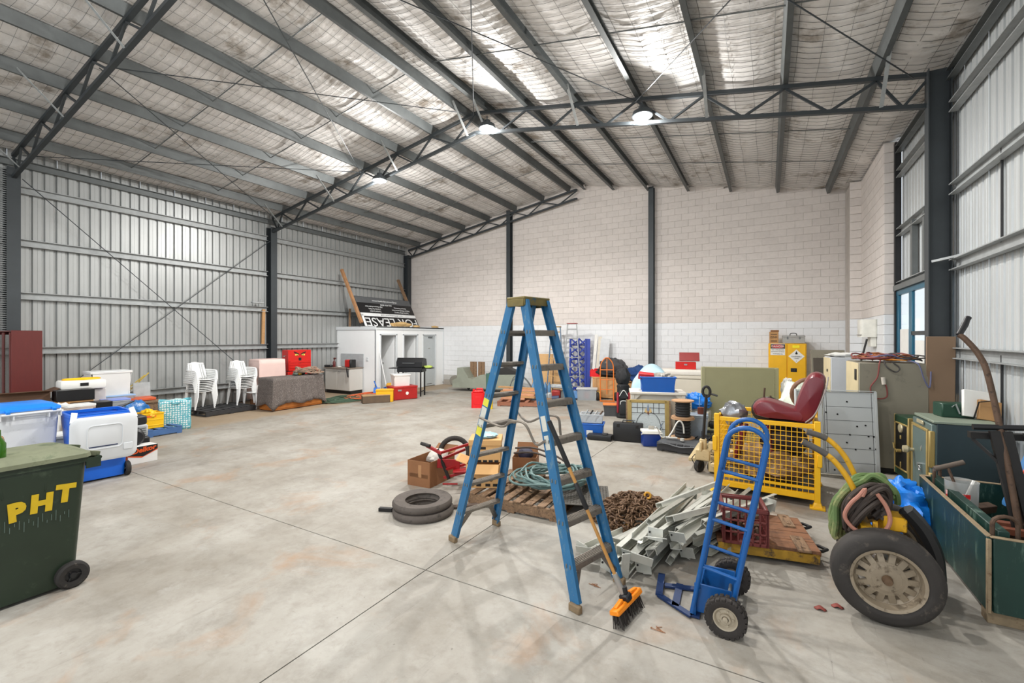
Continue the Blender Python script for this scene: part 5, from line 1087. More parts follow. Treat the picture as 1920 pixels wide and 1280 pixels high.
B().tube(coil(0, 0, .0, .1, .34, 14, .3, 24, 12, .5), .02, 6).to('rope_heap', mat('mixed_rope', (150, 130, 112), .8, 0, .3, 14, 0, (176, 66, 44), .35, 9), None, 'heap of mixed ropes and slings on the end of the grey blanket', 'rope', loc=onbench(.5, .08))
B().tube(smooth_path([onbench(.6, .0, .95), onbench(.84, -.1, .8), onbench(.9, -.14, .4), onbench(.92, -.2, .04), onbench(1.0, -.25, .03)], 6), .02, 6).to('rope_tail', mat('mixed_rope'), None, 'rope end trailing from the blanket down to the floor', 'rope')
for k, c in enumerate(((80, 92, 84), (206, 162, 50), (60, 62, 66))): B().blob((0, 0, .04), (.2, .12, .09), 12, 8, .2, 2, k).to('tool_item', mat('bench_item_%d' % k, c, .6), None, ['dull green tool on the blanket', 'yellow handled tool on the blanket', 'black tool on the blanket by the red chest'][k], 'tool', loc=onbench(.1 + .13 * k, .05 + .03 * k))
tc_ = thing('red_tool_chest', 'red roller tool chest with angry eyes decal behind the blanket', 'tool chest', (-12.4, 8.55, 0), 80)
B().box((0, 0, .5), (.7, .45, .86), .01).to('roller_cabinet', red, tc_); B().box((0, 0, 1.26), (.68, .42, .62), .01).to('top_chest', red, tc_)
for z in (1.06, 1.14, 1.22): B().box((0, -.215, z), (.6, .014, .07), .003).to('drawer', red, tc_)
for z in (.3, .5, .7, .86): B().box((0, -.23, z), (.62, .014, .15), .003).to('drawer', red, tc_)
for s in (-1, 1):
    e_ = B().prism([(0, 0), (.15, .07), (.16, .11), (.02, .05)], .004, (.02, -.214, 1.42), (90, 0, 0)) if s > 0 else B().prism([(0, 0), (-.15, .07), (-.16, .11), (-.02, .05)], .004, (-.02, -.214, 1.42), (90, 0, 0)); e_.to('eye_brow', blk2, tc_)
    B().lathe([(0, .004), (.05, .004), (.05, 0)], 18, (0, 0, 0), (90, 0, 0)).to('eye', mat('eye_yellow', (240, 214, 90), .4), tc_, loc=(s * .1, -.214, 1.425)).scale = (1, 1, .5)
    B().lathe([(0, .003), (.016, .003), (.016, 0)], 12, (s * .09, -.219, 1.42), (90, 0, 0)).to('pupil', blk2, tc_)
B().box((0, -.216, 1.24), (.08, .01, .2), .004).to('nose_print', blk2, tc_)
for s in (-1, 1): B().tube([(s * .34, -.05, 1.4), (s * .38, -.05, 1.38), (s * .38, .05, 1.38), (s * .34, .05, 1.4)], .012, 6).tube([(s * .34, -.05, 1.1), (s * .38, -.05, 1.1), (s * .38, .05, 1.1), (s * .34, .05, 1.1)], .012, 6).to('side_handle', chrome, tc_)
for x in (-.28, .28): B().lathe([(0, -.02), (.04, -.02), (.04, .02), (0, .02)], 12, (x, 0, .04), (90, 0, 0)).to('caster', dk, tc_)
ps = thing('sheeted_box', 'tall box under a pale pink sheet beside the red tool chest', 'box', (-12.55, 7.72, 0), 85); pink = mat('pale_pink_sheet', (222, 194, 186), .85, 0, .04, 4, .1)
def sheeted(u, v):
    a = 2 * pi * u; w = (max(abs(cos(a)), abs(sin(a)))); x, y = cos(a) / w * .36, sin(a) / w * .3
    f = 1 + .1 * v + .03 * v * sin(a * 11); return (x * f, y * f, 1.32 - 1.12 * v)
b = B().grid(sheeted, 56, 8, True); b.box((0, 0, 1.315), (.71, .59, .015), .003); b.to('sheet', pink, ps, solid=.004); B().box((0, 0, .65), (.68, .56, 1.3), .01).to('carton', kraftd, ps)

# stacks of white plastic chairs on a black plastic pallet
wp = mat('chair_white', (244, 245, 244), .35, 0, .02)
def plastic_chair(label, loc, rz, group):
    t = thing('plastic_chair', label, 'chair', loc, rz, group)
    for x, y in ((-.21, -.2), (.21, -.2), (-.2, .22), (.2, .22)):
        s = 1 if x > 0 else -1; B().tube([(x * 1.12, y * 1.12, 0), (x * 1.02, y * 1.02, .3), (x * .95, y * .95, .43)], [.018, .024, .028], 6).to('leg', wp, t)
    B().grid(lambda u, v: (lerp(-.22, .22, u), lerp(-.22, .2, v), .43 - .02 * sin(pi * u) + .02 * (1 - v)), 6, 6).to('seat', wp, t, solid=.012)
    b = B()
    def back(u, v): a = (u - .5) * 2; w = .22 - .03 * v; return (a * w, .2 + .14 * v - .05 * a * a, .45 + .42 * v - (.07 * a * a if v > .99 else 0))
    for u0, u1 in ((0, .1), (.16, .22), (.26, .74), (.78, .84), (.9, 1)):
        b.grid(lambda u, v: back(lerp(u0, u1, u), v), 1, 6)
    b.grid(lambda u, v: back(u, lerp(.86, 1, v)), 10, 2); b.to('backrest', wp, t, solid=.012)
    for s in (-1, 1): B().tube(smooth_path([(s * .2, .3, .66), (s * .25, .18, .665), (s * .25, -.06, .66), (s * .245, -.18, .63), (s * .235, -.22, .43)], 4), [.02] * 17, 6).to('arm', wp, t)
    return t
pl2 = pallet('plastic_pallet', 'flat black plastic pallet under the white chair stacks', (-12.45, 6.38, 0), 92, 1.25, 1.1, mat('black_pallet', (48, 48, 50), .55, 0, .2, 8), 9, 3, .14)
c0 = None
ordn = ['lowest', 'second from the bottom', 'third from the bottom', 'fourth from the bottom', 'fifth from the bottom', 'sixth from the bottom', 'seventh from the bottom', 'topmost']
for sn, (x, y, rz) in (('stack nearer the blue bag', (-12.55, 5.95, 95)), ('stack nearer the pink sheet', (-12.5, 6.95, 92))):
    for k in range(8):
        loc = (x + .006 * k, y + .006 * k, (.14 if 'bag' in sn else .0 + .14) + .043 * k); lab = 'white plastic chair, %s of the %s' % (ordn[k], sn)
        if c0 is None: c0 = plastic_chair(lab, loc, rz, 'stacked plastic chairs')
        else: clone(c0, loc, rz, lab, 'stacked plastic chairs')
clone(c0, (-12.55, 7.55 - .1, 0), 10, 'single white plastic chair half hidden by the grey blanket', 'stacked plastic chairs').location = (-12.3, 7.28, 0)

# ---------------------------------------------------------------- things along the block wall behind the ladder
def jerry(label, loc, rz, w, d, h, m):
    t = thing('jerry_can', label, 'fuel can', loc, rz)
    B().prism(rrect(w, d, .05), h * .82, (0, 0, 0)).to('can_body', m, t)
    B().box((0, 0, h * .86), (w * .86, d * .9, h * .1), .02).to('shoulder', m, t)
    B().tube([(-w * .1, 0, h * .88), (-w * .1, 0, h), (w * .32, 0, h), (w * .36, 0, h * .88)], .022, 8).to('handle', m, t); B().cyl((-w * .3, 0, h * .86), (-w * .34, 0, h * .98), .035, 12).to('cap', m, t)
    B().box((0, -d / 2, h * .4), (w * .6, .01, h * .4), .004).to('recess', m, t); return t
jerry('large red plastic fuel can on the floor left of the blue ladder', (-7.0, 10.35, 0), 30, .36, .26, .52, mat('jerry_red', (222, 20, 26), .35, 0, .03))
jerry('small yellow fuel can half behind the blue ladder rail', (-6.62, 10.32, 0), 25, .2, .2, .34, mat('jerry_yellow', (236, 200, 20), .4))
mt = thing('shaped_fibreglass_shell', 'grey-green moulded trailer shell on wheels against the block wall', 'trailer', (-8.9, 13.7, 0), 12)
shell = mat('grey_green_shell', (142, 146, 132), .5, 0, .12, 4)
B().prism([(-1.2, .1), (1.2, .1), (1.2, .62), (-.1, .58), (-.28, .5), (-.42, .42), (-.56, .46), (-.68, .66), (-.78, .82), (-1.0, .82), (-1.02, .45), (-1.2, .36)], .7, (0, .35, .02), (90, 0, 0)).to('shell', shell, mt)
B().lathe([(0, -.1), (.16, -.1), (.19, -.05), (.19, .05), (.16, .1), (0, .1)], 22, (-1.16, -.2, .36), (90, 0, 0)).to('roller', mat('grey_roller', (126, 122, 112), .6), mt)
for i in range(4): B().box((-.66 + .135 * i + (.05 if i > 1 else 0), .2, .62), (.125, .05, .84), .006).to('board', wood_old, mt)
B().box((.28, -.38, .34), (.3, .03, .66), .01).to('green_board', mat('dull_green_board', (68, 104, 92), .6), mt)
b = B(); b.prism([(-.6, 0), (.62, 0), (.62, .06), (.1, .26), (-.2, .2)], .5, (.7, .25, .63), (90, 0, 0)); b.to('dark_cover', mat('dark_cover', (42, 40, 38), .7, 0, .1, 6, .2), mt)
for x in (-.7, .7): B().lathe([(0, -.03), (.05, -.03), (.05, .03), (0, .03)], 12, (x, 0, .07), (90, 0, 0)).to('caster', dk, mt)
p3 = pallet('red_timber_pallet', 'reddish timber pallet of offcuts behind the blue ladder', (-6.15, 11.5, 0), 18, 1.4, 1.0, mat('reddish_timber', (148, 96, 72), .7, 0, .2, 5), 6)
rn = random.Random(31); posn = ['lowest on its left', 'next above on its left', 'longest across the pallet', 'tilted over the stack', 'short one at the front', 'topmost at the back']
for i in range(6):
    o = B().box((0, 0, 0), (rn.uniform(.7, 1.5), .1, .05), .003).to('timber_offcut', wood if i % 2 else mat('pink_timber', (196, 142, 108), .7, 0, .15, 5), None, 'pale timber offcut on the reddish pallet, ' + posn[i], 'timber', 'timber offcuts', loc=(-6.35 + .1 * rn.uniform(-1, 1), 11.3 + .1 * i, .17 + .052 * i), rz=18 + rn.uniform(-14, 14))
t = thing('water_bottle_pack', 'shrink-wrapped pack of blue bottles behind the timber offcuts', 'bottles', (-5.95, 12.2, .0), 20)
for i in range(5):
    for j in range(2): B().lathe([(0, 0), (.045, 0), (.05, .03), (.045, .22), (.018, .3), (.02, .33), (0, .33)], 12, (-.24 + i * .12, -.06 + j * .12, .26)).to('bottle', mat('blue_bottle', (120, 166, 206), .2, 0, .05, 5, trans=.3), t)
B().box((0, 0, .13), (.66, .34, .26), .01).to('carton', mat('white_blue_carton', (176, 196, 214), .6, 0, .1, 8), t)
en = thing('engine_part', 'red and grey engine parts heaped on the pallet end', 'engine', (-5.25, 11.75, .0), 15)
for c, d, m in (((0, 0, .32), (.24, .2, .26), mat('engine_red', (150, 44, 40), .5, 0, .2, 14)), ((.22, .05, .28), (.2, .2, .3), galvd), ((-.2, .02, .26), (.16, .16, .2), galv), ((.05, -.02, .55), (.4, .2, .12), galv), ((.0, .1, .12), (.6, .4, .2), wood_old)): B().box(c, d, .03, (rn.uniform(-8, 8), 0, rn.uniform(-25, 25))).to('engine_block', m, en)
B().cyl((-.1, -.15, .22), (.1, -.15, .24), .07, 14).to('motor', mat('navy_motor', (46, 60, 90), .5), en)
B().box((0, 0, 0), (.14, .12, .18), .02).to('blue_pump', mat('pump_blue', (24, 104, 176), .4), None, 'small blue pump beside the red engine parts', 'pump', loc=(-5.6, 11.6, .42), rz=20)

def lean_ladder(name, label, x, y, w0, w1, h, n, m, lean=8, rz=0, st=None, cap=None, tr=.035):
    t = thing(name, label, 'ladder', (x, y, 0), rz, rx=-lean)
    for s in (-1, 1): B().flat((s * w0 / 2, 0, 0), (s * w1 / 2, 0, h), tr, .07, (0, 1, 0)).to('rail', m, t)
    for i in range(1, n + 1): k = i / (n + .6); w = lerp(w0, w1, k); B().box((0, 0, h * k), (w - .02, .08, .03), .004).to('step', st or m, t)
    B().box((0, .02, h), (w1 + .06, .16, .03), .006).to('top_cap', cap or m, t); return t
aw = mat('pale_aluminium', (150, 151, 150), .4, .3, .05, 8)
ld = lean_ladder('aluminium_ladder', 'pale aluminium step ladder with a red top leaning on the block wall', -5.68, 13.95, .62, .3, 2.42, 7, aw, 4, 18, cap=mat('dull_red_cap', (166, 92, 92), .6))
lean_ladder('grey_step_ladder', 'grey step ladder leaning on the block wall behind the big blue ladder', -6.35, 14.1, .6, .3, 2.32, 7, mat('blue_grey_rail', (92, 112, 132), .45, .2, .1, 8), 4, 15, cap=mat('tan_cap', (172, 140, 92), .6), st=mat('tan_tread', (190, 150, 96), .7))
bf = thing('blue_lattice_frame', 'folded blue lattice frames leaning upright against the block wall', 'frame', (-5.5, 14.3, 0), 16, rx=-5)
bfm = mat('lattice_blue', (22, 54, 156), .4, 0, .08)
for x in (-.36, -.08, .16): B().box((x, .0, .95), (.06, .08, 1.9), .004).to('upright', bfm, bf)
B().box((.25, .02, .95), (.12, .1, 1.9), .006).to('upright', bfm, bf)
for k in range(7):
    for x0, x1 in ((-.36, -.08), (-.08, .16)): B().flat((x0, 0, .1 + .26 * k), (x1, 0, .3 + .26 * k), .05, .02, (0, 1, 0)).to('lattice_bar', bfm, bf); B().flat((x0, .05, .36 + .26 * k), (x1, .05, .12 + .26 * k), .05, .02, (0, 1, 0)).to('lattice_bar', bfm, bf)
for k in range(4): B().box((-.08, .09, .2 + .5 * k), (.6, .03, .05), .004).to('cross_bar', bfm, bf)
for i, (x, w, h, m, la) in enumerate(((-5.08, .1, 2.05, mat('white_board', (226, 224, 218), .6), 'white board edge leaning beside the blue lattice frames'), (-4.94, .12, 1.98, mat('cream_board', (214, 206, 190), .6), 'cream board edge leaning on the block wall next to the white one'), (-4.76, .3, 1.9, mat('pale_grey_board', (206, 208, 210), .5), 'pale grey sheet leaning behind the cream board'))):
    B().box((0, 0, h / 2), (w, .03, h), .003, (-6, 4, 0)).to('leaning_board', m, None, la, 'board', loc=(x, 14.45, 0.0), rz=14)
B().box((0, 0, .5), (.74, .03, 1.36), .004, (-8, 0, 0)).to('plywood_sheet', mat('ply', (206, 164, 112), .7, 0, .06, 4, st=(1, 1, 6)), None, 'bare plywood sheet leaning on the block wall behind the ladder', 'plywood', loc=(-6.95, 14.35, .18), rz=10)
B().box((0, 0, .72), (.3, .03, 1.44), .004, (-6, 0, 0)).to('plywood_strip', mat('ply', ), None, 'narrow plywood strip leaning behind the grey step ladder', 'plywood', loc=(-6.4, 14.45, 0.0), rz=10)
B().box((0, 0, 0), (.07, .05, 1.4), .002).to('slotted_post', white, None, 'white slotted post standing against the dark wall column', 'post', loc=(-8.68, 14.5, .7))
th_ = thing('steel_trolley_frame', 'bent grey tube frames lying behind the timber offcuts', 'tube frame', (-6.9, 12.7, 0), 10)
for k in range(2): B().tube(smooth_path([(-.5, .1 * k, .02), (-.3, .1 * k, .55 + .1 * k), (.1, .1 * k, .62), (.5, .1 * k, .03)], 6), .014, 6).to('tube', galvd, th_)

# orange hand truck, timber crate, bundles
oh = thing('orange_hand_truck', 'orange tube hand truck standing before the long timber crate', 'hand truck', (-4.28, 13.35, 0), 22)
om = mat('truck_orange', (226, 122, 44), .45, 0, .06)
for s in (-1, 1): B().tube(smooth_path([(s * .2, 0, .03), (s * .2, .02, .9), (s * .17, .02, 1.15), (s * .06, .02, 1.3), (0, .02, 1.32)], 5), .017, 8).to('rail', om, oh)
B().cyl((0, .01, .2), (0, .02, 1.3), .013, 8).to('centre_bar', om, oh)
for z in (.35, .65, .95): B().cyl((-.2, .01, z), (.2, .01, z), .013, 8).to('rung', om, oh)
B().box((0, -.12, .015), (.44, .22, .012), .003).to('toe_plate', om, oh)
for s in (-1, 1): B().lathe([(.03, -.04), (.11, -.045), (.13, -.03), (.13, .03), (.11, .045), (.03, .04)], 22, (s * .28, .08, .13), (0, 90, 0), loop=True).to('wheel', rubber, oh)
tcx = thing('long_timber_crate', 'long pale timber crate low along the block wall', 'crate', (-3.9, 14.1, 0), 4)
B().box((0, 0, .34), (2.0, .6, .62), .006).to('crate_body', mat('osb', (196, 150, 100), .75, 0, .12, 5), tcx); B().box((0, 0, .665), (2.04, .64, .03), .004).to('lid', mat('osb'), tcx)
for i in range(3): B().box((-.9 + i * .9, -.31, .34), (.08, .02, .62)).to('batten', wood, tcx)
def bundle(name, label, loc, d, m, rz=0, seed=1, amp=.25, cat='bundle', fr=2.5): return B().blob((0, 0, d[2] / 2), d, 26, 16, amp, fr, seed, .85).to(name, m, None, label, cat, loc=loc, rz=rz)
grcl = mat('charcoal_cloth', (70, 70, 72), .9, 0, .25, 5, .3, (132, 128, 122), .35, 4); ncl = mat('navy_cloth', (24, 62, 116), .75, 0, .15, 5, .3); bcl = mat('black_cloth', (30, 30, 32), .75, 0, .2, 6, .3)
bundle('grey_blanket_bundle', 'charcoal and grey blanket bundle on the timber crate behind the orange hand truck', (-4.3, 14.05, .68), (.9, .55, .6), grcl, 4, 2)
bundle('dark_clothing', 'dark clothing spread under the grey blanket bundle', (-4.4, 14.0, .68), (1.0, .55, .3), bcl, 0, 7)
t = jerry('red can lying on the timber crate beside the dark clothing', (-4.85, 13.95, .68), 15, .36, .24, .24, mat('jerry_red'))
bundle('blue_jacket', 'blue jacket bundle on the timber crate beside the golf bag', (-3.35, 13.35, .6), (.62, .5, .5), ncl, 15, 3, .3, 'jacket')
bundle('tan_hat', 'tan hat lying behind the blue jacket', (-3.2, 13.95, .68), (.45, .35, .2), mat('tan_felt', (206, 176, 134), .8), 0, 5, .15, 'hat')
t = open_carton('brown_carton', 'brown carton under the blue jacket', (-3.3, 13.4, 0), 8, .6, .5, .6, kraft, ())
tb1 = tub('clear_storage_tub', 'clear tub of colourful parcels on the floor by the orange hand truck', (-4.92, 13.35, 0), 18, .62, .42, .34, clear, mat('cloudy_lid', (206, 206, 202), .4, 0, .05))
for k, (x, c) in enumerate(((-.18, (96, 142, 196)), (0, (190, 80, 70)), (.17, (224, 196, 110)))): B().box((x, -.02, .14), (.16, .3, .22), .02).to('parcel', mat('parcel_%d' % k, c, .6), None, ['blue parcel at the left inside the clear tub', 'red parcel in the middle of the clear tub', 'yellow parcel at the right inside the clear tub'][k], 'parcel', 'parcels in the clear tub', loc=(-4.92 + x * .9, 13.35 + x * .3, .01), rz=18)
ob = tub('orange_lid_tub', 'dark grey tub with an orange lid on the floor by the golf bag', (-3.38, 10.95, 0), 20, .42, .34, .27, mat('smoke_grey_tub', (72, 74, 76), .4), mat('truck_orange'))
gf = thing('golf_bag', 'black golf bag with red panels and a hooded top standing on the floor', 'golf bag', (-3.05, 10.78, 0), 20, rx=-6)
B().lathe([(0, 0), (.15, 0), (.165, .02), (.16, .1), (.15, .4), (.14, .72), (.15, .74), (.15, .78), (.13, .8), (0, .8)], 26).to('bag_body', bcl, gf)
B().box((-.0, -.15, .24), (.22, .1, .32), .04, (0, 0, 0), 1, 2).to('lower_pocket', bcl, gf); B().box((0, -.15, .55), (.2, .07, .22), .03).to('upper_pocket', bcl, gf)
for s in (-1, 1): B().box((s * .13, -.06, .36), (.05, .14, .5), .02).to('red_panel', mat('dark_red_fabric', (146, 28, 44), .7), gf, 'dark red side panel')
B().tube(smooth_path([(-.08, -.19, .32), (-.06, -.21, .4), (.06, -.21, .4), (.08, -.19, .32)], 5), .008, 6).tube(smooth_path([(-.1, -.18, .52), (0, -.2, .66), (.1, -.18, .52)], 5), .008, 6).to('piping', paper, gf)
B().blob((0, 0, .98), (.36, .36, .46), 22, 14, .2, 3, 6).to('hood', bcl, gf)
B().tube(smooth_path([(.15, .0, .75), (.22, .0, .5), (.16, 0, .2)], 5), .018, 6).to('strap', bcl, gf)
bt2 = tub('blue_tote', 'blue tote crate with a clear tray of tools on top', GP(1110, 817) + (0,), 14, .46, .34, .27, mat('tote_blue', (24, 96, 186), .4, 0, .05))
B().box((-.03, -.175, .1), (.12, .004, .09), .002).to('label', paper, bt2)
tub('clear_tray', 'clear plastic tray of tools resting on the blue tote', GP(1110, 817) + (.28,), 16, .44, .3, .17, clear)
for k in range(4): x, y = GP(1110, 817); B().cyl((x - .2 + .09 * k, y - .04, .3), (x - .1 + .1 * k, y + .06, .5), .016, 8).to('hand_tool', [galv, dk, alu, rustd][k], None, 'hand tool poking out of the clear tray, ' + ['first from its left', 'second from its left', 'third from its left', 'last to its right'][k], 'tool', 'tools in the clear tray')
def case(name, label, loc, rz, w, d, h, handle=True, ax='z'):
    t = thing(name, label, 'case', loc, rz); B().box((0, -d / 4, h / 2), (w, d / 2 - .004, h), .02, seg=2).to('shell', black, t); B().box((0, d / 4, h / 2), (w, d / 2 - .004, h), .02, seg=2).to('shell', black, t)
    if handle: B().tube([(-.1, 0, h - .01), (-.09, 0, h + .04), (.09, 0, h + .04), (.1, 0, h - .01)], .012, 6).to('handle', black, t)
    for s in (-1, 1): B().box((s * w * .32, -d / 2 - .002, h * .85), (.05, .012, .06), .004).to('latch', dk, t)
    return t
case('black_tool_case', 'black hard tool case standing upright before the leadlight window', (-2.28, 8.38, 0), 8, .54, .16, .35)
t = thing('slim_black_case', 'slim black drill case lying flat beside the upright black case', 'case', (-2.78, 8.25, 0), 6); B().box((0, 0, .055), (.46, .22, .1), .02, seg=2).to('shell', black, t); B().box((.1, -.02, .115), (.1, .12, .03), .01).to('handle', black, t)
ck = thing('cooler_box', 'small blue and white cooler box on the floor before the leadlight window', 'cooler', (-1.84, 8.27, 0), 25)
B().box((0, 0, .12), (.31, .24, .24), .02, (0, 0, 0), 1, 2).to('cooler_body', mat('cooler_blue', (24, 56, 132), .4), ck); B().box((0, 0, .255), (.33, .26, .05), .015, seg=2).to('lid', mat('cooler_white', (224, 222, 214), .4), ck); B().tube([(-.165, -.03, .2), (-.17, -.14, .24), (.17, -.14, .24), (.165, -.03, .2)], .013, 6).to('handle', mat('cooler_white'), ck); B().box((.02, .04, .3), (.1, .02, .08), .004).to('card', mat('grey_card', (176, 170, 160), .6), ck)
# white cabinet with leadlight window
wc = thing('white_cabinet', 'white chest with a framed front behind the leadlight window', 'cabinet', (-1.95, 9.3, 0), 17)
wpm = mat('antique_white', (222, 216, 204), .5, 0, .04, 4)
B().box((0, .1, .42), (.95, .5, .8), .006).to('body', wpm, wc); B().box((0, .06, .845), (1.06, .66, .05), .008).to('top', wpm, wc)
for s in (-1, 1): B().box((s * .48, -.2, .41), (.07, .07, .82), .006).to('corner_post', wpm, wc); B().prism([(0, 0), (-s * .14, 0), (0, -.14)], .03, (s * .45, -.19, .82), (90, 0, 0)).to('corner_bracket', wpm, wc)
B().box((.53, .14, .4), (.06, .02, .74), .01).to('drape', mat('off_white_sheet', (214, 214, 206), .85, 0, .05, 5, .2), wc)
lw_ = thing('leadlight_window', 'leadlight window panel with a floral motif in a gold frame', 'window panel', (-1.98, 8.7, 0), 17, rx=-7)
B().box((0, 0, .36), (.62, .012, .68)).to('pane', mat('rippled_glass', (196, 204, 204), .22, 0, .08, 9, .3, bsc=30), lw_)
for s in (-1, 1): B().box((s * .345, 0, .37), (.08, .05, .74), .006).to('frame', gold, lw_); B().box((s * .395, .01, .37), (.03, .06, .76), .004).to('outer_frame', wood_old, lw_)
B().box((0, 0, .035), (.7, .05, .07), .006).box((0, 0, .72), (.7, .05, .06), .006).to('frame', gold, lw_)
lead = mat('lead_came', (70, 70, 72), .5, .3)
def came(P, r=.005): B().tube([(x, -.01, z) for x, z in P], r, 5).to('lead_strip', lead, lw_)
for x in (-.2, -.1, .1, .2): came([(x, .5), (x, .7)])
for z in (.5, .6): came([(-.31, z), (.31, z)])
for z in (.2, .35): came([(-.31, z), (-.24, z)]); came([(.24, z), (.31, z)])
for s in (-1, 1): came([(s * .02, .53), (s * .14, .47), (s * .2, .38), (s * .235, .25), (s * .2, .14), (s * .1, .07)])
for s, m in ((-1, mat('amber_glass', (206, 176, 120), .3)), (1, mat('amber_glass'))): B().prism([(0, .49), (s * .07, .52), (s * .05, .58), (0, .62)], .012, (0, -.004, 0), (90, 0, 0)).to('glass_petal', m, lw_)
B().prism([(0, .52), (.03, .56), (0, .68), (-.03, .56)], .014, (0, -.005, 0), (90, 0, 0)).to('glass_petal', mat('blue_grey_glass', (116, 130, 150), .3), lw_); B().prism([(0, .46), (.02, .5), (0, .54), (-.02, .5)], .016, (0, -.006, 0), (90, 0, 0)).to('glass_petal', mat('brown_glass', (96, 48, 36), .3), lw_)
for s in (-1, 1): B().prism([(s * .27, .33), (s * .21, .27), (s * .27, .2), (s * .235, .27)], .012, (0, -.005, 0), (90, 0, 0)).to('glass_leaf', mat('blue_grey_glass'), lw_)
bt3 = tub('blue_open_tote', 'bright blue tote of silver odds and ends on the white chest', (-1.93, 9.25, .87), 17, .66, .42, .3, mat('tote_blue'))
bundle('silver_odds', 'silvery wire and fittings filling the blue tote on the chest', (-1.83, 9.28, 1.0), (.44, .32, .24), mat('silver_scrap', (176, 172, 164), .5, .2, .3, 18, .5), 17, 6, .4, 'hardware', 5)
B().box((0, 0, .12), (.3, .2, .12), .01, (8, 6, 10)).to('red_packet', mat('packet_red', (190, 40, 44), .5, 0, .1, 12, 0, (226, 210, 206), .25, 20), None, 'red packet in the left end of the blue tote on the chest', 'packet', loc=(-2.13, 9.18, 1.05))
ch_ = thing('covered_armchair', 'armchair under a light blue sheet behind the white chest', 'armchair', (-2.3, 10.5, 0), 14); lbs = mat('light_blue_sheet', (176, 206, 218), .85, 0, .06, 5, .25, (206, 222, 228), .3, 3)
def hood(u, v):
    x = lerp(-.46, .46, u); a = pi * u; top = .9 + .42 * sin(a) ** .6
    if v < .35: k = v / .35; return (x * (.8 + .2 * k), .35 - .45 * k, top * (1 - .06 * k))
    k = (v - .35) / .65; return (x * (1 + .08 * k), -.1 - .3 * k ** .5 - .02 * sin(u * 30) * k, top * .94 * (1 - k) + .05 * k)
B().grid(hood, 28, 18).to('sheet', lbs, ch_, solid=.01); B().box((0, .3, .5), (.78, .3, .95), .08, (0, 0, 0), 1, 3).box((0, .05, .3), (.78, .6, .5), .06).to('chair_body', lbs, ch_)
bn = thing('white_chest_freezer', 'long cream chest with a folded white cover on top before the block wall', 'chest', (-1.65, 13.0, 0), 6)
B().box((0, 0, .43), (2.0, .75, .82), .015).to('body', mat('cream_enamel', (214, 206, 190), .45, 0, .04, 3), bn); B().box((0, 0, .885), (2.04, .78, .08), .015).to('lid', mat('cream_enamel'), bn)
B().box((0, -.01, 1.14), (1.9, .76, .16), .05, (0, 0, 0), 1, 3).to('folded_cover', mat('quilted_cover', (226, 220, 210), .85, 0, .06, 8, .3), None, 'folded off-white quilted cover on the long cream chest', 'cover', loc=(-1.65, 13.0, -.14), rz=6)
tq = thing('red_tool_box', 'small red tool box with its lid open on the folded white cover', 'toolbox', (-1.95, 12.95, 1.08), 10); B().box((0, 0, .1), (.52, .24, .2), .008).to('body', red, tq); B().box((.1, .22, .33), (.52, .26, .03), .006, (60, 0, 0)).to('lid', mat('dull_red', (150, 52, 50), .4), tq); B().box((0, -.125, .13), (.08, .012, .04), .003).to('latch', chrome, tq)
bundle('blue_tarp_roll', 'rolled blue tarp tied with cord lying on the white boards', (-1.28, 9.55, .5), (.62, .32, .34), mat('blue_tarp'), -8, 12, .3, 'tarp', 3.5)
for dx in (-.12, .12): B().tube([(.0, .15 * cos(a), .17 + .16 * sin(a)) for a in [2 * pi * k / 14 for k in range(14)]], .008, 5, True).to('tie_cord', mat('tie_cord', (150, 190, 214), .6), None, 'pale cord tied round the blue tarp roll, ' + ('left one' if dx < 0 else 'right one'), 'cord', 'tarp cords', loc=(-1.28 + dx, 9.55 - dx * .14, .5))
B().box((0, 0, .25), (.62, .3, .5), .02).to('white_bin_lid', mat('antique_white'), None, 'off-white box under the blue tarp roll', 'box', loc=(-1.3, 9.6, 0), rz=-6)
B().box((0, 0, .36), (.5, .03, .74), .004, (-10, 0, 0)).to('white_shelf_board', mat('taupe_board', (150, 138, 122), .6), None, 'brownish shelf board leaning beside the white chest', 'board', loc=(-1.5, 9.05, 0), rz=14)
def drum(label, x, y, z, r, h):
    t = thing('cable_drum', label, 'cable drum', (x, y, z), 0)
    for k in (0, h): B().lathe([(0, k), (r, k), (r, k + .02), (0, k + .02)], 28).to('flange', mat('drum_board', (186, 146, 110), .8, 0, .1, 6), t)
    B().lathe([(r * .62, .02)] + [(r * .62 + (.012 if i % 2 else 0), .02 + (h - .02) * i / 12) for i in range(13)], 24).to('wound_cable', bcl, t)
drum('lower wooden cable drum wound with black cable by the pegboard', -1.32, 8.45, .155, .2, .34); drum('upper wooden cable drum stacked by the pegboard', -1.32, 8.45, .52, .19, .29)
bpl = pallet('black_pallet', 'black plastic pallet with a folded rubber mat beside the pallet jack', (-1.22, 8.35, 0), -8, .78, .9, mat('black_pallet'), 7, 3, .15)
mt_ = B().grid(lambda u, v: (lerp(-.36, .38, u), lerp(-.45, .12, v), .16 + .015 * sin(u * 9) * (1 - v) - .03 * (v < .12)), 16, 10).to('rubber_mat', mat('grey_rubber_mat', (74, 76, 78), .55, 0, .12, 8, .2), None, 'grey rubber mat folded over the black plastic pallet', 'mat', solid=.008, loc=(-1.24, 8.3, 0), rz=-8)
sh = thing('shower_hose', 'chrome tap and white hose lying on the rubber mat', 'tap', (-1.42, 8.12, .17), 10)
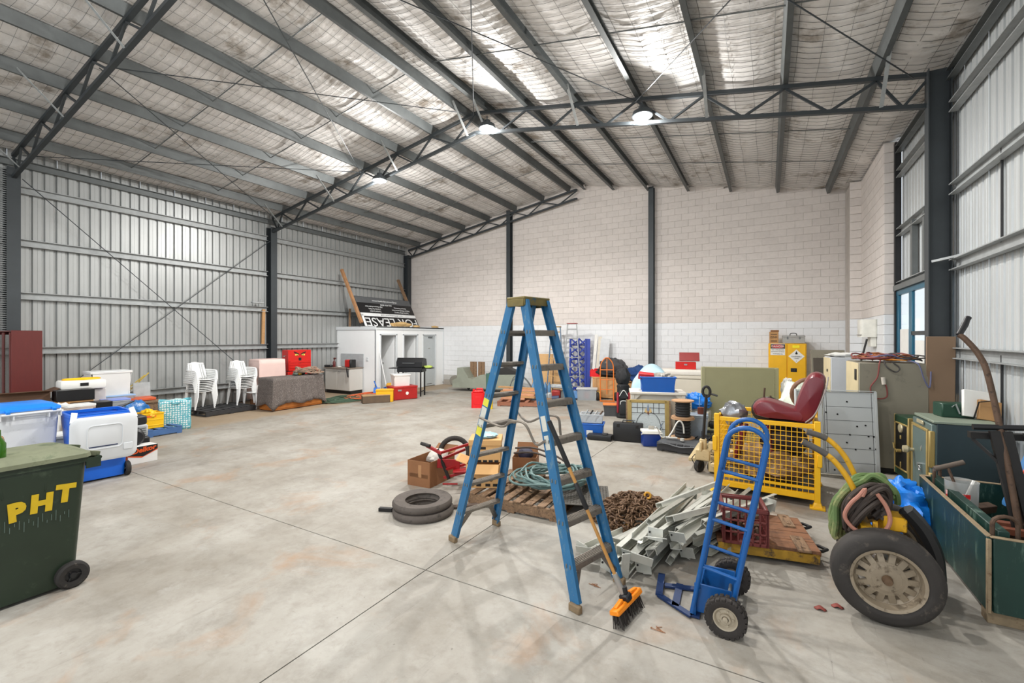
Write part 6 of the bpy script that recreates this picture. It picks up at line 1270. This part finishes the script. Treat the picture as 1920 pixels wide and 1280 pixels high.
B().tube(smooth_path([(-.1, 0, .02), (-.02, .02, .14), (.06, .04, .3), (.12, .05, .32), (.16, .05, .24), (.17, .04, .12)], 6), .014, 8).to('spout', mat('white_chrome', (214, 212, 206), .3, .3), sh); B().cyl((-.12, -.02, .04), (.06, .0, .04), .016, 8).lathe([(0, 0), (.035, 0), (.035, .04), (0, .04)], 12, (.14, -.05, .01)).to('tap_body', mat('white_chrome'), sh); B().tube(smooth_path([(-.1, .02, .05), (-.2, .1, .02), (-.26, .1, .15), (-.3, .05, .2)], 5), .01, 6).to('hose', mat('white_chrome'), sh)
tub('grey_bin', 'grey plastic bin behind the cable drums', (-1.12, 8.95, 0), 8, .3, .3, .5, mat('bin_grey', (150, 160, 170), .4), mat('bin_grey'))
B().lathe([(0, 0), (.06, 0), (.06, .12), (0, .13)], 14).to('brown_jar', mat('brown_glass'), None, 'brown jar standing on the grey bin', 'jar', loc=(-1.08, 8.95, .53))
# pegboard gondola
pgn = thing('pegboard_stand', 'olive pegboard shop stand with a low base shelf behind the yellow cage', 'display stand', (-.5, 9.86, 0), 12)
olive = mat('olive_enamel', (158, 154, 118), .5, .05, .05, 4)
def pegboard():
    b = B(); nx, nz = 44, 32; W_, H_2 = 1.24, .98; dx, dz = W_ / nx, H_2 / nz; h = .0065
    V = {}
    def vv(x, z):
        k = (round(x, 5), round(z, 5))
        if k not in V: V[k] = b.v((x, -.06, z))
        return V[k]
    for i in range(nx):
        for j in range(nz):
            x0, x1, z0, z1 = -W_/2 + i*dx, -W_/2 + (i+1)*dx, .36 + j*dz, .36 + (j+1)*dz; cx, cz = (x0+x1)/2, (z0+z1)/2
            o = [(x0, z0), (x1, z0), (x1, z1), (x0, z1)]; q = [(cx-h, cz-h), (cx+h, cz-h), (cx+h, cz+h), (cx-h, cz+h)]
            for k in range(4): b.f((vv(*o[k]), vv(*o[(k+1) % 4]), vv(*q[(k+1) % 4]), vv(*q[k])))
    return b
pegboard().to('perforated_panel', olive, pgn, smooth=0); B().box((0, .04, .84), (1.24, .01, 1.0)).to('rear_panel', olive, pgn)
for s in (-1, 1): B().box((s * .65, 0, .68), (.07, .1, 1.36), .006).to('upright', olive, pgn)
B().box((0, 0, 1.345), (1.3, .09, .03), .004).to('top_rail', olive, pgn); B().box((0, -.05, .33), (1.24, .06, .06), .004).to('lower_rail', olive, pgn)
B().box((0, -.28, .18), (1.24, .5, .05), .004).box((0, -.52, .1), (1.24, .02, .18), .003).to('base_shelf', olive, pgn)
case('black_tray_case', 'long black case lying on the pegboard base shelf', (-.72, 9.5, .21), 12, .55, .3, .1, False)
cr2 = thing('black_vented_crate', 'black slotted plastic crate under the black case beside the pallet jack', 'crate', (-.72, 8.75, 0), 10); crate(cr2, .62, .4, .22, mat('black_pallet'), 8, 2, .02)
bundle('crumpled_paper', 'crumpled white paper bag between the pegboard and the yellow cabinet', (.32, 10.1, .75), (.22, .25, .4), paper, 0, 14, .4, 'paper', 4)
B().box((0, 0, .37), (.2, .2, .75), .01).to('carton_post', kraft, None, 'tall narrow carton under the crumpled paper bag', 'box', loc=(.32, 10.1, 0))

# ---------------------------------------------------------------- wheelie bins and boxes on the left
def wheelie(name, label, loc, rz, body, lidm, w=.58, d=.73, h=1.0, lid='closed', wheel_r=.1):
    """hinge, handle and wheels on local +y"""
    t = thing(name, label, 'wheelie bin', loc, rz)
    b = B(); R0 = rrect(w * .78, d * .70, .04); R1 = rrect(w * .95, d * .93, .05); n = len(R0); rg = []
    for k, (P, z, oy) in enumerate(((R0, .03, .03), (R0, .06, .03), (R1, h - .06, 0), (R1, h, 0))):
        rg.append([b.v((x, y + oy, z)) for x, y in P])
    for i in range(3):
        for k in range(n): b.f((rg[i][k], rg[i][(k+1) % n], rg[i+1][(k+1) % n], rg[i+1][k]))
    b.f(rg[0][::-1]); b.to('bin_body', body, t, solid=.012)
    b = B(); O = rrect(w, d, .06); I = rrect(w * .9, d * .88, .05); a = [b.v((x, y, h - .035)) for x, y in O]; c = [b.v((x, y, h + .005)) for x, y in O]; e = [b.v((x, y, h + .005)) for x, y in I]; f_ = [b.v((x, y, h - .035)) for x, y in I]
    for k in range(n):
        q = (k + 1) % n; b.f((a[k], a[q], c[q], c[k])); b.f((c[k], c[q], e[q], e[k])); b.f((e[k], e[q], f_[q], f_[k])); b.f((f_[k], f_[q], a[q], a[k]))
    for x in (-.16, .16): b.box((x, d / 2 + .02, h - .05), (.012, .09, .08)); b.box((x * 1.7, d / 2 + .02, h - .05), (.012, .09, .08))
    b.to('rim', body, t)
    for y in (d * .15, -d * .15):
        for s in (-1, 1): B().box((s * w * .468, y, h - .13), (.012, .01, .15), .002).to('rib', body, t)
    B().cyl((-w * .46, d / 2 + .06, h - .02), (w * .46, d / 2 + .06, h - .02), .016, 8).to('handle', body, t)
    for s in (-1, 1):
        wl_ = B().lathe([(.05, -.025), (.085, -.03), (wheel_r, -.02), (wheel_r, .02), (.085, .03), (.05, .025)], 26, (s * w * .44, d * .36, wheel_r), (0, 90, 0), loop=True).to('wheel', rubber, t)
        b = B().lathe([(0, s * .03), (.02, s * .03), (.026, s * .01), (.052, s * .008), (.054, s * .026), (.05, 0)], 20, (s * w * .44, d * .36, wheel_r), (0, 90, 0))
        for q in range(3): aa = 2 * pi * q / 3; b.box((s * (w * .44 + .012), d * .36 + .034 * cos(aa), wheel_r + .034 * sin(aa)), (.012, .05, .012), .002, (math.degrees(aa), 0, 0))
        b.to('hub', black, wl_)
    B().cyl((-w * .44, d * .36, wheel_r), (w * .44, d * .36, wheel_r), .012, 8).to('axle', galvd, t)
    if lid == 'closed':
        b = B(); L0, L1, L2 = rrect(w + .03, d + .03, .07), rrect(w + .02, d + .02, .07), rrect(w * .86, d * .8, .08); H0, H1, H2 = h + .005, h + .035, h + .075
        r0, r1, r2 = [b.v((x, y, H0)) for x, y in L0], [b.v((x, y, H1)) for x, y in L1], [b.v((x, y - .01, H2)) for x, y in L2]
        for k in range(n): q = (k + 1) % n; b.f((r0[k], r0[q], r1[q], r1[k])); b.f((r1[k], r1[q], r2[q], r2[k]))
        b.f(r2); b.f(r0[::-1])
        for s in (-1, 1): b.flat((s * w * .36, d / 2 - .14, h + .055), (s * w * .36, d / 2 + .075, h), .035, .035)
        b.to('lid', lidm, t)
    else:
        b = B(); lw2, lh = w + .05, d * .98; zt = h - .02; b.M = Matrix.Translation((0, d / 2 + .1, zt)) @ Euler((R(-5), 0, 0)).to_matrix().to_4x4()
        P0 = [(x, z - lh / 2) for x, z in rrect(lw2, lh, .1, 6)]; P1 = [(x * .9, (z + lh / 2) * .9 - lh / 2) for x, z in P0]; m_ = len(P0)
        A_ = [b.v((x, 0, z)) for x, z in P0]; B_ = [b.v((x, .035, z)) for x, z in P0]; C_ = [b.v((x, .055, z)) for x, z in P1]
        for k in range(m_): q = (k + 1) % m_; b.f((A_[k], A_[q], B_[q], B_[k])); b.f((B_[k], B_[q], C_[q], C_[k]))
        b.f(C_); b.f(A_[::-1])
        P2 = [(x * .52, (z + lh / 2) * .52 - lh * .45) for x, z in P0]; b.tube([(x, .057, z) for x, z in P2], .008, 5, True)
        b.box((-.24, .06, -lh * .73), (.1, .012, .09), .004)
        for s in (-1, 1): b.flat((s * lw2 * .46, .02, -.06), (s * lw2 * .42, -.05, .06), .06, .02, (0, 1, .4))
        o_ = b.to('lid', lidm, t)
        b = B(); b.M = Matrix.Translation((0, d / 2 + .1, zt)) @ Euler((R(-5), 0, 0)).to_matrix().to_4x4(); b.box((.02, .058, -lh * .66), (.3, .004, .014)).to('dark_slot', mat('slot_navy', (30, 44, 80), .5), o_)
    return t
gbin = mat('bin_green', (32, 46, 32), .42, 0, .14, 4, .05, (58, 70, 54), .25, 9); glid = mat('dusty_green_lid', (112, 116, 92), .7, 0, .2, 8, 0, (62, 76, 52), .42, 4)
g1 = wheelie('wheelie_bin', 'dark green wheelie bin with yellow painted letters', (-4.97, 1.07, 0), 0, gbin, glid, wheel_r=.1)
for k, (ch_r, dy, dz, rr) in enumerate((('P', .01, -.07, 4), ('H', .14, -.045, -3), ('T', .268, -.01, -5))):
    o = text(ch_r, .172, mat('brush_yellow', (206, 172, 22), .6, 0, .1, 14), g1, (.2745, dy - .05, .755 + dz), (90, 0, 90), 'painted_letter', off=.012, sx=.95); o.rotation_euler = (Matrix(((0, sin(R(3)), cos(R(3))), (1, 0, 0), (0, cos(R(3)), -sin(R(3))))) @ Matrix.Rotation(R(rr), 3, 'Z')).to_euler()
for k in range(16): y = -.1 + k * .024; B().box((.266 - .001 * (k % 3), y - .02, .585 + .02 * sin(k * 2.3)), (.002, .003, .05 + .03 * sin(k * 1.7)), 0, (0, 3.5, 0)).to('paint_run', mat('paint_run', (98, 116, 108), .6), g1)
bt_ = thing('green_bottle', 'green glass bottle neck standing on the green bin lid', 'bottle', (-4.86, .97, 1.075)); B().lathe([(0, 0), (.045, 0), (.045, .1), (.02, .15), (.018, .2), (0, .2)], 16).to('bottle', mat('green_glass', (60, 120, 24), .1, 0, .1, 4, trans=.5), bt_)
wht = mat('bin_white', (206, 208, 210), .5, 0, .05, 4, 0, (186, 188, 188), .3, 5); bblue = mat('bin_blue', (16, 98, 206), .38, 0, .06, 4)
wheelie('wheelie_bin', 'tall white wheelie bin with a bright blue lid', (-8.6, 1.93, 0), -90, wht, mat('lid_blue', (26, 128, 226), .38, 0, .04))
wheelie('wheelie_bin', 'blue wheelie bin with its white lid hanging open', (-8.15, 2.55, 0), -95, bblue, mat('lid_white', (214, 217, 220), .42, 0, .02), w=.64, d=.62, h=.92, lid='open')
bat = thing('battery_carton', 'black white and orange battery carton on the floor behind the blue bin', 'box', (-8.55, 3.2, 0), 90)
B().box((0, 0, .13), (.38, .24, .26), .003).to('carton', paper, bat); B().prism([(-.19, .14), (.0, .1), (.19, .19), (.19, .26), (-.19, .26)], .003, (0, -.1205, 0), (90, 0, 0)).to('black_print', blk2, bat)
B().prism([(-.19, .125), (-.02, .085), (.19, .175), (.19, .19), (0, .1), (-.19, .14)], .003, (0, -.1205, 0), (90, 0, 0)).box((-.192, 0, .13), (.004, .22, .25)).to('orange_print', mat('print_orange', (232, 92, 34), .5), bat)
text('Delkor', .1, mat('print_orange'), bat, (.01, -.126, .205), (90, -6, 0), off=.004, shear=.2, sx=1.05)
t = thing('angle_grinder_wheel', 'black round-bodied machine sitting on the battery carton', 'machine', (-8.6, 3.15, .265), 80); B().lathe([(.0, -.05), (.1, -.05), (.13, -.02), (.13, .03), (.1, .06), (0, .06)], 24, (0, 0, .12), (90, 0, 0)).to('housing', black, t); B().lathe([(0, -.055), (.055, -.055), (.06, -.04)], 18, (0, 0, .1), (90, 0, 0)).to('silver_disc', alu, t); B().box((0, .05, .2), (.2, .12, .1), .03).to('motor', black, t)
t = thing('printer', 'grey and black printer behind the blue bin', 'printer', (-9.0, 3.25, .1), 85); B().box((0, 0, .33), (.36, .36, .2), .02).to('printer_body', mat('printer_grey', (176, 178, 180), .4), t); B().box((0, 0, .5), (.34, .34, .14), .02).to('scanner', black, t); B().box((0, 0, .08), (.4, .4, .3), .02).to('stand', black, t)
for k in range(4): B().box((0, -.185, .27 + .035 * k), (.3, .01, .012), .002).to('louvre', galvd, t)
# goods on the blue pallet and along the wall
bpm = mat('pallet_blue', (64, 98, 146), .7, 0, .2, 5); pallet('blue_pallet', 'blue painted timber pallet under the yellow crate', (-10.95, 4.05, 0), 92, 1.1, 1.1, bpm, 7, 3, .15)
yc = thing('yellow_crate', 'bright yellow crate of tools on the blue pallet', 'crate', (-10.72, 4.12, .15), 88); ycm = mat('crate_yellow', (242, 188, 14), .4, 0, .05)
for s in (-1, 1): B().box((0, s * .16, .15), (.46, .015, .3), .004).to('wall', ycm, yc); B().box((s * .23, 0, .15), (.015, .32, .3), .004).to('wall', ycm, yc)
B().box((0, 0, .01), (.46, .32, .02)).to('base', ycm, yc)
for s in (-1, 1): B().box((0, s * .165, .29), (.48, .03, .03), .006).box((0, s * .168, .17), (.46, .012, .02), .003).box((0, s * .168, .06), (.46, .012, .02), .003).to('rim', ycm, yc)
B().box((0, -.175, .24), (.2, .004, .03)).to('orange_print', mat('print_orange'), yc)
bundle('yellow_tool_bag', 'yellow tools heaped in the bright yellow crate', (-10.72, 4.15, .3), (.36, .26, .22), mat('crate_yellow'), 0, 3, .3, 'tools', 4)
B().box((0, 0, 0), (.5, .4, .02), .004, (20, -14, 10)).to('black_screen', blk2, None, 'thin black panel tilted over the yellow crate', 'panel', loc=(-10.6, 3.6, .62))
bundle('blue_packaging', 'blue and white packaging behind the yellow crate', (-11.2, 4.1, .16), (.5, .5, .5), mat('blue_white_pack', (44, 112, 180), .5, 0, .2, 8, .2, (214, 220, 226), .4, 6), 0, 5, .25, 'packaging')
bg = thing('shopping_bag', 'large teal patterned shopping bag standing on the floor by the blue pallet', 'bag', (-10.95, 4.72, 0), 70)
def bagp(u, v):
    a = 2 * pi * u; w = max(abs(cos(a)), abs(sin(a))) ** .75; k = 1 + .05 * noise.noise(Vector((cos(a) * 2, sin(a) * 2, v * 3))) + .04 * v
    return (cos(a) / w * .27 * k, sin(a) / w * .17 * k, .62 * v + .02 * v * sin(a * 3))
def bag_mat():
    m = bpy.data.materials.new('teal_pattern'); m.use_nodes = True; N = m.node_tree.nodes; L = m.node_tree.links; p = N['Principled BSDF']; p.inputs['Roughness'].default_value = .6
    tc = N.new('ShaderNodeTexCoord'); v = N.new('ShaderNodeTexVoronoi'); v.inputs['Scale'].default_value = 22; v.inputs['Randomness'].default_value = .25; L.new(tc.outputs['Object'], v.inputs[0])
    r = N.new('ShaderNodeValToRGB'); r.color_ramp.elements[0].position = .3; r.color_ramp.elements[0].color = rgb((224, 232, 232)); r.color_ramp.elements[1].position = .42; r.color_ramp.elements[1].color = rgb((94, 172, 184)); L.new(v.outputs['Distance'], r.inputs[0]); L.new(r.outputs[0], p.inputs['Base Color']); return m
tm = bag_mat(); B().grid(bagp, 40, 12, True).to('bag_body', tm, bg, solid=.004); B().box((0, 0, .02), (.5, .3, .02), .005).to('bag_base', tm, bg)
bundle('bag_filling', 'folded cloth inside the teal patterned bag', (-10.95, 4.72, .48), (.44, .28, .16), mat('pale_teal_cloth', (176, 206, 206), .8), 70, 3, .2, 'cloth')
B().tube(smooth_path([(-.08, -.19, .6), (-.06, -.2, .56), (.06, -.2, .56), (.08, -.19, .6)], 5), .008, 6).to('bag_handle', mat('teal_webbing', (70, 140, 150), .6), bg)
wk = thing('timber_toolbox', 'worn grey timber box on the floor below the wall rail', 'box', (-11.7, 4.35, .15), 88); B().box((0, 0, .2), (.7, .4, .4), .008).to('body', wood_old, wk); B().box((0, 0, .41), (.74, .44, .05), .008).to('lid', wood_old, wk)
B().box((0, 0, .03), (.5, .4, .06), .01).to('orange_case', mat('case_orange', (206, 92, 50), .5), None, 'flat orange case lying on the worn timber box', 'case', loc=(-11.8, 4.4, .59), rz=85)
t1 = tub('large_clear_tub', 'large cloudy white tub topmost on the goods by the wall', (-12.1, 3.98, .72), 88, .66, .46, .5, mat('cloudy_white'), white)
tub('blue_lid_tub', 'clear tub with a pale blue lid under the large cloudy tub', (-12.0, 4.02, .38), 88, .62, .45, .33, clear, mat('pale_blue_lid', (150, 182, 222), .4))
tub('small_clear_tub', 'small clear tub with a violet rim beside the black cartons', (-11.3, 3.82, .2), 85, .4, .34, .5, clear, mat('violet_rim', (120, 140, 212), .4))
B().box((0, 0, .19), (1.4, 1.3, .38), .01).to('wide_carton', kraft, None, 'wide brown carton at the bottom of the goods by the wall', 'box', loc=(-12.35, 3.7, 0), rz=88)
for k, (y, a) in enumerate(((4.32, 24), (4.4, 34))): B().flat((-12.3, y, .75), (-12.15, y + .32, 1.1 + .05 * k), .06, .02).to('yellow_level', mat('level_yellow', (206, 176, 60), .5), None, 'yellow spirit level leaning by the large cloudy tub, ' + ['front one', 'back one'][k], 'level', 'yellow levels')
B().box((0, 0, .2), (.3, .04, .4), .004, (-10, 0, 0)).to('grey_sheet', galv, None, 'grey sheet standing behind the worn timber box', 'sheet', loc=(-12.05, 4.55, .55), rz=80)
t = thing('black_carton', 'plain black carton in front of the small clear tub', 'box', (-10.9, 3.35, .35), 85); B().box((0, 0, .2), (.52, .34, .4), .006).to('carton', blk2, t); B().box((0, .05, -.17), (.5, .34, .34), .006).to('stand_box', paper, t)
t = thing('black_carton', 'smaller black carton resting above the plain black one', 'box', (-11.25, 3.2, .78), 85); B().box((0, 0, .1), (.52, .34, .2), .006).to('carton', blk2, t); B().box((0, 0, -.38), (.5, .3, .76), .01).to('stand_box', kraft, t)
t = thing('yellow_white_bag', 'white package with yellow and black tape on the stacked goods', 'package', (-11.55, 3.4, .95), 85); B().box((0, 0, .09), (.66, .4, .18), .04, seg=2).to('package', paper, t); B().tube([(.26 * cos(a), .15 * sin(a), .19) for a in [2 * pi * k / 20 for k in range(20)]], .022, 6, True).to('yellow_ring', mat('crate_yellow'), t); B().box((0, -.2, .1), (.12, .01, .06)).to('black_print', blk2, t)
B().box((0, 0, .47), (.64, .38, .93), .01).to('drawer_unit', mat('cloudy_grey', (196, 190, 186), .5, 0, .06), None, 'cloudy drawer unit under the white package', 'drawers', loc=(-11.62, 3.42, 0), rz=85)
t = open_carton('flap_carton', 'brown carton with dark raised flaps beside the maroon bookcase', (-11.6, 2.62, .0), 84, .62, .5, .95, mat('dark_inside_carton', (92, 66, 48), .8), ((0, -1, 18), (1, 0, 24)))
bundle('paper_stack', 'stack of white papers and bags between the white bin and the carton', (-10.6, 2.85, 0.0), (.7, .6, .8), paper, 80, 6, .2, 'papers', 4)
tub('grey_tub', 'grey lidded tub on the floor between the white and blue bins', (-9.1, 2.42, 0), 80, .45, .4, .5, mat('bin_grey_tub', (170, 178, 184), .4), white)
for k in range(6): B().box((0, 0, 0), (.36, .3, .035), .003, (0, 0, rn.uniform(-12, 12))).to('magazine', mat('mag_%d' % (k % 3), ((206, 204, 200), (176, 160, 150), (226, 226, 222))[k % 3], .6), None, 'white magazine in the pile by the papers, ' + ['lowest', 'second up', 'third up', 'fourth up', 'fifth up', 'topmost'][k], 'magazine', 'magazines by the papers', loc=(-10.15, 2.95, .62 + .036 * k), rz=80)
B().box((0, 0, .3), (.4, .34, .6), .006).to('drawer_box', mat('printed_carton', (150, 130, 116), .7, 0, .2, 9), None, 'printed carton under the magazine pile', 'box', loc=(-10.15, 2.95, 0), rz=80)
bkc = thing('maroon_bookcase', 'tall maroon bookcase with glass doors at the far left', 'bookcase', (-12.85, 2.86, 0), 0)
mar = mat('maroon_laminate', (92, 30, 26), .45, 0, .08, 4, st=(6, 6, 1)); 
for x in (-.44, .44): B().box((x, 0, 1.04), (.025, .42, 2.08), .003).to('side_panel', mar, bkc)
B().box((0, .2, 1.04), (.88, .012, 2.06)).to('rear_panel', mar, bkc)
for z in (.06, .5, .95, 1.4, 1.75, 2.065): B().box((0, 0, z), (.86, .4, .025), .003).to('shelf', mar, bkc)
for s in (-1, 1): d_ = B().box((s * .41, -.215, 1.04), (.05, .02, 2.0), .003).box((s * .03, -.215, 1.04), (.05, .02, 2.0), .003).to('door_frame', mar, bkc); B().box((s * .22, -.21, 1.3), (.34, .006, 1.4)).to('pane', mat('smoked_glass', (120, 110, 100), .08, 0, 0, trans=.7), bkc)
for k in range(3): B().blob((0, 0, .1), (.3, .24, .24), 14, 8, .2, 2, k).to('folded_fabric', mat('beige_fabric', (176, 166, 140), .8), None, 'beige folded fabric inside the maroon bookcase, ' + ['lower shelf', 'middle shelf', 'upper shelf'][k], 'fabric', 'fabric in the bookcase', loc=(-12.65, 2.84, .52 + .45 * k))
wkb = thing('wicker_basket', 'brown wicker basket at the left beside the white bin', 'basket', (-6.85, 1.2, 0)); wkm = mat('wicker', (150, 108, 66), .8, 0, .25, 20)
b = B()
for k in range(12): b.tube([((.2 + .008 * sin(j * 2.1 + k)) * cos(2 * pi * j / 26), (.2 + .008 * sin(j * 2.1 + k)) * sin(2 * pi * j / 26), .7 + .02 * k) for j in range(26)], .011, 5, True)
b.to('weave', wkm, wkb, kind='stuff'); B().box((0, 0, .34), (.36, .36, .68), .02).to('white_pedestal', white, None, 'white box under the wicker basket', 'box', loc=(-6.85, 1.2, 0)); B().lathe([(0, .68), (.2, .68), (.2, .7), (0, .7)], 24).to('basket_base', wkm, wkb)
# services on the left column
cty = thing('cable_tray', 'perforated galvanised cable tray running up the wall by the near column', 'cable tray', (-13.62, 2.62, 0))
b = B()
for x in (0,): b.box((0, 0, 2.75), (.02, .012, 5.4)); b.box((0, .24, 2.75), (.02, .012, 5.4))
for k in range(120): b.box((0, .12, .06 + k * .045), (.004, .24, .02))
b.to('slotted_tray', galv, cty, kind='stuff')
B().tube([(-13.56, 2.68, .05), (-13.56, 2.68, 5.7)], .014, 8).to('white_conduit', mat('cream_conduit', (214, 206, 176), .5), None, 'cream cable running up the cable tray', 'conduit')
B().tube(smooth_path([(-13.55, 2.62, .05), (-13.55, 2.62, 2.0), (-13.55, 2.62, 3.7), (-13.55, 2.55, 3.95), (-13.55, 2.3, 4.05), (-13.55, 1.4, 4.05)], 6), .028, 8).to('orange_conduit', mat('conduit_orange', (196, 86, 52), .5), None, 'orange conduit bending left beside the near column', 'conduit')
